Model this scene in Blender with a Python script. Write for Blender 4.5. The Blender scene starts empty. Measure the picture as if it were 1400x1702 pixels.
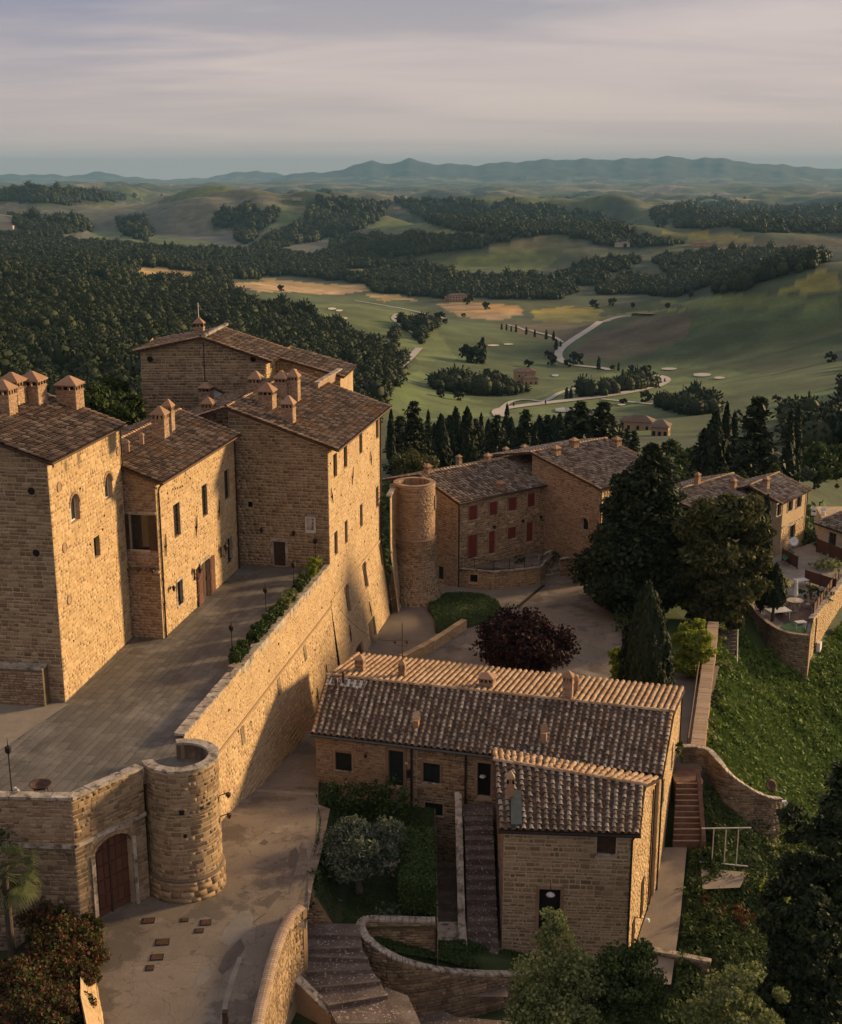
import bpy, math, random
import numpy as np
from mathutils import Vector, Matrix, Euler
random.seed(11); RNG = np.random.RandomState(5)
PI = math.pi
S = bpy.context.scene
COL = S.collection
# ---------------------------------------------------------------- camera
FPX = 2120.0; PITCH = math.radians(14.82); HC = 40.0          # focal length in photo pixels, downward tilt, height
CP, SP = math.cos(PITCH), math.sin(PITCH)
cam = bpy.data.cameras.new('camera'); camo = bpy.data.objects.new('camera', cam); COL.objects.link(camo)
camo.location = (0, 0, HC); camo.rotation_euler = (PI/2 - PITCH, 0, 0)
cam.sensor_fit = 'VERTICAL'; cam.sensor_height = 36.0; cam.lens = 36.0*FPX/1702.0
cam.clip_start = 1.0; cam.clip_end = 120000
S.camera = camo
S.render.resolution_x = 842; S.render.resolution_y = 1024
# ---------------------------------------------------------------- light
SUN_EL = math.radians(12.5); SUN_AZ = math.radians(63)          # azimuth measured from +Y towards +X
SD = Vector((math.sin(SUN_AZ)*math.cos(SUN_EL), math.cos(SUN_AZ)*math.cos(SUN_EL), math.sin(SUN_EL)))
sun = bpy.data.lights.new('sun', 'SUN'); suno = bpy.data.objects.new('sun', sun); COL.objects.link(suno)
sun.energy = 5.0; sun.angle = math.radians(7.0); sun.color = (1.0, 0.69, 0.35)
suno.rotation_euler = SD.to_track_quat('Z', 'Y').to_euler()
W = bpy.data.worlds.new('World'); S.world = W; W.use_nodes = True
nt = W.node_tree; N = nt.nodes; L = nt.links; N.clear()
def nn(t, **k):
    n = N.new(t)
    for a, b in k.items(): setattr(n, a, b)
    return n
out = nn('ShaderNodeOutputWorld'); bg = nn('ShaderNodeBackground'); L.new(bg.outputs[0], out.inputs[0])
sky = nn('ShaderNodeTexSky', sky_type='NISHITA', sun_disc=False, sun_elevation=SUN_EL, sun_rotation=SUN_AZ, altitude=400, air_density=1.2, dust_density=2.0)
tc = nn('ShaderNodeTexCoord'); sep = nn('ShaderNodeSeparateXYZ'); L.new(tc.outputs['Generated'], sep.inputs[0])
def mth(op, a, b=None, c=None):
    m = nn('ShaderNodeMath', operation=op)
    for i, v in enumerate((a, b, c)):
        if v is None: continue
        if isinstance(v, (int, float)): m.inputs[i].default_value = v
        else: L.new(v, m.inputs[i])
    return m.outputs[0]
# clouds lie on a layer: direction / (z + .12) gives streets that flatten towards the horizon
zz = mth('ADD', mth('MAXIMUM', sep.outputs[2], 0.0), 0.10)
cx = mth('DIVIDE', sep.outputs[0], zz); cy = mth('DIVIDE', sep.outputs[1], zz)
cmb = nn('ShaderNodeCombineXYZ'); L.new(mth('MULTIPLY', cx, 0.55), cmb.inputs[0]); L.new(mth('MULTIPLY', cy, 1.35), cmb.inputs[1]); L.new(mth('MULTIPLY', cx, 0.12), cmb.inputs[2])
n1 = nn('ShaderNodeTexNoise'); n1.inputs['Scale'].default_value = 0.9; n1.inputs['Detail'].default_value = 5; n1.inputs['Roughness'].default_value = 0.5; n1.inputs['Distortion'].default_value = 0.6
L.new(cmb.outputs[0], n1.inputs['Vector'])
r1 = nn('ShaderNodeValToRGB'); L.new(n1.outputs['Fac'], r1.inputs[0])
e = r1.color_ramp.elements; e[0].position = 0.36; e[0].color = (0.30, 0.31, 0.385, 1); e[1].position = 0.64; e[1].color = (0.64, 0.55, 0.55, 1)
x = r1.color_ramp.elements.new(0.48); x.color = (0.47, 0.425, 0.465, 1)
# horizon band, pinkish grey
r2 = nn('ShaderNodeMapRange'); L.new(sep.outputs[2], r2.inputs[0]); r2.inputs[1].default_value = 0.0; r2.inputs[2].default_value = 0.16
r2.inputs[3].default_value = 0.9; r2.inputs[4].default_value = 0.0
mxh = nn('ShaderNodeMix', data_type='RGBA'); L.new(r2.outputs[0], mxh.inputs['Factor']); 
dq = nn('ShaderNodeVectorMath', operation='DISTANCE'); L.new(tc.outputs['Generated'], dq.inputs[0]); dq.inputs[1].default_value = (-0.275, 0.94, 0.135)   # a bluer cloud bank high on the left
nb_ = nn('ShaderNodeTexNoise'); nb_.inputs['Scale'].default_value = 3.0; nb_.inputs['Detail'].default_value = 6; L.new(cmb.outputs[0], nb_.inputs['Vector'])
bl = nn('ShaderNodeMapRange'); L.new(mth('ADD', dq.outputs['Value'], mth('MULTIPLY', mth('SUBTRACT', nb_.outputs['Fac'], 0.5), 0.25)), bl.inputs[0]); bl.inputs[1].default_value = 0.03; bl.inputs[2].default_value = 0.16; bl.inputs[3].default_value = 1.0; bl.inputs[4].default_value = 0.0
mb_ = nn('ShaderNodeMix', data_type='RGBA'); L.new(bl.outputs[0], mb_.inputs['Factor']); L.new(r1.outputs[0], mb_.inputs[6]); mb_.inputs[7].default_value = (0.20, 0.24, 0.38, 1)
L.new(mb_.outputs[2], mxh.inputs[6]); mxh.inputs[7].default_value = (0.76, 0.59, 0.52, 1)
skm = nn('ShaderNodeMix', data_type='RGBA', blend_type='MULTIPLY'); skm.inputs['Factor'].default_value = 1.0; L.new(sky.outputs[0], skm.inputs[6]); skm.inputs[7].default_value = (0.10, 0.10, 0.10, 1)
fin = nn('ShaderNodeMix', data_type='RGBA'); fin.inputs['Factor'].default_value = 0.93; L.new(skm.outputs[2], fin.inputs[6]); L.new(mxh.outputs[2], fin.inputs[7])
L.new(fin.outputs[2], bg.inputs[0]); bg.inputs[1].default_value = 0.71
S.view_settings.view_transform = 'Standard'; S.view_settings.look = 'None'; S.view_settings.exposure = 0.55; S.view_settings.gamma = 1.0
S.view_settings.use_curve_mapping = False
S.render.engine = 'CYCLES'
S.cycles.max_bounces = 5; S.cycles.diffuse_bounces = 3; S.cycles.glossy_bounces = 2; S.cycles.transmission_bounces = 2; S.cycles.transparent_max_bounces = 6
S.cycles.volume_bounces = 0; S.cycles.use_denoising = True
# ---------------------------------------------------------------- pixels <-> places (a survey of the photograph: every place found gets its real position)
def ray(x, y):
    v = y - 851.0
    return (x - 700.0, FPX*CP - v*SP, -FPX*SP - v*CP)
def G(x, y, z):
    d = ray(x, y); t = (z - HC)/d[2]; return Vector((d[0]*t, d[1]*t, z))
def ZY(x, y, Y):
    d = ray(x, y); t = Y/d[1]; return Vector((d[0]*t, Y, HC + d[2]*t))
def proj(X, Y, Z):
    a = Y*CP - (Z - HC)*SP; b = Y*SP + (Z - HC)*CP
    return 700 + FPX*X/a, 851 - FPX*b/a
# ---------------------------------------------------------------- materials
MATS = {}
def mat(name, cols, rough=0.85, scale=1.5, fine=20.0, bump=0.3, bdist=0.02, island=0.0, stains=None, spec=0.3, pos=(0.3, 0.7), metal=0.0, object_rand=False, attr=None, trans=0.0, cracks=0):
    """procedural: noise between 2-3 base colours, finer grain, random tone per piece, optional stains"""
    m = bpy.data.materials.new(name); m.use_nodes = True; MATS[name] = m
    t = m.node_tree; n = t.nodes; l = t.links; n.clear()
    o = n.new('ShaderNodeOutputMaterial'); b = n.new('ShaderNodeBsdfPrincipled'); l.new(b.outputs[0], o.inputs[0])
    b.inputs['Roughness'].default_value = rough; b.inputs['Specular IOR Level'].default_value = spec; b.inputs['Metallic'].default_value = metal
    geo = n.new('ShaderNodeNewGeometry')
    nz = n.new('ShaderNodeTexNoise'); nz.inputs['Scale'].default_value = scale; nz.inputs['Detail'].default_value = 6; nz.inputs['Roughness'].default_value = 0.6
    l.new(geo.outputs['Position'], nz.inputs['Vector'])
    fac = nz.outputs['Fac']
    def math_(op, a, bb=None):
        q = n.new('ShaderNodeMath'); q.operation = op
        for i, v in enumerate((a, bb)):
            if v is None: continue
            if isinstance(v, (int, float)): q.inputs[i].default_value = v
            else: l.new(v, q.inputs[i])
        return q.outputs[0]
    rnd = None
    if island > 0:
        oi = n.new('ShaderNodeObjectInfo')
        rnd = math_('FRACT', math_('ADD', geo.outputs['Random Per Island'], oi.outputs['Random'])) if not object_rand else math_('ADD', math_('MULTIPLY', oi.outputs['Random'], 0.75), math_('MULTIPLY', geo.outputs['Random Per Island'], 0.25))
        fac = math_('ADD', math_('MULTIPLY', fac, 1 - island), math_('MULTIPLY', rnd, island))
    rp = n.new('ShaderNodeValToRGB'); l.new(fac, rp.inputs[0]); el = rp.color_ramp.elements
    k = len(cols)
    lo, hi = pos if island == 0 else (0.12, 0.88)
    el[0].position = lo; el[0].color = (*cols[0], 1); el[1].position = hi; el[1].color = (*cols[-1], 1)
    for i in range(1, k-1):
        q = el.new(lo + (hi-lo)*i/(k-1)); q.color = (*cols[i], 1)
    c = rp.outputs[0]
    def mix(f, a, bcol, blend='MIX'):
        q = n.new('ShaderNodeMix'); q.data_type = 'RGBA'; q.blend_type = blend
        if isinstance(f, (int, float)): q.inputs['Factor'].default_value = f
        else: l.new(f, q.inputs['Factor'])
        l.new(a, q.inputs[6])
        if isinstance(bcol, tuple): q.inputs[7].default_value = (*bcol, 1)
        else: l.new(bcol, q.inputs[7])
        return q.outputs[2]
    if attr:
        at = n.new('ShaderNodeAttribute'); at.attribute_name = attr
        vr = n.new('ShaderNodeMapRange'); l.new(nz.outputs['Fac'], vr.inputs[0]); vr.inputs[1].default_value = 0.3; vr.inputs[2].default_value = 0.7; vr.inputs[3].default_value = 0.65; vr.inputs[4].default_value = 1.35
        c = mix(1.0, at.outputs['Color'], vr.outputs[0], 'MULTIPLY')
    nf = n.new('ShaderNodeTexNoise'); nf.inputs['Scale'].default_value = fine; nf.inputs['Detail'].default_value = 5; nf.inputs['Roughness'].default_value = 0.65
    l.new(geo.outputs['Position'], nf.inputs['Vector'])
    mr = n.new('ShaderNodeMapRange'); l.new(nf.outputs['Fac'], mr.inputs[0]); mr.inputs[1].default_value = 0.3; mr.inputs[2].default_value = 0.7; mr.inputs[3].default_value = 0.78; mr.inputs[4].default_value = 1.22
    c = mix(1.0, c, mr.outputs[0], 'MULTIPLY')
    for st in (stains or []):
        col_, sc_, lo_, hi_, amt_ = st
        ns = n.new('ShaderNodeTexNoise'); ns.inputs['Scale'].default_value = sc_; ns.inputs['Detail'].default_value = 7; ns.inputs['Roughness'].default_value = 0.62
        l.new(geo.outputs['Position'], ns.inputs['Vector'])
        ms = n.new('ShaderNodeMapRange'); l.new(ns.outputs['Fac'], ms.inputs[0]); ms.inputs[1].default_value = lo_; ms.inputs[2].default_value = hi_; ms.inputs[3].default_value = 0; ms.inputs[4].default_value = amt_
        c = mix(ms.outputs[0], c, col_)
    if cracks:
        wn = n.new('ShaderNodeTexNoise'); wn.inputs['Scale'].default_value = 0.7; wn.inputs['Detail'].default_value = 4; l.new(geo.outputs['Position'], wn.inputs['Vector'])
        vm = n.new('ShaderNodeMix'); vm.data_type = 'VECTOR'; vm.inputs['Factor'].default_value = 0.45; l.new(geo.outputs['Position'], vm.inputs[4]); 
        sc3 = n.new('ShaderNodeVectorMath'); sc3.operation = 'SCALE'; sc3.inputs['Scale'].default_value = 3.0; l.new(wn.outputs['Color'], sc3.inputs[0]); ad = n.new('ShaderNodeVectorMath'); l.new(geo.outputs['Position'], ad.inputs[0]); l.new(sc3.outputs[0], ad.inputs[1])
        vo = n.new('ShaderNodeTexVoronoi'); vo.feature = 'DISTANCE_TO_EDGE'; vo.inputs['Scale'].default_value = cracks; l.new(ad.outputs[0], vo.inputs['Vector'])
        cm = n.new('ShaderNodeMapRange'); l.new(vo.outputs['Distance'], cm.inputs[0]); cm.inputs[1].default_value = 0.004; cm.inputs[2].default_value = 0.014; cm.inputs[3].default_value = 0.55; cm.inputs[4].default_value = 0.0
        c = mix(cm.outputs[0], c, (0.05, 0.04, 0.03))
    l.new(c, b.inputs['Base Color'])
    if bump > 0:
        bp = n.new('ShaderNodeBump'); bp.inputs['Strength'].default_value = bump; bp.inputs['Distance'].default_value = bdist
        l.new(nf.outputs['Fac'], bp.inputs['Height']); l.new(bp.outputs[0], b.inputs['Normal'])
    if trans > 0:
        tr = n.new('ShaderNodeBsdfTranslucent'); l.new(c, tr.inputs['Color']); ms_ = n.new('ShaderNodeMixShader'); ms_.inputs[0].default_value = trans
        l.new(b.outputs[0], ms_.inputs[1]); l.new(tr.outputs[0], ms_.inputs[2]); l.new(ms_.outputs[0], o.inputs[0])
    return m
DK = (0.05, 0.04, 0.03)
M_mortar = mat('mortar', [(0.33, 0.245, 0.155), (0.41, 0.31, 0.20), (0.47, 0.365, 0.245)], scale=0.5, fine=9, bump=0.5, bdist=0.03, stains=[((0.12, 0.085, 0.055), 0.35, 0.55, 0.75, 0.5)])
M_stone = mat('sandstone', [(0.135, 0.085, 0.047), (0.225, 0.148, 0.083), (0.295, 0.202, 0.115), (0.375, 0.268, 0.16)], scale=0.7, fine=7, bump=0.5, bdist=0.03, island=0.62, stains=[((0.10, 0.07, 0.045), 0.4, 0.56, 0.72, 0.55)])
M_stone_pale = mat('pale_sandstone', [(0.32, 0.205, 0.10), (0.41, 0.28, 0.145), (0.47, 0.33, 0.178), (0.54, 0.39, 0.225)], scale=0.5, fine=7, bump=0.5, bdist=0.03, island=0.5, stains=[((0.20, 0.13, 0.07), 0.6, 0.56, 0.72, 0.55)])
M_plaster = mat('pale_mortar', [(0.36, 0.25, 0.14), (0.43, 0.305, 0.175), (0.50, 0.365, 0.215)], scale=0.35, fine=5, bump=0.6, bdist=0.04, stains=[((0.24, 0.165, 0.10), 1.3, 0.55, 0.7, 0.6), ((0.10, 0.07, 0.05), 3.3, 0.66, 0.74, 0.7)])
M_brick = mat('brick', [(0.17, 0.10, 0.062), (0.25, 0.155, 0.096), (0.31, 0.205, 0.13), (0.35, 0.245, 0.16)], scale=0.9, fine=9, bump=0.4, bdist=0.02, island=0.6, stains=[((0.10, 0.065, 0.045), 0.5, 0.56, 0.72, 0.5)])
M_brickp = mat('pale_brick', [(0.22, 0.13, 0.08), (0.30, 0.19, 0.12), (0.36, 0.25, 0.165), (0.42, 0.31, 0.21)], scale=0.9, fine=9, bump=0.4, bdist=0.02, island=0.7)
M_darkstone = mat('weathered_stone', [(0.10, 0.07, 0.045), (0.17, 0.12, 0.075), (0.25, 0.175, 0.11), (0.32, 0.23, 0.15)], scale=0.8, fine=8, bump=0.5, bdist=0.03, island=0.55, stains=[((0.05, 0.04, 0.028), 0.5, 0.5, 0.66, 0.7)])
M_coping = mat('coping', [(0.20, 0.16, 0.12), (0.36, 0.30, 0.235), (0.52, 0.45, 0.37)], scale=1.6, fine=12, bump=0.4, stains=[((0.07, 0.055, 0.04), 2.2, 0.52, 0.62, 0.85)])
M_brickcop = mat('brick_coping', [(0.27, 0.18, 0.12), (0.36, 0.25, 0.17), (0.43, 0.32, 0.23)], scale=2.0, fine=12, bump=0.4, island=0.4, stains=[((0.30, 0.20, 0.05), 1.2, 0.58, 0.68, 0.6)])
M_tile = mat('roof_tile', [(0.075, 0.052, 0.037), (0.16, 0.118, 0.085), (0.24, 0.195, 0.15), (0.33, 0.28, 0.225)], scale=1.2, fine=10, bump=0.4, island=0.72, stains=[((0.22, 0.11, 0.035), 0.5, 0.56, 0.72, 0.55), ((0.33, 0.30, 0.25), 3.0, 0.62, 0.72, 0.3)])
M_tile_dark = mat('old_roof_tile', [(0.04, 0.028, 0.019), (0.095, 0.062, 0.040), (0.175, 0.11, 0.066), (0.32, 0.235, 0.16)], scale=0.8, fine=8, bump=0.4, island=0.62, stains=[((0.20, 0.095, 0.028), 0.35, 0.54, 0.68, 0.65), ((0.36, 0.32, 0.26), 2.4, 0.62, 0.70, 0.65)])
M_tile_orange = mat('lichen_and_sunlit_tile', [(0.20, 0.115, 0.06), (0.31, 0.185, 0.098), (0.39, 0.26, 0.155), (0.45, 0.335, 0.225)], scale=1.3, fine=10, bump=0.4, island=0.6, stains=[((0.12, 0.07, 0.04), 1.2, 0.58, 0.7, 0.6)])  # lichen on edges and caps; on back slopes its orange stands for sunlight
M_pan = mat('roof_pan', [(0.06, 0.038, 0.026), (0.11, 0.065, 0.042), (0.17, 0.10, 0.062)], scale=1.4, fine=10, bump=0.3, island=0.6)
M_terra = mat('terracotta', [(0.24, 0.13, 0.075), (0.31, 0.18, 0.105), (0.37, 0.24, 0.15)], scale=2.5, fine=14, bump=0.3, island=0.4)
M_wood = mat('dark_wood', [(0.035, 0.018, 0.011), (0.055, 0.028, 0.017), (0.08, 0.042, 0.025)], scale=3, fine=25, bump=0.2, rough=0.6)
M_wood_red = mat('reddish_wood', [(0.075, 0.028, 0.018), (0.10, 0.04, 0.025), (0.125, 0.052, 0.033)], scale=3, fine=25, bump=0.25, rough=0.65, island=0.4)
M_shut_red = mat('red_shutter_paint', [(0.13, 0.026, 0.018), (0.16, 0.034, 0.022), (0.19, 0.045, 0.03)], scale=2, fine=25, bump=0.1, rough=0.5, island=0.3)
M_shut_dark = mat('black_green_paint', [(0.012, 0.016, 0.015), (0.018, 0.024, 0.022)], scale=2, fine=25, bump=0.1, rough=0.5)
M_dark = mat('dark_interior', [(0.006, 0.005, 0.004), (0.012, 0.010, 0.008)], scale=2, fine=5, bump=0)
M_glass = mat('window_glass', [(0.02, 0.02, 0.02), (0.035, 0.033, 0.03)], scale=1, fine=3, bump=0, rough=0.12, spec=0.6)
M_iron = mat('dark_iron', [(0.018, 0.014, 0.012), (0.035, 0.026, 0.02)], scale=4, fine=30, bump=0.1, rough=0.6, metal=0.3)
M_rust = mat('rusty_metal', [(0.055, 0.028, 0.02), (0.085, 0.043, 0.028), (0.11, 0.058, 0.038)], scale=5, fine=30, bump=0.2, rough=0.7, metal=0.2)
M_copper = mat('brown_gutter', [(0.05, 0.028, 0.018), (0.085, 0.047, 0.03)], scale=4, fine=30, bump=0.05, rough=0.5, metal=0.4)
M_greygreen = mat('grey_green_gutter', [(0.055, 0.065, 0.058), (0.09, 0.10, 0.09)], scale=4, fine=30, bump=0.05, rough=0.5, metal=0.3)
M_white = mat('white_paint', [(0.62, 0.60, 0.56), (0.74, 0.72, 0.68)], scale=3, fine=30, bump=0.05, rough=0.6)
M_marble = mat('white_marble', [(0.46, 0.43, 0.38), (0.60, 0.57, 0.52)], scale=3, fine=12, bump=0.1, rough=0.6)
M_bark = mat('bark', [(0.045, 0.032, 0.022), (0.085, 0.062, 0.045)], scale=3, fine=16, bump=0.6, bdist=0.04)
M_barkpale = mat('olive_bark', [(0.07, 0.06, 0.048), (0.15, 0.13, 0.105)], scale=3, fine=16, bump=0.6, bdist=0.04)
def leafmat(name, a, b, c, trans=0.18, island=0.55, objr=False):
    return mat(name, [a, b, c], object_rand=objr, rough=0.7, scale=0.018 if objr else 0.8, fine=3.0, bump=0, island=island, spec=0.15, trans=trans)
M_cyp = leafmat('cypress_leaf', (0.010, 0.016, 0.008), (0.020, 0.030, 0.013), (0.036, 0.050, 0.020), 0.08)
M_cedar = leafmat('conifer_leaf', (0.012, 0.020, 0.009), (0.026, 0.037, 0.015), (0.050, 0.060, 0.024), 0.1)
M_pine = leafmat('pine_leaf', (0.035, 0.042, 0.016), (0.075, 0.080, 0.030), (0.13, 0.125, 0.048), 0.2)
M_plum = leafmat('plum_leaf', (0.014, 0.007, 0.007), (0.030, 0.012, 0.011), (0.062, 0.024, 0.020), 0.12)
M_lime = leafmat('yellow_green_leaf', (0.10, 0.14, 0.02), (0.22, 0.26, 0.035), (0.36, 0.37, 0.055), 0.35)
M_leaf = leafmat('green_leaf', (0.025, 0.042, 0.012), (0.048, 0.072, 0.020), (0.085, 0.11, 0.032), 0.2)
M_leafpale = leafmat('pale_green_leaf', (0.07, 0.095, 0.03), (0.16, 0.185, 0.065), (0.33, 0.33, 0.15), 0.3)
M_olive = leafmat('olive_leaf', (0.045, 0.06, 0.038), (0.09, 0.11, 0.07), (0.17, 0.19, 0.13), 0.15)
M_box = leafmat('boxwood_leaf', (0.018, 0.034, 0.010), (0.034, 0.060, 0.015), (0.065, 0.098, 0.024), 0.1)
M_red = leafmat('red_hedge_leaf', (0.035, 0.03, 0.012), (0.095, 0.04, 0.02), (0.17, 0.065, 0.038), 0.2)
M_redg = leafmat('mixed_hedge_leaf', (0.025, 0.045, 0.012), (0.05, 0.075, 0.018), (0.12, 0.11, 0.035), 0.2)
M_forest = leafmat('forest_leaf', (0.010, 0.018, 0.009), (0.026, 0.038, 0.015), (0.062, 0.072, 0.028), 0.05, 0.5, True)
M_palm = leafmat('palm_leaf', (0.03, 0.045, 0.015), (0.065, 0.085, 0.025), (0.14, 0.14, 0.05), 0.15)
M_grass = mat('lawn_grass', [(0.020, 0.034, 0.010), (0.036, 0.055, 0.016), (0.060, 0.075, 0.024)], scale=0.9, fine=14, bump=0.9, bdist=0.06)
M_road = mat('old_asphalt', cracks=0.42, cols=[(0.15, 0.118, 0.088), (0.185, 0.148, 0.112), (0.215, 0.175, 0.135)], scale=0.35, fine=14, bump=0.25, bdist=0.01, stains=[((0.085, 0.068, 0.053), 0.30, 0.54, 0.585, 0.65), ((0.27, 0.22, 0.17), 0.5, 0.58, 0.66, 0.6), ((0.10, 0.08, 0.062), 1.3, 0.62, 0.66, 0.5)])
M_piazza = mat('fine_gravel', [(0.135, 0.112, 0.088), (0.165, 0.138, 0.11), (0.19, 0.16, 0.13)], scale=0.5, fine=22, bump=0.3, bdist=0.01)
M_terrace = mat('terrace_slate', [(0.085, 0.075, 0.062), (0.125, 0.112, 0.095), (0.165, 0.15, 0.128)], scale=0.4, fine=12, bump=0.2, bdist=0.01, island=0.45, stains=[((0.27, 0.245, 0.21), 0.35, 0.53, 0.64, 0.45), ((0.055, 0.045, 0.035), 0.3, 0.55, 0.7, 0.6)])
M_paving = mat('cobble_paving', [(0.095, 0.072, 0.055), (0.15, 0.115, 0.09), (0.22, 0.18, 0.145)], scale=1.2, fine=9, bump=0.8, bdist=0.04, stains=[((0.35, 0.31, 0.26), 2.8, 0.60, 0.66, 0.7)])
M_gravel = mat('pale_path', [(0.20, 0.165, 0.125), (0.28, 0.235, 0.185)], scale=1.0, fine=18, bump=0.3, bdist=0.01)
M_step = mat('step_stone', [(0.09, 0.064, 0.052), (0.135, 0.096, 0.077), (0.18, 0.135, 0.108)], scale=1.0, fine=9, bump=0.7, bdist=0.04, stains=[((0.5, 0.46, 0.4), 7.0, 0.585, 0.63, 0.85)])
M_brickstep = mat('brick_step', [(0.085, 0.048, 0.035), (0.13, 0.075, 0.054), (0.17, 0.105, 0.08)], scale=2, fine=14, bump=0.3, bdist=0.02)
M_turf = mat('artificial_turf', [(0.02, 0.07, 0.025), (0.03, 0.095, 0.035)], scale=2, fine=20, bump=0.2)
# ---------------------------------------------------------------- object helpers
WL = {}
def track(o, loc): WL[o.name] = Vector(loc)
def put(o, loc, parent=None):
    COL.objects.link(o)
    loc = Vector(loc)
    if parent is not None:
        o.parent = parent; o.location = loc - WL[parent.name]
    else: o.location = loc
    WL[o.name] = loc
    return o
def tag(o, label=None, cat=None, group=None, kind=None):
    if label: o['label'] = label
    if cat: o['category'] = cat
    if group: o['group'] = group
    if kind: o['kind'] = kind
    return o
def thing(name, label, cat, loc=(0, 0, 0), group=None):
    o = bpy.data.objects.new(name, None); o.empty_display_size = 0.5
    put(o, loc); return tag(o, label, cat, group)
def mesh_np(name, V, F, m, smooth=False):
    """V (n,3) array, F (k,4) or (k,3) array"""
    V = np.asarray(V, dtype=np.float32); F = np.asarray(F, dtype=np.int32)
    me = bpy.data.meshes.new(name); k, w = F.shape
    me.vertices.add(len(V)); me.vertices.foreach_set('co', V.ravel())
    me.loops.add(k*w); me.loops.foreach_set('vertex_index', F.ravel())
    me.polygons.add(k); me.polygons.foreach_set('loop_start', np.arange(0, k*w, w, dtype=np.int32)); me.polygons.foreach_set('loop_total', np.full(k, w, dtype=np.int32))
    if smooth: me.polygons.foreach_set('use_smooth', np.ones(k, dtype=bool))
    me.update(calc_edges=True); me.materials.append(m); return me
def obj_np(name, V, F, m, parent=None, smooth=False, kind=None):
    V = np.asarray(V, dtype=np.float64); c = (V.max(0) + V.min(0))/2; c[2] = V[:, 2].min()
    o = bpy.data.objects.new(name, mesh_np(name, V - c, F, m, smooth)); put(o, c, parent)
    if kind: o['kind'] = kind
    return o
class MB:
    def __init__(s): s.v = []; s.f = []
    def quad(s, a, b, c, d):
        n = len(s.v); s.v += [tuple(a), tuple(b), tuple(c), tuple(d)]; s.f.append((n, n+1, n+2, n+3)); return s
    def poly(s, pts):
        n = len(s.v); s.v += [tuple(p) for p in pts]; s.f.append(tuple(range(n, n+len(pts)))); return s
    def box(s, c, sx, sy, sz, rz=0.0, taper=1.0, M=None):
        """centre of the base c"""
        n = len(s.v); ca, sa = math.cos(rz), math.sin(rz)
        for z, k in ((0, 1.0), (sz, taper)):
            for x, y in ((-1, -1), (1, -1), (1, 1), (-1, 1)):
                X, Y = x*sx/2*k, y*sy/2*k
                p = Vector((c[0] + X*ca - Y*sa, c[1] + X*sa + Y*ca, c[2] + z))
                s.v.append(tuple(p))
        s.f += [(n+3, n+2, n+1, n), (n+4, n+5, n+6, n+7)] + [(n+i, n+(i+1) % 4, n+4+(i+1) % 4, n+4+i) for i in range(4)]
        return s
    def obox(s, o, a, b, c):
        """box from corner o with edge vectors a,b,c"""
        o, a, b, c = map(Vector, (o, a, b, c)); n = len(s.v)
        s.v += [tuple(p) for p in (o, o+a, o+a+b, o+b, o+c, o+a+c, o+a+b+c, o+b+c)]
        s.f += [(n+3, n+2, n+1, n), (n+4, n+5, n+6, n+7)] + [(n+i, n+(i+1) % 4, n+4+(i+1) % 4, n+4+i) for i in range(4)]
        return s
    def tube(s, pts, r, seg=8, cap=True):
        pts = [Vector(p) for p in pts]; rs = r if isinstance(r, (list, tuple)) else [r]*len(pts); n0 = len(s.v)
        for i, p in enumerate(pts):
            t = (pts[min(i+1, len(pts)-1)] - pts[max(i-1, 0)]).normalized()
            a = Vector((0, 0, 1)) if abs(t.z) < 0.9 else Vector((1, 0, 0))
            u = t.cross(a).normalized(); w = t.cross(u)
            for k in range(seg):
                g = 2*PI*k/seg; s.v.append(tuple(p + u*math.cos(g)*rs[i] + w*math.sin(g)*rs[i]))
        for i in range(len(pts)-1):
            for k in range(seg):
                a = n0 + i*seg + k; b = n0 + i*seg + (k+1) % seg
                s.f.append((a, b, b+seg, a+seg))
        if cap:
            s.f.append(tuple(n0 + k for k in range(seg))[::-1]); s.f.append(tuple(n0 + (len(pts)-1)*seg + k for k in range(seg)))
        return s
    def lathe(s, c, prof, seg=16):
        n0 = len(s.v); c = Vector(c)
        for r, z in prof:
            for k in range(seg):
                g = 2*PI*k/seg; s.v.append((c.x + r*math.cos(g), c.y + r*math.sin(g), c.z + z))
        for i in range(len(prof)-1):
            for k in range(seg):
                a = n0 + i*seg + k; b = n0 + i*seg + (k+1) % seg
                s.f.append((a, b, b+seg, a+seg))
        s.f.append(tuple(n0 + k for k in range(seg))[::-1]); s.f.append(tuple(n0 + (len(prof)-1)*seg + k for k in range(seg)))
        return s
    def build(s, name, m, parent=None, kind=None, smooth=False):
        V = np.array(s.v, dtype=np.float64); c = (V.max(0) + V.min(0))/2; c[2] = V[:, 2].min()
        me = bpy.data.meshes.new(name); me.from_pydata([tuple(x) for x in (V - c)], [], s.f); me.materials.append(m)
        if smooth:
            for p in me.polygons: p.use_smooth = True
        me.update(); o = bpy.data.objects.new(name, me); put(o, c, parent)
        if kind: o['kind'] = kind
        return o
def copy_tree(o, loc=None, rz=None, parent=None, label=None, group=None, scale=None):
    c = o.copy(); COL.objects.link(c)
    if parent: c.parent = parent
    if loc is not None: c.location = loc
    if rz is not None: c.rotation_euler.z = rz
    if scale is not None: c.scale = scale if hasattr(scale, '__len__') else (scale,)*3
    if label: c['label'] = label
    if group: c['group'] = group
    WL[c.name] = Vector(c.location)
    for ch in list(o.children): copy_tree(ch, parent=c)
    return c
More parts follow.
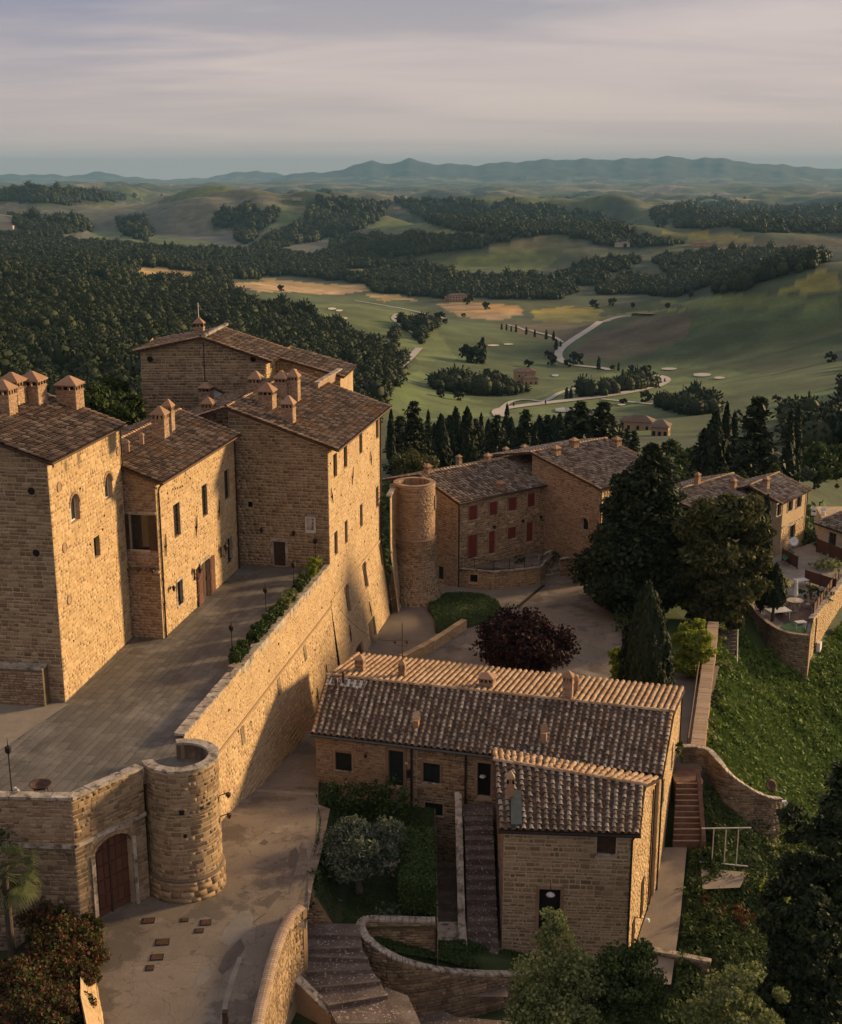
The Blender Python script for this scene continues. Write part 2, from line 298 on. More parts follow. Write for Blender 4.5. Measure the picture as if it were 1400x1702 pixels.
# ---------------------------------------------------------------- walls
def wall_map(p0, p1, batter=0.0, vb=0.0, bulge=None):
    """(u, v, d) -> place: u metres along from p0 to p1, v height above z=0, d outwards (to the right of travel is out)"""
    p0 = Vector((p0[0], p0[1], 0)); p1 = Vector((p1[0], p1[1], 0)); D = (p1-p0); Ln = D.length; D.normalize(); Nn = Vector((D.y, -D.x, 0))
    def f(u, v, d=0.0):
        dd = d + (max(0.0, vb - v)*batter if batter else 0.0)
        return p0 + D*u + Nn*dd + Vector((0, 0, v))
    f.U = Ln; f.D = D; f.N = Nn; f.p0 = p0
    def uv(px, py):
        d = Vector(ray(px, py)); o = Vector((0, 0, HC)); t = (p0 - o).dot(Nn)/d.dot(Nn); q = o + d*t
        return (q - p0).dot(D), q.z
    def box(xl, xr, yt, yb):
        xm = (xl+xr)/2; um, vt = uv(xm, yt); _, vb2 = uv(xm, yb); ym = (yt+yb)/2
        a, b = uv(xl, ym)[0], uv(xr, ym)[0]
        return (min(a, b), max(a, b), vb2, vt)
    f.uv = uv; f.box = box
    return f
def cyl_map(c, r, a0, a1, batter=0.0, vb=0.0):
    """cylinder wall, angle from a0 to a1 (counter-clockwise seen from above), u = arc length"""
    c = Vector((c[0], c[1], 0)); U = abs(a1-a0)*r
    def f(u, v, d=0.0):
        a = a0 + (a1-a0)*u/U; rr = r + d + (max(0.0, vb-v)*batter if batter else 0)
        return Vector((c.x + math.cos(a)*rr, c.y + math.sin(a)*rr, v))
    f.U = U
    return f
def poly_map(pts, off=0.0):
    P = [Vector((p[0], p[1], 0)) for p in pts]; cum = [0.0]
    for a, b in zip(P[:-1], P[1:]): cum.append(cum[-1] + (b-a).length)
    Ns = []
    for i in range(len(P)):
        d = (P[min(i+1, len(P)-1)] - P[max(i-1, 0)]).normalized(); Ns.append(Vector((d.y, -d.x, 0)))
    def f(u, v, d=0.0):
        u = min(max(u, 0.0), cum[-1]-1e-6); i = int(np.searchsorted(cum, u, side='right'))-1; i = min(i, len(P)-2); t = (u-cum[i])/(cum[i+1]-cum[i])
        q = P[i].lerp(P[i+1], t) + Ns[i].lerp(Ns[i+1], t)*(d+off); return Vector((q.x, q.y, v))
    f.U = cum[-1]; f.top = lambda u: float(np.interp(u, cum, [p[2] for p in pts])); return f
def wall(parent, f, v0, v1, holes=(), top=None, m=M_mortar, nu=1, nv=1, name='wall', reveal=0.28, u0=0.0, u1=None, tb=()):
    u1 = f.U if u1 is None else u1; mb = MB()
    us = sorted(set([u0, u1] + [min(max(h[i], u0), u1) for h in holes for i in (0, 1)] + [u0 + (u1-u0)*k/nu for k in range(1, nu)]))
    vs = sorted(set([v0, v1] + [min(max(h[i], v0), v1) for h in holes for i in (2, 3)] + [v0 + (v1-v0)*k/nv for k in range(1, nv)]))
    for i in range(len(us)-1):
        for j in range(len(vs)-1):
            uc, vc = (us[i]+us[i+1])/2, (vs[j]+vs[j+1])/2
            if any(h[0] < uc < h[1] and h[2] < vc < h[3] for h in holes): continue
            mb.quad(f(us[i], vs[j]), f(us[i+1], vs[j]), f(us[i+1], vs[j+1]), f(us[i], vs[j+1]))
    for h in holes:
        a, b, c, d = h[:4]; q = [(a, c), (b, c), (b, d), (a, d)]
        for k in range(4):
            (ua, va), (ub, vb_) = q[k], q[(k+1) % 4]
            mb.quad(f(ua, va), f(ub, vb_), f(ub, vb_, -reveal), f(ua, va, -reveal))
    if top:
        ts = sorted(set([u0, u1] + list(tb)))
        for i in range(len(ts)-1):
            a, b = ts[i], ts[i+1]
            ta, tb_ = top(a), top(b)
            if max(ta, tb_) > v1 + 1e-4: mb.quad(f(a, v1), f(b, v1), f(b, max(tb_, v1+1e-4)), f(a, max(ta, v1+1e-4)))
    return mb.build(name, m, parent)
UNIT_STONES = None
def unit_stones():
    global UNIT_STONES
    if UNIT_STONES is None:
        UNIT_STONES = []
        for k in range(8):
            r = random.Random(k); v = []
            for z, ins in ((0, 0.0), (1, 0.06)):
                for x, y in ((-1, -1), (1, -1), (1, 1), (-1, 1)):
                    j = 0.075 if z else 0.03
                    v.append((x*(0.5-ins*0.6) + r.uniform(-j, j)*0.7, y*(0.5-ins) + r.uniform(-j, j), z*(1 + r.uniform(-0.18, 0.18)) - (0.5 if not z else 0)))
            # middle vertices soften the outline
            F = [(4, 5, 6, 7)] + [(i, (i+1) % 4, 4+(i+1) % 4, 4+i) for i in range(4)]
            UNIT_STONES.append((np.array(v), np.array(F)))
    return UNIT_STONES
def frame_at(f, u, v):
    e = 0.02; P = f(u, v, 0.0); X = (f(u+e, v, 0) - f(u-e, v, 0)).normalized(); Y = (f(u, v+e, 0) - f(u, v-e, 0)).normalized(); Z = X.cross(Y).normalized(); Y = Z.cross(X)
    return P, X, Y, Z
STMESH = {}
def masonry(parent, f, v0, v1, holes=(), top=None, sw=0.46, sh=0.23, m=M_stone, nind=0, proud=0.035, u0=0.0, u1=None, gap=0.028, name='stone', pad=0.05, skip=0.0, jit=1.0):
    """courses of stones standing proud of the mortar; the largest ones as objects, the rest one mesh"""
    u1 = f.U if u1 is None else u1; st = []; v = v0; rnd = random.Random(int(u1*97 + v1*31))
    while v < (v1 if top is None else max(top(u0 + (u1-u0)*k/8) for k in range(9))) - 0.06:
        h = sh*rnd.uniform(1-0.28*jit, 1+0.28*jit); u = u0 + 0.01 - rnd.uniform(0, sw)*0.0
        while u < u1 - 0.05:
            w = sw*rnd.uniform(1-0.45*jit, 1+0.45*jit); a, b = u, min(u+w, u1-0.01); vt = v+h; u += w
            lim = v1 if top is None else min(top(a), top(b)) - 0.04
            vt = min(vt, lim)
            if vt - v < 0.07 or b-a < 0.08 or rnd.random() < skip: continue
            ok = True
            for hh in holes:
                if b > hh[0]-pad and a < hh[1]+pad and vt > hh[2]-pad and v < hh[3]+pad:
                    if a < hh[0]-pad-0.1 and b < hh[1]: b = hh[0]-pad
                    elif b > hh[1]+pad+0.1 and a > hh[0]: a = hh[1]+pad
                    elif a < hh[0]-pad-0.1: b = hh[0]-pad
                    else: ok = False; break
            if ok and b-a > 0.08: st.append((a+gap/2, b-gap/2, v+gap/2 + rnd.uniform(-.015, .02)*jit, vt-gap/2 + rnd.uniform(-.025, .01)*jit))
        v += h
    us = unit_stones()
    st.sort(key=lambda s: -(s[1]-s[0])*(s[3]-s[2])); ind = st[:nind]; rest = st[nind:]
    for k, (a, b, c, d) in enumerate(ind):
        j = k % 8; key = (m.name, j)
        if key not in STMESH: STMESH[key] = mesh_np(name, us[j][0], us[j][1], m)
        P, X, Y, Z = frame_at(f, (a+b)/2, (c+d)/2)
        o = bpy.data.objects.new(name, STMESH[key])
        o.rotation_euler = Matrix((X, Y, Z)).transposed().to_euler(); put(o, P, parent)
        o.scale = (b-a, d-c, proud*rnd.uniform(0.7, 1.3))
    if rest:
        Vs = []; Fs = []; n = 0
        for k, (a, b, c, d) in enumerate(rest):
            tv, tf = us[rnd.randrange(8)]; P, X, Y, Z = frame_at(f, (a+b)/2, (c+d)/2)
            R = np.array([X*(b-a), Y*(d-c), Z*proud*rnd.uniform(0.7, 1.3)]); Vs.append(tv @ R + np.array(P)); Fs.append(tf + n); n += 8
        obj_np('stonework', np.vstack(Vs), np.vstack(Fs), m, parent, kind='stuff')
# ---------------------------------------------------------------- openings
def bxm(f, a, b, c, d, d0, d1, mb=None):
    """box on a wall between u a..b, v c..d, depth d0..d1"""
    mb = mb or MB(); n = len(mb.v)
    mb.v += [tuple(f(u, v, dd)) for dd in (d0, d1) for (u, v) in ((a, c), (b, c), (b, d), (a, d))]
    mb.f += [(n+3, n+2, n+1, n), (n+4, n+5, n+6, n+7)] + [(n+i, n+(i+1) % 4, n+4+(i+1) % 4, n+4+i) for i in range(4)]
    return mb
def window(parent, f, h, kind='glass', frame=M_wood, arch=False, sill=True, depth=0.2, lab=None, surround=None, shut=M_shut_red):
    a, b, c, d = h[:4]; w = b-a; t = min(0.07, w*0.12)
    fr = MB()
    for q in ((a, a+t, c, d), (b-t, b, c, d), (a+t, b-t, c, c+t), (a+t, b-t, d-t, d)): bxm(f, *q, -depth-0.05, -depth+0.03, fr)
    fo = fr.build('window', frame, parent)
    if lab: fo['label'] = lab
    if kind == 'glass':
        bxm(f, a+t, b-t, c+t, d-t, -depth-0.03, -depth-0.02).build('pane', M_glass, fo)
        mb = MB(); um = (a+b)/2
        if w > 0.55: bxm(f, um-0.025, um+0.025, c+t, d-t, -depth-0.019, -depth+0.02, mb)
        for k in range(1, 3): vv = c+(d-c)*k/3; bxm(f, a+t, (um-0.025 if w > .55 else b-t), vv-0.015, vv+0.015, -depth-0.018, -depth+0.01, mb)
        mb.build('glazing_bar', frame, fo)
    elif kind == 'shutter':
        for q in ((a+0.02, (a+b)/2-0.01), ((a+b)/2+0.01, b-0.02)):
            s = bxm(f, q[0], q[1], c+0.02, d-0.02, -depth+0.031, -depth+0.07).build('shutter', shut, fo)
            mb = MB(); n = max(4, int((d-c)/0.11))
            for k in range(n):
                v = c+0.1+(d-c-0.22)*k/n; bxm(f, q[0]+0.06, q[1]-0.06, v, v+0.05, -depth+0.071, -depth+0.095, mb)
            for vv in (c+0.02, (c+d)/2-0.03, d-0.09): bxm(f, q[0], q[1], vv, vv+0.07, -depth+0.072, -depth+0.105, mb)
            mb.build('louvre', shut, s)
    elif kind == 'dark':
        bxm(f, a+t, b-t, c+t, d-t, -depth-0.03, -depth-0.02).build('pane', M_dark, fo)
    if sill: bxm(f, a-0.1, b+0.1, c-0.1, c, -depth, 0.09).build('sill', M_coping, fo)
    if surround is not None:
        g = 0.16; sb = MB()
        bxm(f, a-g, a, c, d+g, -0.02, 0.05, sb); bxm(f, b, b+g, c, d+g, -0.02, 0.05, sb); bxm(f, a, b, d, d+g, -0.02, 0.05, sb)
        sb.build('surround', surround, fo)
    if arch: archfill(f, h, fo)
    return fo
def archfill(f, h, parent, m=None, rise=None):
    a, b, c, d = h[:4]; r = (b-a)/2; um = (a+b)/2; rise = rise or r; mb = MB(); n = 8
    for k in range(n):
        g0, g1 = PI*k/n, PI*(k+1)/n
        A = (um + r*math.cos(g0), d - rise + rise*math.sin(g0)); B = (um + r*math.cos(g1), d - rise + rise*math.sin(g1))
        mb.quad(f(A[0], A[1], 0.004), f(A[0], d+0.01, 0.004), f(B[0], d+0.01, 0.004), f(B[0], B[1], 0.004))
        mb.quad(f(A[0], A[1], 0.004), f(B[0], B[1], 0.004), f(B[0], B[1], -0.26), f(A[0], A[1], -0.26))
    mb.build('arch', m or M_plaster, parent)
    mb = MB(); k2 = 9                                     # voussoirs round the head
    for k in range(k2):
        g0, g1 = PI*(k+0.06)/k2, PI*(k+0.94)/k2; R = r+0.17
        pts = [(um + r*math.cos(g0), d-rise+rise*math.sin(g0)), (um + R*math.cos(g0), d-rise+(rise+.17)*math.sin(g0)), (um + R*math.cos(g1), d-rise+(rise+.17)*math.sin(g1)), (um + r*math.cos(g1), d-rise+rise*math.sin(g1))]
        n0 = len(mb.v); mb.v += [tuple(f(p[0], p[1], 0.006)) for p in pts] + [tuple(f(p[0], p[1], 0.05)) for p in pts]
        mb.f += [(n0+4, n0+5, n0+6, n0+7)] + [(n0+i, n0+(i+1) % 4, n0+4+(i+1) % 4, n0+4+i) for i in range(4)]
    mb.build('voussoir', M_brick, parent, kind='stuff')
def door(parent, f, h, m=M_wood, depth=0.2, panels=2, surround=None, handle=True, lab=None, planks=0):
    a, b, c, d = h[:4]
    o = bxm(f, a, b, c, d, -depth-0.06, -depth).build('door', m, parent)
    if lab: o['label'] = lab
    for p in range(panels):
        x0 = a + (b-a)*p/panels; x1 = a + (b-a)*(p+1)/panels
        for (y0, y1) in ((0.06, 0.45), (0.52, 0.94)):
            bxm(f, x0+0.07, x1-0.07, c+(d-c)*y0, c+(d-c)*y1, -depth, -depth+0.025).build('panel', m, o)
    if handle: bxm(f, b-0.16, b-0.11, c+(d-c)*0.45, c+(d-c)*0.52, -depth+0.026, -depth+0.07).build('handle', M_iron, o)
    if surround is not None:
        g = 0.2; sb = MB()
        bxm(f, a-g, a, c, d+g, -0.02, 0.055, sb); bxm(f, b, b+g, c, d+g, -0.02, 0.055, sb); bxm(f, a, b, d, d+g, -0.02, 0.055, sb)
        sb.build('surround', surround, o)
    return o
def disc(parent, f, px, py, r, m=M_dark, name='oculus', rim=M_brick):
    u, v = f.uv(px, py); mb = MB(); n = 16
    ring = [(u + r*math.cos(2*PI*k/n), v + r*math.sin(2*PI*k/n)) for k in range(n)]
    mb.poly([f(a, b, 0.045) for a, b in ring])
    o = mb.build(name, m, parent); mb = MB()
    for k in range(n):
        A, B = ring[k], ring[(k+1) % n]; A2, B2 = [(u + (p[0]-u)*1.28, v + (p[1]-v)*1.28) for p in (A, B)]
        mb.quad(f(*A, 0.06), f(*A2, 0.06), f(*B2, 0.06), f(*B, 0.06)); mb.quad(f(*A2, 0.06), f(*A2, -0.02), f(*B2, -0.02), f(*B2, 0.06)); mb.quad(f(*A, 0.06), f(*B, 0.06), f(*B, 0.0), f(*A, 0.0))
    mb.build('rim', rim, o)
def anchor(parent, f, px, py, ln=1.6, tilt=0.3):
    u, v = f.uv(px, py); dx, dy = math.sin(tilt)*ln/2, math.cos(tilt)*ln/2
    mb = MB(); mb.tube([f(u-dx, v-dy, 0.09), f(u, v, 0.1), f(u+dx, v+dy, 0.09)], [0.03, 0.06, 0.03], 6)
    mb.tube([f(u-0.2*dx, v-0.2*dy, 0.0), f(u, v, 0.14)], 0.05, 6); mb.build('wall_anchor', M_iron, parent)
def putlog(parent, f, pts, s=0.16):
    mb = MB()
    for px, py in pts: u, v = f.uv(px, py); bxm(f, u-s/2, u+s/2, v-s/2, v+s/2, -0.02, 0.046, mb)
    mb.build('putlog_hole', M_dark, parent, kind='stuff')
def pipe(parent, pts, r=0.06, m=M_copper, name='downpipe'):
    mb = MB(); mb.tube(pts, r, 8); return mb.build(name, m, parent)
def coping(parent, path, w, h, z, m=M_coping, name='coping', blk=1.0, side=0):
    """coping blocks along a path of (x,y[,z]) with a joint between each"""
    pts = [Vector((p[0], p[1], p[2] if len(p) > 2 else z)) for p in path]; out = []
    seg = []
    for i in range(len(pts)-1):
        Ln = (pts[i+1]-pts[i]).length; k = max(1, int(round(Ln/blk)))
        for j in range(k): seg.append((pts[i].lerp(pts[i+1], j/k), pts[i].lerp(pts[i+1], (j+1)/k)))
    for a, b in seg:
        d = (b-a); dn = Vector((d.x, d.y, 0)).normalized(); nrm = Vector((dn.y, -dn.x, 0)); g = dn*0.012
        mb = MB(); hh = h*random.uniform(0.9, 1.15); ww = w*random.uniform(0.97, 1.03); off = nrm*side
        mb.obox(a + g - nrm*ww/2 + off, (b-a) - 2*g, nrm*ww, Vector((0, 0, hh))); 
        out.append(mb.build(name, m, parent))
    return out
# ---------------------------------------------------------------- roofs
def tile_template(w, ln, seg=5, up=True, drop=0.03, taper=0.82):
    V = []; 
    for yy, k, zo in ((0.0, 1.0, 0.055), (ln, taper, 0.0)):
        for i in range(seg+1):
            a = PI*i/seg; z = math.sin(a)*w*0.42*k
            V.append((-math.cos(a)*w/2*k, yy, (z if up else -z*0.6) + zo))
    F = [(i, i+1, seg+2+i, seg+1+i) for i in range(seg)]
    return np.array(V), np.array(F)
TILEM = {}
def roof(parent, e0, e1, r1, r0, sp=0.41, ex=0.41, nind=0, m=M_tile, mp=None, thick=0.14, edge=M_tile_orange, name='roof', under=M_wood, ridge=True, seg=5, holes=(), rakes=(True, True), jit=0.02):
    """one roof slope: eave e0->e1 (left to right seen from outside), ridge r0->r1 above"""
    e0, e1, r1, r0 = map(Vector, (e0, e1, r1, r0)); mp = mp or M_pan
    nrm = (e1-e0).cross(r0-e0).normalized()
    mb = MB(); dn = -nrm*thick
    c = [e0, e1, r1, r0]; n = 0
    mb.v = [tuple(p) for p in c] + [tuple(p+dn) for p in c]
    mb.f = [(0, 1, 2, 3), (7, 6, 5, 4)] + [(i, i+4, (i+1) % 4+4, (i+1) % 4) for i in range(4)]
    ro = mb.build(name, under, parent)
    W_ = (e1-e0).length; Hh = ((r0-e0).length + (r1-e1).length)/2
    nc = max(2, int(round(W_/sp))); nr = max(2, int(round(Hh/ex)))
    def P(s, t): return e0.lerp(e1, s).lerp(r0.lerp(r1, s), t)
    tw = W_/nc; th = Hh/nr
    tmpl = [tile_template(tw*0.66, th*1.14, seg, True), tile_template(tw*0.80, th*1.14, 3, False)]
    items = [[], []]
    rn = random.Random(int(W_*100))
    for j in range(nr):
        for i in range(nc):
            for kind in (0, 1):
                s = ((i+0.5) if kind == 0 else (i+1.0))/nc
                if kind == 1 and i == nc-1: continue
                t = j/nr - 0.10/nr
                p = P(s, t); 
                if holes and any(h[0] < s < h[1] and h[2] < t < h[3] for h in holes): continue
                Yv = (P(s, t+0.02)-p).normalized(); X = (e1-e0).normalized(); a = rn.uniform(-jit, jit)*2.2
                Z = X.cross(Yv).normalized(); X = Yv.cross(Z); X, Yv = X*math.cos(a)+Yv*math.sin(a), Yv*math.cos(a)-X*math.sin(a)
                items[kind].append((p + Z*((0.035 if kind == 0 else 0.055) + rn.uniform(0, .02)) + X*rn.uniform(-jit, jit), X, Yv, Z, s, t))
    cov = items[0]
    # the largest in view: the lowest courses
    def dist(q): return (q[0] - Vector((0, 0, HC))).length
    order = sorted(range(len(cov)), key=lambda i: dist(cov[i])); ind = set(order[:nind])
    if nind:
        key = (round(tw, 3), round(th, 3), m.name)
        if key not in TILEM: TILEM[key] = mesh_np('tile', tmpl[0][0], tmpl[0][1], m, smooth=True)
        for i in ind:
            p, X, Y, Z, s, t = cov[i]; o = bpy.data.objects.new('tile', TILEM[key]); o.rotation_euler = Matrix((X, Y, Z)).transposed().to_euler(); put(o, p, ro)
    for kind, mm, nm in ((0, m, 'cover_tiles'), (1, mp, 'pan_tiles')):
        tv, tf = tmpl[kind]; Vs = []; Fs = []; n = 0; Ve = []; Fe = []; ne = 0
        for i, (p, X, Y, Z, s, t) in enumerate(items[kind]):
            if kind == 0 and i in ind: continue
            R = np.array([X, Y, Z]); vv = tv @ R + np.array(p)
            if kind == 0 and edge and ((s < 1.1/nc and rakes[0]) or (s > 1-1.1/nc and rakes[1])): Ve.append(vv); Fe.append(tf+ne); ne += len(tv)
            else: Vs.append(vv); Fs.append(tf+n); n += len(tv)
        if Vs: obj_np(nm, np.vstack(Vs), np.vstack(Fs), mm, ro, smooth=True, kind='stuff')
        if Ve: obj_np('edge_tiles', np.vstack(Ve), np.vstack(Fe), edge, ro, smooth=True, kind='stuff')
    if ridge:
        d = (r1-r0); k = max(2, int(d.length/(0.42))); X = d.normalized(); Zt = Vector((0, 0, 1)); Yv = Zt.cross(X); tv, tf = tile_template(0.30, d.length/k*1.15, 5, True)
        Vs = []; Fs = []; n = 0
        for i in range(k):
            p = r0.lerp(r1, i/k) + Vector((0, 0, 0.06 + 0.02*random.random())); R = np.array([-Yv, X, Zt]); Vs.append(tv @ R + np.array(p)); Fs.append(tf+n); n += len(tv)
        obj_np('ridge_tiles', np.vstack(Vs), np.vstack(Fs), edge or m, ro, smooth=True, kind='stuff')
    return ro
def on_plane(px, py, a, b, c):
    a, b, c = map(Vector, (a, b, c)); n = (b-a).cross(c-a); d = Vector(ray(px, py)); o = Vector((0, 0, HC)); return o + d*((a-o).dot(n)/d.dot(n))
def chimney(parent, base, w, h, d=None, rz=0.0, caph=0.45, m=M_brick, capm=M_tile_orange, slots=True, sink=0.5):
    d = d or w; b = Vector(base); ca, sa = math.cos(rz), math.sin(rz)
    st = MB().box((b.x, b.y, b.z-sink), w, d, h+sink, rz).build('chimney', m, parent)
    if w > 0.55:
        DX, DY = Vector((ca, sa, 0)), Vector((-sa, ca, 0)); b0_ = Vector((b.x, b.y, 0))
        for p_, q_ in ((-DX*w/2 - DY*d/2, DX*w/2 - DY*d/2), (DX*w/2 - DY*d/2, DX*w/2 + DY*d/2)):
            masonry(st, wall_map(b0_+p_, b0_+q_), b.z-sink+.05, b.z+h-.02, sw=0.24, sh=0.095, m=M_brickp, proud=0.012, gap=0.016)
    if slots:
        mb = MB(); hs = 0.26
        nx = 4
        for i in range(nx):
            for yy in (-1, 1):
                for (X, Y) in (((-0.5+(i)/(nx-1))*(w-0.12), yy*(d/2-0.06)), (yy*(w/2-0.06), (-0.5+i/(nx-1))*(d-0.12))):
                    mb.box((b.x + X*ca - Y*sa, b.y + X*sa + Y*ca, b.z+h), 0.12, 0.12, hs, rz)
        mb.build('vent_pillars', m, st, kind='stuff'); MB().box((b.x, b.y, b.z+h), w*0.6, d*0.6, hs, rz).build('flue', M_dark, st)
    else: hs = 0.0
    MB().box((b.x, b.y, b.z+h+hs), w*1.14, d*1.14, 0.08, rz).build('slab', m, st)
    MB().box((b.x, b.y, b.z+h+hs+0.08), w*1.2, d*1.2, caph, rz, 0.12).build('cap', capm, st)
    MB().box((b.x, b.y, b.z+h-0.14), w*1.07, d*1.07, 0.1, rz).build('string_course', m, st)
    return st
# ================================================================ TERRAIN
ZR = [(30, 2.6), (45, 3.2), (58, 3.6), (69, 3.0), (76, 1.6), (83, 0.8), (92, 0.3), (100, 0.15), (400, 0.15)]
def zroad(Y):
    return float(np.interp(Y, [a for a, b in ZR], [b for a, b in ZR]))
NEAR = [(-15, 50, 2.6), (-24, 45, 0.5), (-40, 60, -1), (-40, 75, 0), (-30, 95, 0), (-22, 115, 0), (-34, 130, -10), (-20, 140, -12), (-60, 100, -10), (-55, 60, -8),
 (-12, 46, 2.5), (-12, 58, 3.2), (-10, 68, 2.6), (-8.5, 76, 1.2), (-7, 84, 0.2), (-4, 98, 0), (4, 100, -.2), (10, 104, -.2), (15, 100, -.2), (14, 112, -.2), (5, 116, -.2), (15, 124, -.2), (2, 125, -.5), (22, 120, 0), (22, 112, 0),
 (5, 136, -1.5), (12, 150, -4), (0, 150, -6), (26, 140, -3), (-10, 130, -3), (4, 90, -0.5), (12, 90, -0.5), (17, 88, 0),
 (-6.5, 74, 0.6), (-3, 72, -0.8), (2, 73, -2.4), (4, 68, -3), (-4, 66, -1.2), (-1, 64, -2.2), (-3, 58, -4), (2, 60, -4.6), (-6, 52, -1), (6, 56, -5), (12, 58, -5), (12, 66, -4), (-2, 50, -4),
 (15.5, 68, -3.8), (17, 74, -2.8), (18.5, 80, 0), (22, 82, -2.0), (24, 76, -6), (22, 90, -1), (24, 100, -0.5), (26, 106, -0.5), (27, 96, -3), (31, 100, -6.5), (30, 108, -4.0), (37, 110, -6.5), (38, 104, -9), (30, 88, -8), (36, 80, -13), (26, 68, -9), (20, 58, -7.5), (16, 50, -6), (30, 58, -14),
 (46, 112, -9), (50, 128, -5), (45, 137, -1.5), (40, 128, -1.2), (36, 120, -1.2), (50, 150, -5), (62, 130, -12), (40, 160, -7), (60, 180, -14), (45, 90, -15)]
FAR = [(0, 700, 330), (100, 650, 420), (0, 600, 520), (0, 520, 760), (0, 460, 1150), (200, 600, 520), (200, 540, 720), (200, 480, 1150), (420, 620, 470), (330, 560, 700), (500, 560, 780), (600, 600, 640), (650, 640, 540),
 (450, 520, 950), (400, 490, 1200), (480, 478, 1500), (260, 455, 1500), (600, 520, 1100), (560, 500, 1300), (660, 560, 900), (700, 640, 640), (680, 690, 480), (850, 690, 500), (1000, 690, 500), (875, 640, 720), (1000, 640, 700),
 (850, 770, 225), (700, 770, 215), (1000, 760, 235), (1150, 720, 400), (1100, 630, 780), (930, 590, 980), (1050, 525, 1350), (1150, 520, 1350), (1300, 520, 1100), (1390, 500, 1150), (1300, 600, 780), (1390, 600, 700), (1200, 640, 700), (1390, 640, 560), (1300, 700, 420), (1390, 720, 330), (1250, 780, 215),
 (1370, 462, 1350), (760, 500, 1600), (880, 520, 1350), (600, 450, 2000), (900, 470, 1900), (1100, 490, 1600), (830, 425, 2250), (860, 470, 1900), (700, 440, 2100), (1200, 440, 1900), (1200, 410, 2500), (1380, 420, 2000),
 (200, 425, 1900), (0, 415, 2300), (100, 440, 1500), (400, 410, 2700), (560, 395, 3000), (200, 395, 3100), (300, 362, 3900), (480, 360, 3900), (600, 352, 4300), (0, 352, 4600), (100, 372, 3600), (800, 350, 4800), (700, 375, 3400), (1000, 395, 3000), (1000, 360, 4300), (1200, 350, 4800), (1390, 352, 4700), (1390, 392, 2900), (1150, 395, 2800),
 (100, 318, 7500), (250, 330, 6500), (400, 336, 6200), (650, 338, 6500), (700, 330, 7500), (1000, 338, 6800), (1300, 340, 6500), (100, 311, 11000), (500, 312, 11000), (900, 315, 11000), (1300, 315, 11000), (0, 304, 16000), (400, 304, 16000), (800, 304, 16000), (1200, 304, 16000), (1400, 304, 16000)]
C_ = [(X, Y, z) for X, Y, z in NEAR]
for px, py, D in FAR:
    d = Vector(ray(px, py)); t = D/math.hypot(d.x, d.y); C_.append((d.x*t, d.y*t, HC + d.z*t))
for D in (300, 900, 2500, 8000):                       # beyond the frame the land goes on
    for a in (-42, 42):
        z = {300: -28, 900: -70, 2500: -75, 8000: -90}[D]; C_.append((math.sin(math.radians(a))*D, math.cos(math.radians(a))*D, z))
C_ = np.array(C_); KA = 6.0
def rq(X, Y): return np.arctan2(X, Y)*KA, np.log(np.hypot(X, Y))*2.2
ca_, cb_ = rq(C_[:, 0], C_[:, 1])
def kern(r2): return np.sqrt(r2 + 1e-12)               # linear spline: no overshoot
A_ = kern((ca_[:, None]-ca_[None])**2 + (cb_[:, None]-cb_[None])**2); n_ = len(C_)
B_ = np.zeros((n_+3, n_+3)); B_[:n_, :n_] = A_ - np.eye(n_)*0.01; B_[:n_, n_] = 1; B_[:n_, n_+1] = ca_; B_[:n_, n_+2] = cb_; B_[n_:, :n_] = B_[:n_, n_:].T
WT = np.linalg.solve(B_, np.concatenate([C_[:, 2], [0, 0, 0]]))
def ridge_prof(pts, X, Y):
    px = 700 + FPX*X/(Y*CP + 25)
    return np.interp(px, [p[0] for p in pts], [p[1] for p in pts])
RP1 = [(-900, 300), (420, 306), (450, 300), (480, 290), (508, 285), (530, 288), (550, 286), (590, 274), (620, 268), (650, 272), (680, 264), (720, 272), (790, 274), (850, 269), (920, 265), (1000, 265), (1060, 264), (1110, 260), (1140, 265), (1170, 262), (1230, 268), (1270, 275), (1300, 273), (1350, 280), (1420, 286), (1700, 290), (2400, 296)]
RP2 = [(-900, 288), (-200, 285), (0, 291), (50, 289), (110, 292), (170, 286), (200, 291), (250, 298), (330, 297), (370, 290), (430, 283), (470, 291), (520, 297), (1300, 290), (1390, 279), (1500, 278), (2400, 288)]
def wob(X, Y, sc, seed):
    r = np.random.RandomState(seed); s = 0
    for k in range(7):
        a = r.uniform(0, 2*PI); w = 2*PI/(sc*(0.55 + 0.9*r.rand())); ph = r.uniform(0, 6.28); b = r.uniform(0, 2*PI); w2 = w*0.45
        s = s + np.sin((X*math.cos(a)+Y*math.sin(a))*w + ph + 1.4*np.sin((X*math.cos(b)+Y*math.sin(b))*w2 + ph*2))
    return s/3.2
HILLS = []
for px_, D_, hh, wx, wy in ((1250, 1000, 26, 210, 120), (1390, 1010, 18, 120, 130), (850, 2250, 38, 260, 230), (1010, 1800, 22, 160, 130), (880, 1500, 9, 160, 110), (300, 3500, 50, 420, 260), (120, 4000, 45, 420, 300), (520, 3300, 36, 260, 220), (640, 3900, 50, 380, 260), (720, 2900, 34, 240, 230), (1180, 2300, 40, 330, 230), (1380, 1380, 26, 190, 110), (470, 4300, 45, 420, 260), (900, 3700, 45, 420, 260), (60, 2500, 30, 300, 220), (600, 1000, 8, 90, 80), (1000, 620, 5, 90, 50)):
    HILLS.append(((px_-700)/FPX*D_*1.03, D_, hh, wx, wy))
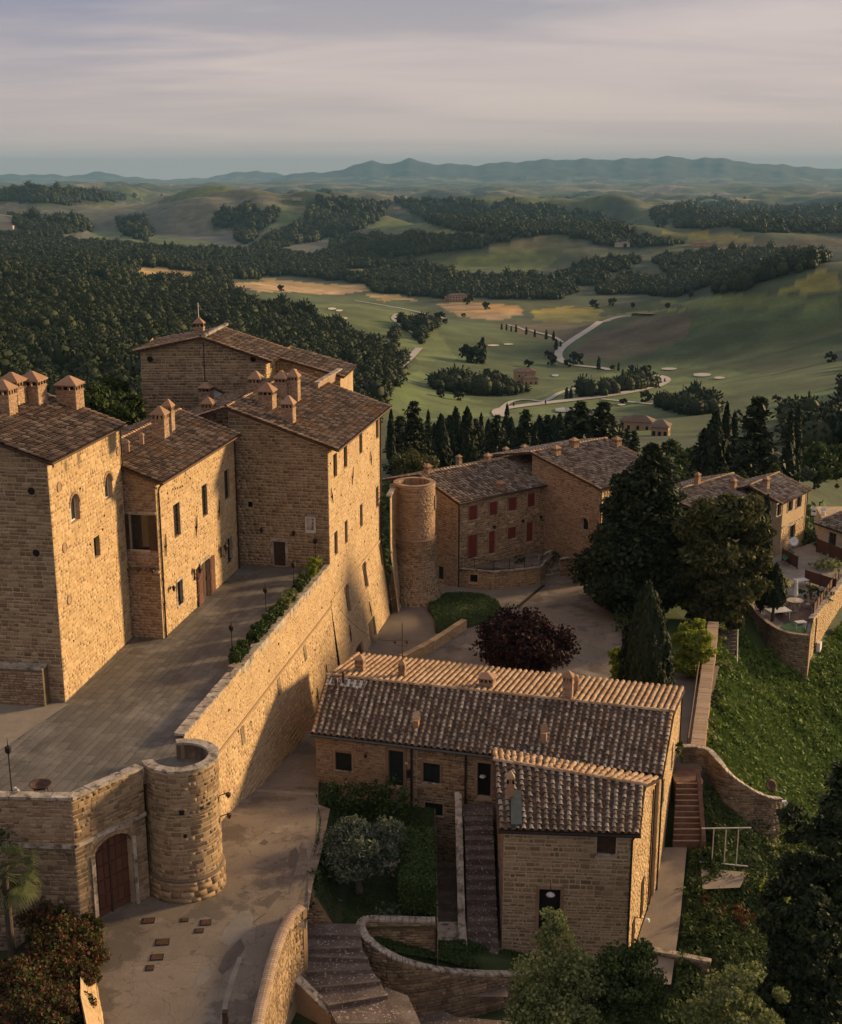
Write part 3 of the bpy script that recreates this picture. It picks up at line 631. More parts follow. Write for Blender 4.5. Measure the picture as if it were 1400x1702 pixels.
def H0(X, Y):
    X = np.asarray(X, float); Y = np.asarray(Y, float); sh = X.shape; X = X.ravel(); Y = Y.ravel(); out = np.empty(len(X))
    for i in range(0, len(X), 40000):
        x = X[i:i+40000]; y = Y[i:i+40000]; a, b = rq(x, y)
        z = kern((a[:, None]-ca_[None])**2 + (b[:, None]-cb_[None])**2) @ WT[:n_] + WT[n_] + WT[n_+1]*a + WT[n_+2]*b
        D = np.hypot(x, y)
        z += np.interp(D, [0, 260, 700, 1500, 3000, 6000, 12000, 15000], [0, 0, 1.5, 4.5, 24, 34, 16, 0])*wob(x, y, 620, 3)
        z += np.interp(D, [0, 300, 900, 3000, 8000, 14000], [0, 0, 1.6, 7, 10, 0])*wob(x, y, 210, 8)
        z += np.interp(D, [3000, 5000, 12000, 15000], [0, 8, 22, 10])*wob(x, y, 1900, 21)
        for hx, hy, hh, wx, wy in HILLS: z += hh*np.exp(-((x-hx)/wx)**2 - ((y-hy)/wy)**2)
        f = np.clip((D-14000)/1500, 0, 1); z = z*(1-f) + f*(-95)
        def mount(prof, D0, wd, seed, z):
            py = ridge_prof(prof, x, y); py = py + 1.2*np.sin(np.arctan2(x, y)*190) + .8*np.sin(np.arctan2(x, y)*430+2); el = np.arctan((851-py)/FPX) - PITCH; top = HC + np.tan(el)*D0 + 95
            rr = 1 - np.abs(D-D0)/wd; s = np.clip(rr, 0, 1); s = np.where(D < D0, s**1.4, s)
            g = 1 - 0.28*np.abs(wob(x, y, 1500, seed))*(1-s)*2.2 - 0.1*np.abs(wob(x, y, 600, seed+1))*(1-s)*2
            return np.maximum(z, -95 + top*s*np.clip(g, 0.2, 1.0))
        z = mount(RP2, 27000, 5000, 41, z); z = mount(RP1, 20500, 5200, 31, z)
        out[i:i+40000] = z
    return out.reshape(sh)
def inpoly(px, py, poly):
    r = np.zeros(px.shape, bool); n = len(poly); j = n-1
    for i in range(n):
        xi, yi = poly[i]; xj, yj = poly[j]
        if yi != yj:
            c = ((yi > py) != (yj > py)) & (px < (xj-xi)*(py-yi)/(yj-yi) + xi); r ^= c
        j = i
    return r
# sheets that lie over the ground: below them the terrain keeps 0.35 m under
FLATS = []
azs = np.concatenate([np.linspace(-44, -22, 40)[:-1], np.linspace(-22, 22, 560), np.linspace(22, 44, 40)[1:]])
dds = np.exp(np.linspace(math.log(30), math.log(34000), 640))
AZ, DD = np.meshgrid(np.radians(azs), dds); TX, TY = np.sin(AZ)*DD, np.cos(AZ)*DD
TZ = H0(TX, TY)
# fields and woods, traced from the photograph and laid on the land
pX, pY = proj(TX, TY, TZ)
nzs = wob(TX, TY, 90, 77)
jx = pX + 9*wob(TX, TY, 240, 55)*np.clip(1500/DD, .35, 1) + 5*wob(TX, TY, 60, 5)*np.clip(700/DD, .15, 1); jy = pY + 2.5*wob(TX, TY, 300, 56)*np.clip(1500/DD, .35, 1) + 2.0*wob(TX, TY, 45, 6)*np.clip(700/DD, .15, 1)
colr = np.zeros(TX.shape + (3,)); 
def setc(mask, c): colr[mask] = c
setc(pX > -1e9, (0.045, 0.062, 0.026))
big = wob(TX, TY, 900, 61)
setc((DD > 2300) & (big > 0.1), (0.10, 0.10, 0.06)); setc((DD > 2300) & (big < -0.4), (0.06, 0.085, 0.03)); setc((DD > 4500) & (big > 0.55), (0.20, 0.16, 0.10)); setc((DD > 4500) & (wob(TX, TY, 700, 15) > 0.5), (0.030, 0.045, 0.022))
setc((DD > 14800), (0.018, 0.027, 0.018)); setc((DD > 14000) & (TZ < 0) & (big > 0.2), (0.12, 0.12, 0.07))
GREEN = (0.060, 0.085, 0.026); LIGHT = (0.095, 0.125, 0.038); GREY = (0.105, 0.105, 0.062); BROWN = (0.10, 0.085, 0.04); YEL = (0.19, 0.17, 0.035); WHEAT = (0.36, 0.25, 0.105); WOOD = (0.018, 0.026, 0.012)
FIELDS = [
 ((0.12, 0.115, 0.07), [(0, 345), (200, 340), (420, 335), (540, 345), (620, 380), (560, 415), (300, 418), (0, 400)]), (LIGHT, [(150, 385), (240, 388), (300, 395), (420, 412), (330, 420), (190, 415)]), (LIGHT, [(470, 345), (560, 360), (500, 372), (430, 385)]),
 (GREY, [(560, 390), (700, 380), (900, 395), (1010, 410), (880, 420), (600, 412)]), (LIGHT, [(640, 362), (700, 372), (820, 402), (700, 388), (600, 385)]), (GREY, [(860, 405), (960, 400), (1020, 412), (940, 420)]),
 ((0.085, 0.11, 0.035), [(735, 470), (760, 430), (850, 415), (930, 425), (900, 445), (850, 468), (790, 478)]), (GREY, [(1180, 420), (1250, 400), (1400, 400), (1400, 430), (1300, 428)]), ((0.085, 0.075, 0.045), [(1160, 395), (1400, 398), (1400, 412), (1200, 412)]),
 (GREEN, [(380, 485), (640, 495), (760, 520), (900, 530), (1400, 500), (1400, 760), (1150, 740), (640, 700), (650, 640), (690, 600), (640, 560), (540, 540), (470, 515)]),
 (LIGHT, [(420, 500), (640, 505), (720, 530), (760, 600), (690, 600), (600, 545), (480, 515)]), ((0.10, 0.14, 0.04), [(640, 640), (700, 615), (740, 650), (820, 670), (900, 690), (700, 700), (640, 670)]), ((0.09, 0.125, 0.038), [(930, 645), (1090, 600), (1300, 620), (1240, 650), (1100, 690), (900, 700), (840, 690)]),
 ((0.05, 0.072, 0.022), [(1130, 540), (1400, 530), (1400, 600), (1280, 625), (1150, 600), (1080, 585)]), ((0.075, 0.105, 0.033), [(1200, 640), (1400, 620), (1400, 700), (1250, 690)]),
 (WHEAT, [(190, 468), (238, 441), (322, 449), (330, 474), (260, 474)]), ((0.06, 0.08, 0.03), [(320, 452), (350, 460), (330, 474)]), (WHEAT, [(362, 472), (460, 467), (600, 472), (606, 482), (560, 491), (430, 484)]), ((0.22, 0.19, 0.07), [(552, 448), (600, 445), (662, 446), (655, 455), (585, 459)]), ((0.09, 0.11, 0.05), [(270, 428), (358, 422), (360, 448), (290, 442)]),
 (WHEAT, [(590, 492), (660, 492), (700, 500), (640, 500)]), ((0.30, 0.20, 0.10), [(728, 503), (775, 500), (862, 512), (870, 524), (840, 530), (770, 527), (742, 516)]), (YEL, [(880, 517), (940, 512), (1000, 516), (990, 524), (890, 527)]), ((0.17, 0.16, 0.035), [(870, 527), (1000, 524), (1100, 515), (1150, 516), (1020, 528), (920, 535)]),
 (BROWN, [(820, 535), (930, 533), (1010, 530), (960, 560), (930, 572), (860, 548)]), ((0.095, 0.08, 0.042), [(955, 588), (1000, 548), (1060, 528), (1145, 521), (1130, 560), (1090, 585), (1020, 598), (965, 600)]),
 (YEL, [(1290, 488), (1330, 465), (1365, 449), (1400, 450), (1400, 488)]), (YEL, [(1090, 382), (1160, 386), (1260, 394), (1240, 402), (1160, 402)]), ((0.10, 0.125, 0.035), [(1100, 500), (1250, 490), (1400, 495), (1400, 512), (1140, 516)]),
]
for c, pl in FIELDS: setc(inpoly(jx, jy, pl) & (DD > 380), c)
WOODS = [
 [(0, 392), (60, 392), (120, 402), (250, 412), (345, 422), (356, 450), (330, 452), (240, 442), (190, 466), (330, 472), (375, 470), (390, 498), (470, 514), (560, 545), (640, 580), (672, 602), (655, 625), (640, 660), (560, 760), (-200, 900), (-200, 392)],
 [(355, 425), (400, 416), (480, 424), (560, 438), (700, 440), (760, 462), (870, 462), (930, 470), (960, 485), (920, 500), (840, 497), (700, 496), (610, 488), (606, 470), (500, 462), (360, 465)],
 [(358, 362), (465, 355), (455, 372), (405, 408), (388, 400), (396, 384), (358, 382)], [(195, 370), (240, 366), (250, 385), (245, 402), (200, 386)], [(10, 365), (140, 370), (142, 388), (60, 396), (36, 385)],
 [(530, 338), (645, 345), (620, 372), (560, 395), (440, 418), (418, 414), (490, 380)], [(655, 338), (870, 345), (985, 360), (1060, 395), (1130, 408), (1040, 415), (960, 398), (840, 384), (760, 366), (690, 358)],
 [(1080, 355), (1150, 343), (1290, 350), (1500, 350), (1500, 388), (1240, 386), (1090, 376)], [(560, 402), (640, 398), (700, 392), (850, 404), (800, 416), (700, 428), (600, 442), (520, 432)], [(700, 368), (760, 372), (890, 396), (850, 400), (760, 386)],
 [(1080, 436), (1240, 420), (1370, 425), (1380, 440), (1300, 462), (1230, 486), (1130, 496), (1088, 490), (1115, 470), (1100, 450)], [(930, 460), (1000, 436), (1060, 436), (1045, 450), (990, 476), (940, 476)], [(990, 482), (1040, 462), (1095, 470), (1105, 488), (1000, 490)],
 [(740, 478), (850, 468), (935, 470), (930, 500), (800, 497)], [(668, 540), (712, 532), (742, 536), (712, 556), (696, 576), (684, 560)], [(724, 640), (780, 640), (850, 648), (895, 656), (780, 656), (732, 650)],
 [(966, 656), (1010, 650), (1070, 638), (1078, 644), (1000, 664), (964, 663)], [(1086, 672), (1120, 670), (1180, 678), (1186, 686), (1150, 692), (1092, 680)], [(1290, 660), (1340, 640), (1420, 650), (1600, 660), (1600, 800), (1330, 760)], [(0, 320), (110, 318), (230, 330), (120, 342), (0, 336)], [(150, 420), (400, 417), (356, 424), (250, 414)]]
wood = np.zeros(TX.shape, bool)
for pl in WOODS: wood |= inpoly(jx, jy, pl)
for c, pl in FIELDS[13:19]: wood &= ~inpoly(jx, jy, pl)
wood &= DD > 250
wood |= (pX < 660) & (pX > -700) & (DD > 170) & (DD < 900) & (pY > 560) & (pX < 660-(pY-640)*0.6) 
wood |= (DD > 6500) & (wob(TX, TY, 800, 91) > 0.75) & (DD < 13000)
wood |= (pX < -40) & (DD > 150) & (DD < 1800); wood |= (pX > 1440) & (DD > 350) & (DD < 900) & (nzs > -.3)
colr[wood] = WOOD
for q in FLATS: pass
cell = (np.floor((TX + 90*wob(TX, TY, 500, 31))/330)*7919 + np.floor((TY*0.6 + TX*.4 + 120*wob(TX, TY, 600, 32))/260)*104729).astype(np.int64) % 997
cr_ = np.random.RandomState(2).rand(997, 3)
far_ = (DD > 1300) & ~wood; tint = np.stack([.72 + .75*cr_[cell, 0], .80 + .5*cr_[cell, 0], .75 + .5*cr_[cell, 1]], -1); colr = np.where(far_[..., None], colr*tint, colr)
colr[~wood & (DD > 300)] *= 0.98
colr *= (1 + 0.16*wob(TX, TY, 35, 12) + .12*wob(TX, TY, 110, 13))[..., None]
lines = np.sin((TX*np.cos(cr_[cell, 1]*3)+TY*np.sin(cr_[cell, 1]*3))*2*PI/26); colr *= (1 + .08*lines*((DD > 600) & ~wood))[..., None]
near = DD < 170                                                       # village ground: rough grass
colr[near] = (0.038, 0.050, 0.018)
setn = (DD < 145) & (TX > 17) & (TY > 79) & (TY < 118); colr[(DD < 140) & (TX > 13) & (TY <= 79)] = (0.03, 0.042, 0.014)
setn = setn & (DD < 140) & (TX > 14) & (TY < 125); colr[setn] = (0.055, 0.088, 0.022)
RPOLY = [(-14.2, 36), (-16.6, 55), (-17.2, 58.5), (-14, 62), (-12.0, 69), (-9.0, 86), (-5.5, 103), (-3, 116), (0, 121), (3, 124), (13.5, 131), (21, 124), (19, 100), (19.2, 92), (-4.5, 92), (-4.6, 82), (-6.6, 75), (-6.0, 66), (-6.1, 60), (-7.4, 50), (-7.9, 36)]
flat = inpoly(TX, TY, RPOLY); zz_ = np.interp(TY, [a for a, b in ZR], [b for a, b in ZR])
TZ = np.where(flat, np.minimum(TZ, zz_ - 0.35), TZ)
edge = (DD < 145) & inpoly(TX, TY, [(-18, 34), (-18, 60), (-13, 70), (-5, 125), (14, 133), (24, 126), (22, 92), (-3, 90), (-5.5, 60), (-6.4, 34)]); TZ = np.where(edge, np.minimum(TZ, zz_ - 0.12), TZ)
TERR_FLAT = [([(-45, 56), (-17, 56.5), (-13, 60), (-7, 96), (-45, 112)], -1.0)]
for pl, z in TERR_FLAT: TZ = np.where(inpoly(TX, TY, pl), z, TZ)
GARD = [([(-6.2, 76), (-6.2, 61.5), (-3.6, 60.6), (1.5, 61.2), (2.0, 75)], -1.75, 'a'), ([(1.5, 75), (1.2, 60.5), (-3, 60.5), (-1, 57), (5, 55.5), (12, 60), (5, 75)], -3.25, 'b')]
def garden_z(X, Y):
    """garden bank by the road falls to the lawn"""
    return np.interp(X, [-6.3, -5.0, -3.2, 3], [1.9, 0.4, -1.55, -1.65]) + np.clip((Y-70)/6, 0, 1)*np.interp(X, [-6.3, -1, 3], [-0.5, 0.3, -0.4])
g1 = inpoly(TX, TY, [(-6.3, 76.5), (-6.3, 60.6), (0.7, 60.4), (0.7, 76.5)]); TZ = np.where(g1, np.minimum(TZ, -0.1), TZ)
g2 = inpoly(TX, TY, [(0.7, 77), (0.7, 60.5), (-3.4, 60.4), (-3.4, 54), (13, 52), (13, 77)]); TZ = np.where(g2, np.minimum(TZ, -3.45), TZ)
g4 = inpoly(TX, TY, [(10.8, 60), (17.6, 60), (19.6, 77), (10.8, 77)]); TZ = np.where(g4, np.minimum(TZ, np.interp(TY, [61, 68, 75.4], [-4.6, -4.0, -3.15])), TZ)
g5 = inpoly(TX, TY, [(15, 76.5), (20, 76.5), (20, 84), (25.5, 101), (18, 101)]); TZ = np.where(g5, np.minimum(TZ, -.3), TZ)
g3 = inpoly(TX, TY, [(-6.6, 61.3), (-3.0, 60.9), (-1.0, 58), (1, 40), (-7.8, 40)]); TZ = np.where(g3, np.minimum(TZ, -5.2), TZ)
# ---- mesh
nr_, nc_ = TX.shape; V = np.stack([TX, TY, TZ], -1).reshape(-1, 3); I = np.arange(nr_*nc_).reshape(nr_, nc_)
F = np.stack([I[:-1, :-1], I[:-1, 1:], I[1:, 1:], I[1:, :-1]], -1).reshape(-1, 4)
M_land = mat('land', [(0.05, 0.07, 0.03), (0.1, 0.1, 0.05)], scale=0.03, fine=0.35, bump=0.25, bdist=0.8, attr='field')
me = mesh_np('ground', V, F, M_land, smooth=True)
at = me.color_attributes.new('field', 'FLOAT_COLOR', 'POINT'); at.data.foreach_set('color', np.concatenate([np.clip(colr, 0, 1).reshape(-1, 3), np.ones((nr_*nc_, 1))], 1).astype(np.float32).ravel())
go = bpy.data.objects.new('ground', me); put(go, (0, 0, 0)); go['kind'] = 'structure'
# rear ground behind the camera keeps the land closed
mb = MB(); ring = [(math.sin(math.radians(a))*r, math.cos(math.radians(a))*r) for r in (0,) for a in (0,)]
for a in range(44, 316, 16):
    A, B = math.radians(a), math.radians(min(a+16, 316))
    for r0_, r1_, za, zb in ((0, 60, -14, -20), (60, 600, -20, -70), (600, 34000, -70, -95)):
        mb.quad((math.sin(A)*r0_, math.cos(A)*r0_, za), (math.sin(A)*r1_, math.cos(A)*r1_, zb), (math.sin(B)*r1_, math.cos(B)*r1_, zb), (math.sin(B)*r0_+1e-3, math.cos(B)*r0_, za))
M_land2 = mat('far_land', [(0.035, 0.05, 0.02), (0.07, 0.08, 0.035)], scale=0.01, fine=0.3, bump=0)
mb.build('terrain', M_land2, kind='structure')
# ---- ground height on the finished mesh (bilinear), and where a line of sight meets it
la = np.radians(azs); ld = np.log(dds)
def hgt(X, Y):
    X = np.asarray(X, float); Y = np.asarray(Y, float)
    a = np.arctan2(X, Y); d = np.log(np.hypot(X, Y))
    i = np.clip(np.searchsorted(ld, d)-1, 0, nr_-2); j = np.clip(np.searchsorted(la, a)-1, 0, nc_-2)
    u = np.clip((d-ld[i])/(ld[i+1]-ld[i]), 0, 1); v = np.clip((a-la[j])/(la[j+1]-la[j]), 0, 1)
    return (TZ[i, j]*(1-u)+TZ[i+1, j]*u)*(1-v) + (TZ[i, j+1]*(1-u)+TZ[i+1, j+1]*u)*v
def RC(px, py, dmin=45):
    d = np.array(ray(px, py)); d = d/math.hypot(d[0], d[1]); t = np.exp(np.linspace(math.log(dmin), math.log(33000), 2600))
    X, Y, Z = d[0]*t, d[1]*t, HC + d[2]*t; g = hgt(X, Y); k = np.argmax(Z < g)
    if k == 0: k = 1
    a = (Z[k-1]-g[k-1]); b = (g[k]-Z[k]); q = a/(a+b+1e-9); T = t[k-1]*(1-q)+t[k]*q
    return Vector((d[0]*T, d[1]*T, float(hgt(d[0]*T, d[1]*T))))
def smooth_line(pts, n=8):
    P = [Vector(p) for p in pts]; out = []
    for i in range(len(P)-1):
        a = P[max(i-1, 0)]; b = P[i]; c = P[i+1]; d = P[min(i+2, len(P)-1)]
        for k in range(n):
            t = k/n; out.append(0.5*((2*b) + (c-a)*t + (2*a-5*b+4*c-d)*t*t + (3*b-a-3*c+d)*t**3))
    out.append(P[-1]); return out
def drape(name, px, w, m, lift=0.35, n=6):
    L_ = [RC(p[0], p[1]) for p in smooth_line([(a, b, 0) for a, b in px], n)]
    Ls = [L_[0]]
    for p in L_[1:]:
        d = (p-Ls[-1]).length
        k = max(1, int(d/12)); q0 = Ls[-1]
        for j in range(1, k+1): Ls.append(q0.lerp(p, j/k))
    for _ in range(3): Ls = [Ls[0]] + [(Ls[i-1]+Ls[i]*2+Ls[i+1])/4 for i in range(1, len(Ls)-1)] + [Ls[-1]]
    mb = MB(); prev = None
    for i, p in enumerate(Ls):
        t = Ls[min(i+1, len(Ls)-1)] - Ls[max(i-1, 0)]; nn_ = Vector((t.y, -t.x, 0)).normalized()*w/2
        a, b = p - nn_, p + nn_; zt = max(float(hgt(a.x, a.y)), float(hgt(b.x, b.y)), float(hgt(p.x, p.y))) + lift; a.z = b.z = zt
        if prev: mb.quad(prev[0], prev[1], b, a)
        prev = (a, b)
    o = mb.build(name, m, kind='structure'); return o
M_farroad = mat('white_gravel_road', [(0.34, 0.30, 0.25), (0.44, 0.40, 0.34)], scale=0.05, fine=2, bump=0)
M_sand = mat('bunker_sand', [(0.50, 0.42, 0.32), (0.58, 0.50, 0.40)], scale=0.2, fine=2, bump=0)
drape('road', [(1085, 524), (1050, 524), (1010, 532), (975, 552), (940, 574), (928, 588), (934, 601), (960, 608), (1000, 612), (1015, 616)], 5.8, M_farroad)
drape('road', [(1078, 624), (1098, 626), (1108, 632), (1098, 640), (1060, 650), (1000, 660), (940, 667), (870, 675), (838, 680), (828, 686), (834, 694)], 5.5, M_farroad)
drape('road', [(690, 555), (666, 540), (655, 530), (662, 523)], 5, M_farroad); drape('road', [(697, 580), (680, 598), (660, 618)], 5, M_farroad)
drape('path', [(832, 682), (850, 668), (880, 665), (905, 668), (935, 652), (970, 645)], 2.6, M_farroad)
drape('path', [(845, 540), (880, 550), (920, 560), (935, 570)], 3, M_farroad); drape('path', [(1000, 664), (1080, 672), (1140, 676)], 2.5, M_farroad)
drape('path', [(590, 500), (640, 508), (700, 520), (740, 530)], 3.5, M_farroad)
def patch(name, px, m, lift=0.5):
    P = [RC(a, b) for a, b in px]; c = sum(P, Vector())/len(P); mb = MB(); z = max(float(hgt(p.x, p.y)) for p in P + [c]) + lift
    for p in P: p.z = float(hgt(p.x, p.y)) + lift
    c.z = float(hgt(c.x, c.y)) + lift
    for i in range(len(P)): mb.poly([c, P[i], P[(i+1) % len(P)]])
    return mb.build(name, m, kind='structure')
def ell(cx, cy, a, b, n=12): return [(cx + a*math.cos(2*PI*k/n)*(1+.15*math.sin(3*k)), cy + b*math.sin(2*PI*k/n)) for k in range(n)]
for cx, cy, a, b in ((552, 514, 7, 1.8), (564, 517, 6, 1.6), (557, 528, 7, 1.8), (570, 530, 8, 1.6), (1112, 614, 13, 2), (1167, 624, 15, 3), (1196, 629, 9, 2), (1033, 674, 7, 1.6), (820, 575, 10, 1.5), (845, 573, 8, 1.2)): patch('sand_bunker', ell(cx, cy, a, b), M_sand)
M_pond = mat('pond_water', [(0.30, 0.29, 0.28), (0.36, 0.35, 0.34)], scale=0.1, fine=1, bump=0, rough=0.15)
patch('pond', ell(938, 683, 16, 4), M_pond); patch('pond', ell(978, 687, 9, 7), M_pond); patch('pond', ell(923, 625, 6, 2), mat('pool_water', [(0.25, 0.36, 0.38), (0.3, 0.42, 0.44)], scale=.1, fine=1, bump=0, rough=.2))
# ================================================================ WOODS
def lump(seed, res=2, k=0.22):
    import bmesh
    bm = bmesh.new(); bmesh.ops.create_icosphere(bm, subdivisions=res, radius=0.5); r = np.random.RandomState(seed); dirs = r.normal(size=(26, 3)); dirs /= np.linalg.norm(dirs, axis=1)[:, None]
    for v in bm.verts:
        c = np.array(v.co); c = c/np.linalg.norm(c); q = np.max(dirs @ c); g = 0.5*(1 - k + k*1.4*(q-0.75)/0.25) + r.uniform(-.025, .025)
        v.co = Vector(c*g); v.co.z = v.co.z*1.05 + 0.42
    V = np.array([v.co for v in bm.verts]); F = np.array([[v.index for v in f.verts] for f in bm.faces]); bm.free(); return V, F
def leafy(seed, res, n, sz):
    V, F = lump(seed, res, .34); r = np.random.RandomState(seed); i = r.randint(0, len(V), n); c = np.array([0, 0, .42]); C = c + (V[i]-c)*(1 + r.normal(size=n)*.10)[:, None]; N_ = r.normal(size=(n, 3)); A = r.normal(size=(n, 3)); A /= np.linalg.norm(A, axis=1)[:, None]; B = np.cross(N_, A); B /= np.linalg.norm(B, axis=1)[:, None]
    T_ = np.stack([C+A*sz, C-A*sz*.6+B*sz, C-A*sz*.6-B*sz], 1).reshape(-1, 3); return np.vstack([V*.0+ (c+(V-c)*.9), T_]), np.vstack([F, np.arange(3*n).reshape(n, 3)+len(V)])
src = bpy.data.collections.new('crown_kinds')
for k in range(7):
    V, F = leafy(k, 2, 420, .055); o = bpy.data.objects.new('forest_crown', mesh_np('forest_crown', V, F, M_forest)); src.objects.link(o)
src2 = bpy.data.collections.new('far_crown_kinds')
for k in range(3):
    V, F = leafy(k+9, 2, 150, .075); o = bpy.data.objects.new('forest_crown', mesh_np('forest_crown', V, F, M_forest)); src2.objects.link(o)
def gn_instances(name, P, scl, coll, label, cat='woods', zs=1.0):
    me = bpy.data.meshes.new(name); me.vertices.add(len(P)); me.vertices.foreach_set('co', np.asarray(P, dtype=np.float32).ravel())
    a = me.attributes.new('scl', 'FLOAT_VECTOR', 'POINT'); a.data.foreach_set('vector', np.asarray(scl, dtype=np.float32).ravel())
    a = me.attributes.new('rot', 'FLOAT_VECTOR', 'POINT'); rr = np.zeros((len(P), 3), dtype=np.float32); rr[:, 2] = RNG.uniform(0, 6.28, len(P)); a.data.foreach_set('vector', rr.ravel())
    o = bpy.data.objects.new(name, me); put(o, (0, 0, 0)); tag(o, label, cat, kind='stuff')
    g = bpy.data.node_groups.new(name, 'GeometryNodeTree'); g.interface.new_socket('Geometry', in_out='INPUT', socket_type='NodeSocketGeometry'); g.interface.new_socket('Geometry', in_out='OUTPUT', socket_type='NodeSocketGeometry')
    n = g.nodes; l = g.links; gi = n.new('NodeGroupInput'); gout = n.new('NodeGroupOutput'); ins = n.new('GeometryNodeInstanceOnPoints'); ci = n.new('GeometryNodeCollectionInfo')
    ci.inputs['Collection'].default_value = coll; ci.inputs['Separate Children'].default_value = True; ci.inputs['Reset Children'].default_value = True
    ins.inputs['Pick Instance'].default_value = True
    s = n.new('GeometryNodeInputNamedAttribute'); s.data_type = 'FLOAT_VECTOR'; s.inputs[0].default_value = 'scl'; r = n.new('GeometryNodeInputNamedAttribute'); r.data_type = 'FLOAT_VECTOR'; r.inputs[0].default_value = 'rot'
    l.new(gi.outputs[0], ins.inputs['Points']); l.new(ci.outputs[0], ins.inputs['Instance']); l.new(s.outputs[0], ins.inputs['Scale']); l.new(r.outputs[0], ins.inputs['Rotation']); l.new(ins.outputs[0], gout.inputs[0])
    md = o.modifiers.new('instances', 'NODES'); md.node_group = g; return o
cellA = np.abs((DD[1:, 1:]-DD[:-1, :-1])*DD[:-1, :-1]*(AZ[1:, 1:]-AZ[:-1, :-1])); wc = wood[:-1, :-1]
def scatter(dm0, dm1, spacing, frac=1.0, mask=None):
    m = wc & (DD[:-1, :-1] >= dm0) & (DD[:-1, :-1] < dm1) & (np.abs(AZ[:-1, :-1]) < math.radians(26)) if mask is None else mask
    i, j = np.nonzero(m); ex = cellA[i, j]/(spacing**2)*frac; c = np.floor(ex + RNG.rand(len(ex))).astype(int)
    ii = np.repeat(i, c); jj = np.repeat(j, c); u = RNG.rand(len(ii)); v = RNG.rand(len(ii))
    D_ = DD[ii, jj]*(1-u)+DD[ii+1, jj]*u; A_2 = AZ[ii, jj]*(1-v)+AZ[ii, jj+1]*v
    X, Y = np.sin(A_2)*D_, np.cos(A_2)*D_; return X, Y, hgt(X, Y)
def plant(name, dm0, dm1, sp, s0, s1, coll, label, ck=None):
    X, Y, Z = scatter(dm0, dm1, sp); keep = wob(X, Y, 70, 55) + RNG.normal(size=len(X))*.25 > -.85; X, Y, Z = X[keep], Y[keep], Z[keep]; s = (s0 + (s1-s0)*RNG.rand(len(X))**1.6)*(1+0.35*(RNG.rand(len(X)) > 0.92))*np.clip(1+.25*wob(X, Y, 120, 56), .7, 1.3); sc = np.stack([s, s, s*RNG.uniform(0.85, 1.35, len(X))], 1)
    gn_instances(name, np.stack([X, Y, Z], 1), sc, coll, label); print(name, len(X))
plant('near_forest', 150, 1000, 4.3, 4, 7.2, src, 'dense mixed broadleaf forest on the slope left of the castle')
plant('middle_forest', 1000, 2600, 6.0, 5.2, 9, src2, 'dark woods between the wheat fields and the golf course')
plant('far_forest', 2600, 7000, 13, 11, 19, src2, 'woods on the far rolling hills below the mountains')
# ================================================================ CASTLE
T = 10.0
def gable_top(f, ze, slope, apex_u, ze1=None):
    """height of a raked wall head along u, highest at apex_u"""
    def t(u): return ze + slope*(apex_u - abs(u-apex_u))
    return t
def light_small(name, label, f, px, py, group):
    """little wall light: bracket and box lantern"""
    u, v = f.uv(px, py); P = f(u, v, 0.05)
    t = thing(name, label, 'wall lamp', P, group)
    bxm(f, u-0.05, u+0.05, v-0.1, v+0.1, 0.05, 0.1).build('back_plate', M_iron, t)
    MB().tube([f(u, v+0.05, 0.1), f(u, v+0.12, 0.3)], 0.02, 6).build('bracket', M_iron, t)
    p = f(u, v-0.22, 0.3); MB().lathe(p, [(0.06, 0), (0.12, 0.22), (0.14, 0.30), (0.03, 0.42)], 6).build('lantern', M_iron, t)
    return t
# ---- A: residential tower on the left
A0 = Vector((-20.9, 69.6, 0)); A1 = Vector((-19.35, 80.4, 0)); dA = (A1-A0).normalized(); nA = Vector((dA.y, -dA.x, 0))     # nA points to the sun side
fA = wall_map(A0, A1); LA = 9.0
Aw = A0 - nA*LA; fAf = wall_map(Aw, A0); ZA = 24.6; slA = 0.35
tA = thing('tower_house', 'square stone tower house at the left edge under four big brick chimneys', 'tower house', (A0.x-4, A0.y+5, T), 'buildings of the castle')
hA = [fA.box(117, 133, 820, 868), fA.box(174, 187, 786, 830), fA.box(156.5, 166.5, 891, 927)]
wA = wall(tA, fA, T-0.3, ZA, hA, m=M_plaster, reveal=0.35)
masonry(wA, fA, T, ZA-0.1, hA, sw=0.5, sh=0.24, m=M_stone_pale, nind=290, proud=0.016, pad=0.02, gap=0.035)
topA = lambda u: ZA + slA*min(LA-u, 6.2 + 0*u) if u > LA-6.2 else ZA + slA*(6.2 - (LA-6.2-u))
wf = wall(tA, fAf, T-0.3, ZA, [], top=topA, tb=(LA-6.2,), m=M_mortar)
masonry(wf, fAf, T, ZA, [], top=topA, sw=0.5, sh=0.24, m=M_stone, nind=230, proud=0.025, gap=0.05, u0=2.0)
for fx, p, q in ((wall_map(A1, A1 - nA*LA), T, ZA), (wall_map(A1 - nA*LA, Aw), T, ZA)): wall(tA, fx, T-2, ZA, [], m=M_mortar)
for h, ar in zip(hA, (1, 1, 0)): window(tA, fA, h, 'glass', frame=M_white if ar else M_wood, arch=bool(ar), sill=False, depth=0.3)
for px, py in ((98, 809), (196, 750), (107, 910), (200.5, 846), (204, 925), (115, 997)): disc(tA, fA, px, py, 0.24, M_brick)
for px, py in ((53, 816), (61, 919)): disc(tA, fAf, px, py, 0.22, M_dark)
putlog(tA, fA, [(88, 775), (101, 806), (173, 857), (150, 905), (120, 850), (122, 1065), (170, 880), (133, 812)], 0.13)
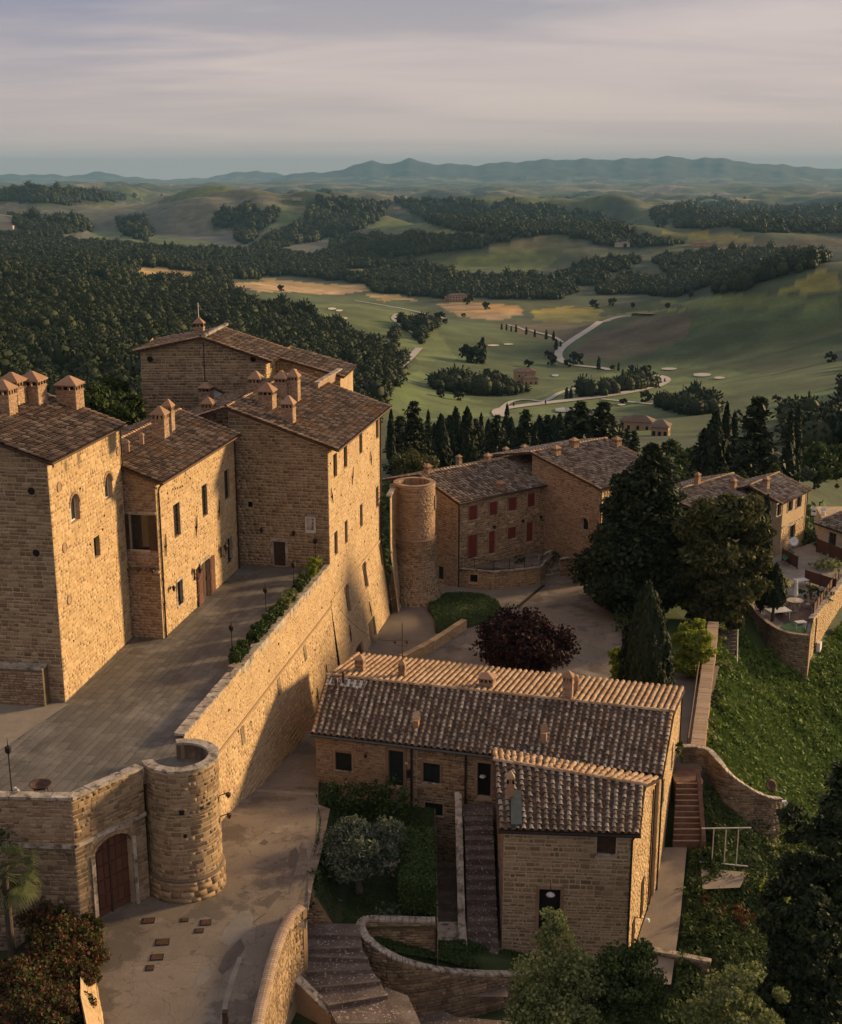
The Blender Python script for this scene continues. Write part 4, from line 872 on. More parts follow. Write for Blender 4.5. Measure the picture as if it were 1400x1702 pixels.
# base plinth of squared blocks at the corner and the ruined lower wing
ov = 0.35
eA = [A0 - dA*0.3 + nA*ov + Vector((0, 0, ZA-0.12)), A1 + dA*0.3 + nA*ov + Vector((0, 0, ZA-0.12))]
rA = [p - nA*(6.2+ov) + Vector((0, 0, slA*(6.2+ov))) for p in eA]
PA = eA + [rA[1]]
roof(tA, eA[0], eA[1], rA[1], rA[0], sp=0.36, ex=0.40, nind=295, m=M_tile_dark)
wA2 = [p - nA*3.2 - Vector((0, 0, slA*3.2)) for p in rA]
roof(tA, wA2[1], wA2[0], rA[0], rA[1], sp=0.36, ex=0.40, m=M_tile_dark, ridge=False)
rzA = math.atan2(dA.y, dA.x) - PI/2
for (px, py, w, h) in ((118, 676, 1.30, 1.15), (56, 668, 1.28, 1.1), (22, 668, 1.25, 1.0), (9, 686, 1.1, 1.15)):
    p = on_plane(px, py, *PA); chimney(tA, p, w, h, rz=rzA, caph=0.5, capm=M_terra)
pipe(tA, [fA(LA*0+fA.U-0.05, ZA, 0.1), fA(fA.U-0.05, ZA-3.2, 0.1)], 0.05)
gt = MB(); gt.tube([eA[0] + nA*0.06 - Vector((0, 0, .06)), eA[1] + nA*0.06 - Vector((0, 0, .06))], 0.07, 6); gt.build('gutter', M_copper, tA)
# low ruined wing in front of its shaded side
fR = wall_map((-27.0, 69.6), (-21.9, 68.9)); tR = thing('ruined_wall', 'low blotched brick wall remnant at the foot of the left tower', 'wall', (-24, 69, T))
w_ = wall(tR, fR, T-0.2, T+2.3, [], m=M_darkstone); masonry(w_, fR, T, T+2.2, sw=0.4, sh=0.16, m=M_brick, nind=120, proud=0.04)
MB().obox(fR(0, T+2.3, 0.03), fR.D*fR.U, -fR.N*0.8, (0, 0, 0.12)).build('coping', M_coping, tR)
MB().obox(fR(fR.U, T-.2, 0), -fR.N*0.8, Vector((0.001, 0, 0)), (0, 0, 2.5)).build('wall_end', M_darkstone, tR)
# ---- B: palace wing with the big door
B0 = Vector((-17.2, 80.2, 0)); B1 = Vector((-14.35, 96.0, 0)); fB = wall_map(B0, B1); dB, nB = fB.D, fB.N; ZB = 20.9
fBs = wall_map(B0 - nB*8.4, B0)
tB = thing('palace_wing', 'long castle wing with barred windows and a wide shuttered door onto the terrace', 'palace wing', (-19, 86, T), 'buildings of the castle')
hB = [fB.box(*q) for q in ((289, 300, 836, 893), (336, 345, 805, 859), (373.5, 382, 780, 830), (294.5, 303.5, 964, 1005), (377.6, 385.5, 893, 932))]
hd = fB.box(335.5, 346.5, 932, 1000)
hd = (hd[0], hd[1]+0.2, T+0.02, hd[3])
wB = wall(tB, fB, T-0.3, ZB, hB+[hd], m=M_plaster)
masonry(wB, fB, T, ZB-0.1, hB+[hd], sw=0.5, sh=0.24, m=M_stone_pale, nind=260, proud=0.015, gap=0.05, skip=0.08, jit=1.3)
for k, h in enumerate(hB):
    w_ = window(tB, fB, h, 'glass', frame=M_wood, sill=k > 2, surround=M_coping if k > 2 else None)
    if k < 3:
        bars = MB(); a, b, c, d = h
        for i in range(1, 4): uu = a+(b-a)*i/4; bars.tube([fB(uu, c, -0.08), fB(uu, d, -0.08)], 0.012, 4)
        for i in range(1, 7): vv = c+(d-c)*i/7; bars.tube([fB(a, vv, -0.08), fB(b, vv, -0.08)], 0.012, 4)
        bars.build('window_grille', M_iron, w_)
dd_ = door(tB, fB, hd, m=M_wood, panels=2, surround=M_coping)
for side in (-1, 1):
    u_ = hd[0] if side < 0 else hd[1]; a_, b_ = (u_-1.05, u_-0.02) if side < 0 else (u_+0.02, u_+1.05)
    sh = bxm(fB, a_, b_, hd[2], hd[3]-0.05, 0.06, 0.12).build('shutter', M_wood_red, dd_)
    for c0, c1 in ((0.05, 0.32), (0.36, 0.64), (0.68, 0.95)): bxm(fB, a_+0.12, b_-0.12, hd[2]+(hd[3]-hd[2])*c0, hd[2]+(hd[3]-hd[2])*c1, 0.121, 0.15).build('shutter_panel', M_wood_red, sh)
for px, py, tl in ((325, 874, 0.25), (362.7, 848, 0.25), (273.8, 906, 0.1), (328.5, 1005, -0.1)): anchor(tB, fB, px, py, 1.5 if py < 1000 else 0.7, tl)
putlog(tB, fB, [(287, 813), (291, 812), (295, 811), (299, 810), (303, 808), (316, 795), (278, 820)], 0.12)
# side wall with the shuttered bay window
u0s = 8.4-2.6; hb = (u0s+0.55, u0s+2.0, 0, 0); q = fBs.box(217, 247, 856, 913); hb = (q[0], q[1], q[2], q[3])
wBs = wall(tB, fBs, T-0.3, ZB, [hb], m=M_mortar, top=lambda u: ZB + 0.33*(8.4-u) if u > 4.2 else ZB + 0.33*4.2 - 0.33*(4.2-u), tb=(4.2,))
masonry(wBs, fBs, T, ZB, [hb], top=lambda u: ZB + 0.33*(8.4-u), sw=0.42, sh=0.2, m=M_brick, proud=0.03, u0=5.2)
wb = window(tB, fBs, hb, 'glass', frame=M_wood, sill=True, depth=0.25, lab='wide dark bay window with open shutters')
for a_, b_ in ((hb[0]-0.62, hb[0]-0.04), (hb[1]+0.04, hb[1]+0.62)):
    sh = bxm(fBs, a_, b_, hb[2], hb[3], 0.06, 0.11).build('shutter', M_wood, wb)
    for c0, c1 in ((0.06, 0.47), (0.53, 0.94)): bxm(fBs, a_+0.08, b_-0.08, hb[2]+(hb[3]-hb[2])*c0, hb[2]+(hb[3]-hb[2])*c1, 0.111, 0.135).build('shutter_panel', M_wood, sh)
MB().obox(fBs(hb[0]-0.7, hb[3]+0.1, 0), fBs.D*(hb[1]-hb[0]+1.3), fBs.N*0.1, (0, 0, 0.16)).build('lintel', M_coping, wb)
v_ = fBs.uv(240, 947)[1]
for k in range(8):
    uu = u0s - 0.1 + k*0.33
    if uu < 8.3: MB().tube([fBs(uu, v_+0.12, 0.0), fBs(uu, v_, 0.35)], 0.12, 6).build('ledge_tile', M_tile_dark, tB)
bxm(fBs, u0s-0.3, 8.4, v_-0.14, v_-0.02, 0.0, 0.25).build('ledge', M_brick, tB)
bxm(fBs, 8.4-2.5, 8.4-2.25, *(lambda z: (z-0.2, z+0.25))(fBs.uv(217, 987)[1]), 0.04, 0.25).build('meter_box', M_iron, tB)
slB = 0.36; eB = [B0 - dB*0.35 + nB*0.55 + Vector((0, 0, ZB-0.1)), B1 - dB*0.06 + nB*0.55 + Vector((0, 0, ZB-0.1))]
rB = [p - nB*(4.2+0.55) + Vector((0, 0, slB*4.75)) for p in eB]
roof(tB, eB[0], eB[1], rB[1], rB[0], sp=0.36, ex=0.40, nind=120, m=M_tile_dark)
eB2 = [p - nB*5.2 - Vector((0, 0, slB*5.2)) for p in rB]
roof(tB, eB2[1], eB2[0], rB[0], rB[1], sp=0.36, ex=0.40, m=M_tile_dark, ridge=False)
PB2 = (rB[0], rB[1], eB2[0]); rzB = math.atan2(dB.y, dB.x) - PI/2
for px, py, w, h in ((267, 714, 0.85, 0.75), (281, 703, 0.62, 0.85)): chimney(tB, on_plane(px, py, *PB2), w, h, rz=rzB, capm=M_terra)
chimney(tB, on_plane(347, 687, eB[0], eB[1], rB[0]), 0.9, 0.5, rz=rzB, capm=M_terra)
for px, py in ((236, 733), (212, 745)): MB().lathe(on_plane(px, py, *PB2), [(0.14, -0.2), (0.14, 0.3), (0.2, 0.34), (0.1, 0.5)], 8).build('vent_pot', M_terra, tB)
pipe(tB, [eB[0] + nB*0.02 - Vector((0, 0, .05)) + dB*0.3, fB(0.35, ZB-0.6, 0.1), fB(0.3, ZB-0.9, 0.09), fB(0.3, T, 0.09)], 0.06)
pipe(tB, [fB(fB.U-0.12, ZB-0.2, 0.1), fB(fB.U-0.12, T, 0.1)], 0.06)
MB().tube([eB[0] + nB*0.07 - Vector((0, 0, .07)), eB[1] + nB*0.07 - Vector((0, 0, .07))], 0.08, 6).build('gutter', M_copper, tB)
wall(tB, wall_map(B1 - nB*8.4, B0 - nB*8.4), T-8, ZB-1, [], m=M_mortar)
# ---- C: tall palace with the long sunlit facade
C0 = Vector((-7.15, 95.75, 0)); C1 = Vector((-3.75, 113.6, 0)); fC = wall_map(C0, C1, batter=0.13, vb=7.3); dC, nC = fC.D, fC.N; ZC = 19.75
nCf = 7.9; C2 = C0 - nC*nCf; fCf = wall_map(C2, C0)
tC = thing('palace', 'tallest castle block with rows of narrow windows on its long sunlit facade', 'palace', (-10, 104, T), 'buildings of the castle')
topC = [fC.box(*q) for q in ((554.3, 560.5, 753.7, 793.7), (571.6, 577.3, 738, 778), (597.4, 602.4, 716, 754.4), (625, 629.5, 694, 729), (556, 561.5, 883, 923), (573.4, 578, 865, 903.6), (598.5, 603, 837.7, 876.4), (625.2, 629.4, 808.7, 843.4))]
archC = [fC.box(*q) for q in ((572.4, 578, 970.8, 1018.6), (601.8, 607, 932, 977), (629.2, 633.2, 898.4, 938.5))]
def fixb(h): # on the battered foot the line of sight meets the wall a little sooner
    k = max(0, 7.3-(h[2]+h[3])/2)*0.13
    return (h[0]-k*0.9, h[1]-k*0.9, h[2]+k*0.34, h[3]+k*0.34)
doorC = [fixb(fC.box(*q)) for q in ((581.4, 591.8, 1070, 1104), (603.4, 613.7, 1029, 1083), (635.7, 642.7, 999, 1038))]
HC_ = topC + archC + doorC
wC = wall(tC, fC, -0.4, ZC, HC_, m=M_plaster, nv=14)
masonry(wC, fC, 7.5, ZC-0.1, HC_, sw=0.5, sh=0.26, m=M_stone_pale, nind=150, proud=0.014, gap=0.09, skip=0.3, jit=1.4)
masonry(wC, fC, 0, 7.2, HC_, sw=0.45, sh=0.22, m=M_stone_pale, nind=140, proud=0.016, gap=0.06, skip=0.15, jit=1.4)
for h in topC: window(tC, fC, h, 'glass', frame=M_wood, sill=False, depth=0.22)
for h in archC: window(tC, fC, h, 'dark', frame=M_wood, arch=True, sill=False, depth=0.3)
for h in doorC: door(tC, fC, h, m=M_wood, panels=1, surround=None)
sc_ = MB(); bxm(fC, 0.0, fC.U, 7.25, 7.42, 0.0, 0.10, sc_); sc_.build('string_course', M_stone_pale, tC)
for px, py, tl, ln in ((585, 791, 0.3, 1.5), (615.5, 762, -0.3, 1.4), (550.5, 824, -0.35, 1.4), (640, 739, 0.1, 1.6), (634, 972, -0.1, 1.4), (604.5, 1012, -.15, 1.5), (571, 1052, .1, 1.4)): anchor(tC, fC, px, py, ln, tl)
putlog(tC, fC, [(549, 770), (556, 813), (567, 823), (582, 838), (612, 790), (585, 880), (606, 900), (617, 860), (590, 935), (583, 960), (612, 930), (562, 940), (626, 880), (610, 745), (640, 780), (637, 860), (556, 985), (590, 1000), (620, 970)], 0.13)
hcd = fCf.box(455, 475, 900, 948); hcd = (hcd[0], hcd[1], T+0.02, hcd[3]); hcs = fCf.box(411.5, 420, 834, 843.7)
topCf = lambda u: ZC + 0.33*(nCf-u)
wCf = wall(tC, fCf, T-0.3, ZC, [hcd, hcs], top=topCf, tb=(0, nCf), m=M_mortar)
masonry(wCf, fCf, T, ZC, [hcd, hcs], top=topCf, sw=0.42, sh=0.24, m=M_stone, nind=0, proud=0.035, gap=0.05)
door(tC, fCf, hcd, m=M_wood, panels=1, surround=M_coping); window(tC, fCf, hcs, 'dark', sill=False)
uq = fCf.box(508, 525, 858, 885.5); pl = bxm(fCf, uq[0], uq[1], uq[2], uq[3], 0.0, 0.1).build('plaque', M_marble, tC)
bxm(fCf, uq[0]+0.12, uq[1]-0.12, uq[2]+0.25, uq[3]-0.15, 0.1, 0.12).build('worn_crest', M_coping, pl); bxm(fCf, uq[0]-0.15, uq[1]+0.15, uq[3]+0.08, uq[3]+0.16, 0.0, 0.2).build('plaque_ledge', M_coping, pl)
# roof: near rake, ridge parallel to the facade
slC = 0.34; eC = [C0 - dC*0.5 + nC*0.9 + Vector((0, 0, ZC-0.05)), C1 + dC*0.5 + nC*0.9 + Vector((0, 0, ZC-0.05))]
rC = [p - nC*(nCf+0.9) + Vector((0, 0, slC*(nCf+0.9))) for p in eC]
roof(tC, eC[0], eC[1], rC[1], rC[0], sp=0.38, ex=0.42, nind=0, m=M_tile_dark)
eC2 = [p - nC*6.0 - Vector((0, 0, slC*6.0)) for p in rC]
roof(tC, eC2[1], eC2[0], rC[0], rC[1], sp=0.38, ex=0.42, m=M_tile_dark, ridge=False)
wall(tC, wall_map(C0 - nC*(nCf+6), C2), T, rC[0].z-2.0, [], m=M_mortar)
PC = (eC[0], eC[1], rC[0]); rzC = math.atan2(dC.y, dC.x) - PI/2
for px, py, w, h in ((445, 677, 1.15, 1.05), (469, 661, 0.95, 1.35), (489.5, 666, 0.85, 1.75), (480.5, 702, 0.9, 1.2), (426, 650, 0.98, 0.75)): chimney(tC, on_plane(px, py, *PC), w, h, rz=rzC, caph=0.6, capm=M_terra)
chimney(tC, on_plane(343, 668, rC[0], rC[1], eC2[0]), 1.05, 1.0, rz=rzC, capm=M_terra)
# dormer with a pale cheek
p = on_plane(362, 660, rC[0], rC[1], eC2[0]); dm = MB(); a_ = p - dC*0.7; 
dmo = MB().poly([a_ - nC*0.3, a_ + nC*1.5, a_ - nC*0.3 + Vector((0, 0, 1.0))]).poly([a_ - nC*0.3 + dC*1.4, a_ - nC*0.3, a_ - nC*0.3 + Vector((0, 0, 1.0)), a_ - nC*0.3 + dC*1.4 + Vector((0, 0, 1.0))]).build('dormer', M_white, tC)
dq = [a_ - nC*0.5 - dC*.15 + Vector((0, 0, 1.15)), a_ + nC*1.8 - dC*.15 + Vector((0, 0, 0.02))]
MB().obox(dq[0], dq[1]-dq[0], dC*1.8, (0, 0, 0.12)).build('dormer_roof', M_tile_dark, dmo)
# raised verge wall across the roof and the further roof behind it
v0_ = on_plane(522, 645, *PC); v1_ = on_plane(560, 622, *PC)
vd = (v1_-v0_); MB().obox(v0_ + Vector((0, 0, -0.3)), vd, vd.cross(Vector((0, 0, 1))).normalized()*0.4, (0, 0, 0.75)).build('verge_wall', M_brick, tC)
MB().obox(v0_ + Vector((0, 0, 0.45)), vd*1.02, vd.cross(Vector((0, 0, 1))).normalized()*0.5, (0, 0, 0.09)).build('verge_coping', M_coping, tC)
MB().tube([eC[0] + nC*0.07 - Vector((0, 0, .07)), eC[1] + nC*0.07 - Vector((0, 0, .07))], 0.08, 6).build('gutter', M_copper, tC)
pipe(tC, [fC(fC.U-0.1, v, 0.1) for v in (ZC, 7.5)] + [fC(fC.U-0.1, 0.2, 0.12)], 0.07)
fCe = wall_map(C1, C1 - nC*12); wall(tC, fCe, -1, ZC, [], m=M_mortar, top=lambda u: ZC + 0.33*min(u, 15.8-u), tb=(7.9,))
# ---- D: keep
D0 = Vector((-25.35, 115, 0)); D1 = Vector((-14.1, 115.4, 0)); fD = wall_map(D0, D1); tD = thing('keep', 'square stone keep with a low gabled roof standing highest behind the castle roofs', 'keep', (-19.8, 119, 5), 'buildings of the castle')
ZD = 23.6; zA = ZY(335, 560, 115.2).z - 0.15; auD = D0.x; apex = (ZY(335, 556, 115.2).x - D0.x)
zl = ZY(232, 582, 115).z; zr = ZY(440, 599, 115.4).z
topD = lambda u: (zl + (zA-zl)*u/apex) if u < apex else (zA + (zr-zA)*(u-apex)/(fD.U-apex))
wD = wall(tD, fD, 5, ZD, [], top=topD, tb=(apex,), m=M_mortar); masonry(wD, fD, 14, ZD, [], top=topD, sw=0.55, sh=0.26, m=M_stone, proud=0.02, gap=.045)
for px, py in ((250, 597), (421, 597)): disc(tD, fD, px, py, 0.26, M_dark, rim=M_darkstone)
fDr = wall_map(D1, (-12.9, 122.5)); wDr = wall(tD, fDr, 5, zr, [], m=M_plaster); masonry(wDr, fDr, 16, zr, sw=0.5, sh=0.26, m=M_stone_pale, proud=0.04)
hq = fDr.box(449, 453, 592, 612)
bxm(fDr, hq[0], hq[1], hq[2], hq[3], -0.01, 0.06).build('slit_window', M_dark, tD)
wall(tD, wall_map((-26, 124), D0), 5, zl, [], m=M_mortar)
dd2 = Vector((0.12, 1, 0)).normalized(); P_ = lambda x, y, z: Vector((x, y, z))
aD = P_(D0.x+apex, 114.7, zA+0.15); aDb = aD + dd2*7.6
roof(tD, P_(D1.x+0.6, 114.9, zr-0.1), P_(D1.x+1.6, 122.9, zr-0.1), aDb, aD, sp=0.4, ex=0.44, m=M_tile_dark)
roof(tD, P_(D0.x+0.1, 124, zl-0.1), P_(D0.x-0.6, 114.6, zl-0.1), aD, aDb, sp=0.4, ex=0.44, m=M_tile_dark, ridge=False)
cD = chimney(tD, on_plane(330, 556, aD, aDb, P_(D0.x, 114.6, zl)) + Vector((0, 0.5, 0)), 0.9, 0.7, caph=0.5, capm=M_terra)
MB().tube([WL[cD.name] + Vector((0, 0, 1.9)), WL[cD.name] + Vector((0, 0, 3.4))], 0.03, 5).build('lightning_rod', M_white, cD)
c_ = aD + Vector((0.15, 0.3, 0.05)); MB().obox(c_, Vector((1.7, 2.6, 0.75)), Vector((0.28, -0.1, 0)), (0, 0, 0.22)).build('ridge_coping', M_coping, tD)
pipe(tD, [fD(apex+0.15, zA-0.3, 0.07), fD(apex+0.15, 14, 0.07)], 0.04)
# ---- E: wing behind
E0 = ZY(459, 640, 118.5); E0.z = 0; E1 = ZY(566, 640, 118.0); E1.z = 0; fE = wall_map(E0, E1); tE = thing('castle_wing', 'brown gabled castle wing between the keep and the palace roof', 'castle wing', (E0.x+3, 122, 5), 'buildings of the castle')
ze0 = ZY(459, 595, 118.5).z; ze1 = ZY(566, 628, 118).z; topE = lambda u: ze0 + (ze1-ze0)*u/fE.U
wE = wall(tE, fE, 8, 18.0, [], top=topE, tb=(0, fE.U), m=M_mortar); masonry(wE, fE, 17, 18, [], top=topE, sw=0.45, sh=0.25, m=M_stone, proud=0.035)
a_, b_ = fE(0, ze0+0.1, 0.3), fE(fE.U+0.4, ze1+0.1, 0.3)
roof(tE, b_, b_ + Vector((0.8, 7, 0)), a_ + Vector((0.8, 7, 0)), a_, sp=0.4, ex=0.44, m=M_tile_dark)
wall(tE, wall_map(E1, E1 + Vector((0.8, 7, 0))), 5, ze1, [], m=M_plaster)
# ---- F: round tower behind the palace
Fc = Vector((-0.62, 117.6, 0)); Rf = 1.95; ZF = 11.75
tF = thing('round_tower', 'open-topped round stone tower at the far corner of the palace', 'tower', (Fc.x, Fc.y, 0.1))
fF = cyl_map(Fc, Rf, -PI*1.02, PI*0.98, batter=0.16, vb=4.2)
wF = wall(tF, fF, 0, ZF, [], m=M_mortar, nu=40, nv=8)
for f_ in wF.data.polygons: f_.use_smooth = True
masonry(wF, fF, 6.6, ZF-0.1, sw=0.4, sh=0.13, m=M_brick, nind=150, proud=0.02, u1=fF.U*0.56, gap=0.02)
masonry(wF, fF, 0.1, 6.0, sw=0.38, sh=0.2, m=M_stone, nind=140, proud=0.04, u1=fF.U*0.56)
for k in range(34):
    a = -PI + k*PI/33*1.1; d = Vector((math.cos(a), math.sin(a), 0)); MB().box(Fc + d*(Rf+0.06) + Vector((0, 0, 6.1)), 0.14, 0.12, 0.28, a).build('dentil', M_brick, tF)
for z_, w_ in ((6.0, 0.12), (6.39, 0.15)):
    MB().lathe(Fc + Vector((0, 0, z_)), [(Rf-0.05, 0), (Rf+w_, 0.0), (Rf+w_, 0.1), (Rf-0.05, 0.1)], 40).build('string_course', M_brick, tF)
rim = MB(); n = 40
for k in range(n):
    a, b = 2*PI*k/n, 2*PI*(k+1)/n; ri, r_o = Rf-0.45, Rf+0.05
    A_, B_2 = [Vector((math.cos(q), math.sin(q), 0)) for q in (a, b)]; z0 = Vector((0, 0, ZF)); z1 = Vector((0, 0, ZF+0.12)); zb = Vector((0, 0, ZF-2.2))
    rim.quad(Fc+A_*ri+z1, Fc+A_*r_o+z1, Fc+B_2*r_o+z1, Fc+B_2*ri+z1); rim.quad(Fc+A_*r_o+z0, Fc+B_2*r_o+z0, Fc+B_2*r_o+z1, Fc+A_*r_o+z1); rim.quad(Fc+B_2*ri+zb, Fc+A_*ri+zb, Fc+A_*ri+z1, Fc+B_2*ri+z1)
rim.build('parapet_rim', M_brick, tF)
MB().lathe(Fc + Vector((0, 0, ZF-2.2)), [(Rf-0.45, -.3), (Rf-0.45, 0.0)], 24).build('roof_floor', M_darkstone, tF)
a_ = math.radians(-8); p = Fc + Vector((math.cos(a_)*Rf, math.sin(a_)*Rf, 9.3)); MB().box(p, 0.2, 0.7, 1.3, a_, 0.9).build('bracket_niche', M_darkstone, tF)
p = Fc + Vector((math.cos(a_)*(Rf+.05), math.sin(a_)*(Rf+.05), 3.2)); MB().box(p, 0.2, 0.6, 1.3, a_, 0.9).build('bracket_niche', M_darkstone, tF)
# link wall between palace and round tower
K0 = fC(fC.U, 0, 0.0); K1 = Fc + Vector((-1.85, -1.1, 0)); fK = wall_map(K0, (K1.x, K1.y), batter=0.12, vb=6.0)
tK = thing('link_wall', 'narrow stone wall joining the palace to the round tower', 'wall', (K0.x+0.5, K0.y+1, 0.1)); hk = (fK.U*0.45, fK.U*0.45+0.8, 0.4, 2.6)
wK = wall(tK, fK, 0, 11.2, [hk], m=M_plaster, nv=8, top=lambda u: 11.2 + 0.5*u/fK.U, tb=(0, fK.U)); masonry(wK, fK, 0.1, 11.1, [hk], sw=0.4, sh=0.2, m=M_stone_pale, nind=0, proud=0.016)
door(tK, fK, hk, m=M_wood, panels=1); MB().obox(fK(0, 11.45, 0.1), fK.D*(fK.U), -fK.N*0.5, (0, 0, 0.12)).build('coping', M_coping, tK)
bxm(fK, 0, fK.U, 6.0, 6.15, 0.0, 0.1).build('string_course', M_brick, tK)
# ================================================================ TERRACE, RAMP WALL, TURRET
terr = [(-45, 57), (-20.4, 56.1), (-16.9, 56.2), (-14.2, 59.3), (-13.2, 59.0), (-11.0, 60.3), (-11.4, 62.2), (-12.9, 64.4), (-7.2, 95.6), (-15, 97.5), (-45, 97)]
mb = MB(); mb.poly([(x, y, T) for x, y in terr]); to = mb.build('terrace_floor', M_darkstone, kind='structure')
# slate paving: slabs laid in courses, each its own piece in the open part, joined farther back
dS = Vector((0.18, 0.984, 0)).normalized(); nS = Vector((dS.y, -dS.x, 0)); o_ = Vector((-17, 57, 0))
slabs = []; rs = random.Random(4); r = -28
while r < 12.0:
    hgt_ = rs.uniform(0.38, 0.62); s = -3.0
    while s < 41:
        ln = rs.uniform(0.6, 1.5); c = o_ + dS*(s+ln/2) + nS*(r+hgt_/2)
        q = [o_ + dS*(s+a) + nS*(r+b) for a, b in ((0.012, 0.012), (ln-0.012, 0.012), (ln-0.012, hgt_-0.012), (0.012, hgt_-0.012))]
        xs = np.array([p.x for p in q+[c]]); ys = np.array([p.y for p in q+[c]])
        if inpoly(xs, ys, terr).all():
            pc = proj(c.x, c.y, T)
            if -60 < pc[0] < 620: slabs.append((c, ln-0.024, hgt_-0.024, q))
        s += ln
    r += hgt_
slabs.sort(key=lambda a: a[0].length)
unit = mesh_np('paving_slab', [(-.5, -.5, 0), (.5, -.5, 0), (.5, .5, 0), (-.5, .5, 0), (-.5, -.5, 1), (.5, -.5, 1), (.5, .5, 1), (-.5, .5, 1)], [(4, 5, 6, 7), (0, 1, 5, 4), (1, 2, 6, 5), (2, 3, 7, 6), (3, 0, 4, 7)], M_terrace)
rz_ = math.atan2(dS.y, dS.x)
for c, a, b, q in slabs[:300]:
    o = bpy.data.objects.new('paving_slab', unit); o.rotation_euler = (rs.uniform(-.002, .002), rs.uniform(-.002, .002), rz_); put(o, (c.x, c.y, T+0.004), to); o.scale = (a, b, 0.02+rs.uniform(0, .006))
mb = MB()
for c, a, b, q in slabs[300:]:
    z1 = T + 0.022 + rs.uniform(0, .006); n = len(mb.v); mb.v += [(p.x, p.y, z1) for p in q]; mb.f.append((n+3, n+2, n+1, n) if (q[1]-q[0]).cross(q[3]-q[0]).z < 0 else (n, n+1, n+2, n+3))
mb.build('paving_slabs', M_terrace, to, kind='stuff')
mb = MB(); mb.poly([(x, y, T+0.05) for x, y in ((-45, 60), (-23.2, 61.5), (-20.6, 69.3), (-45, 72))]); mb.build('gravel_strip', M_gravel, to)
# ramp wall
R0 = Vector((-12.95, 64.2, 0)); R1 = C0.copy(); fRw = wall_map(R0, R1, batter=0.10, vb=7.0)
tW = thing('ramp_wall', 'long high sunlit retaining wall carrying the terrace with shrubs along its top', 'retaining wall', (-9.5, 80, 1))
wW = wall(tW, fRw, 0.0, T+0.35, [], m=M_plaster, nv=10, nu=4)
masonry(wW, fRw, 7.1, T+0.3, sw=0.42, sh=0.2, m=M_stone_pale, nind=170, proud=0.014, gap=0.07, skip=0.18, jit=1.4)
masonry(wW, fRw, 0.4, 6.8, sw=0.46, sh=0.24, m=M_stone_pale, nind=125, proud=0.02, gap=0.055, skip=0.1, jit=1.5)
bxm(fRw, 0.5, fRw.U, 6.86, 7.02, 0.0, 0.09).build('string_course', M_stone, tW)
putlog(tW, fRw, [(480, 1085), (463, 1070), (447, 1115), (510, 1150), (500, 1100), (430, 1165), (415, 1200), (520, 1080), (395, 1215), (380, 1180), (535, 1010), (540, 1050)], 0.15)
for px, py in ((401, 1222), (462, 1140), (505, 1085)):
    u, v = fRw.uv(px, py); bxm(fRw, u-0.3, u+0.3, v-0.55, v+0.55, 0.0, 0.055).build('blocked_window', M_darkstone, tW)
for px, py, l_ in ((533, 1120, 1.6), (516, 1155, 1.2)): anchor(tW, fRw, px, py, l_, 0.15)
iW = wall_map(R1 - fRw.N*0.55, R0 - fRw.N*0.55); 
coping(tW, [fRw(0, T+0.35, -0.27)[:], fRw(9.0, T+0.35, -0.27)[:]], 0.66, 0.13, T+0.35)
# planter trough behind the coping
for k in range(6):
    u = 10.0 + k*3.6; u1_ = u+2.5 if k < 5 else u + 1.2
    mbp = MB(); bxm(fRw, u, u1_, T-0.1, T+0.42, -0.9, 0.02, mbp); mbp.build('planter_block', M_coping, tW)
coping(tW, [fRw(9.0, T+0.33, -0.2)[:], fRw(fRw.U, T+0.33, -0.2)[:]], 0.40, 0.10, T+0.33)
# turret
Tc = Vector((-12.45, 60.6, 0)); Rt = 1.9
tT = thing('turret', 'stocky round stone turret with a low parapet above the arched gate', 'turret', (Tc.x, Tc.y, 3.3))
fT = cyl_map(Tc, Rt, math.radians(-160), math.radians(108))
wT = wall(tT, fT, 2.8, T+0.85, [], m=M_mortar, nu=48, nv=2)
for f_ in wT.data.polygons: f_.use_smooth = True
masonry(wT, fT, 4.9, T+0.75, sw=0.42, sh=0.24, m=M_stone, nind=290, proud=0.02, gap=0.035)
MB().lathe(Tc + Vector((0, 0, 4.7)), [(Rt-0.05, 0), (Rt+0.12, 0.0), (Rt+0.14, 0.08), (Rt+0.05, 0.17), (Rt-0.05, .17)], 48).build('string_course', M_darkstone, tT)
fT2 = cyl_map(Tc, Rt+0.1, math.radians(-205), math.radians(60)); wT2 = wall(tT, fT2, 2.6, 4.7, [], m=M_mortar, nu=40, name='plinth')
masonry(wT2, fT2, 2.9, 4.68, sw=0.6, sh=0.3, m=M_stone, nind=0, proud=0.04, gap=0.04)
def turret_ring(a0, a1, name='coping', m=M_coping, n=15):
    for k in range(n):
        a, b = a0 + (a1-a0)*(k+0.01)/n, a0 + (a1-a0)*(k+0.99)/n; mbk = MB(); z0 = Vector((0, 0, T+0.85)); z1 = Vector((0, 0, T+0.98)); q = []
        for j in range(4):
            g = a + (b-a)*j/3; q.append(Vector((math.cos(g), math.sin(g), 0)))
        for j in range(3):
            A_, B_2 = q[j], q[j+1]; ri, r_o = Rt-0.48, Rt+0.08
            mbk.quad(Tc+A_*ri+z1, Tc+A_*r_o+z1, Tc+B_2*r_o+z1, Tc+B_2*ri+z1); mbk.quad(Tc+A_*r_o+z0, Tc+B_2*r_o+z0, Tc+B_2*r_o+z1, Tc+A_*r_o+z1); mbk.quad(Tc+B_2*ri+z0, Tc+A_*ri+z0, Tc+A_*ri+z1, Tc+B_2*ri+z1)
            mbk.quad(Tc+A_*ri+z0, Tc+B_2*ri+z0, Tc+B_2*r_o+z0, Tc+A_*r_o+z0)
        mbk.build(name, m, tT)
turret_ring(math.radians(-160), math.radians(108))
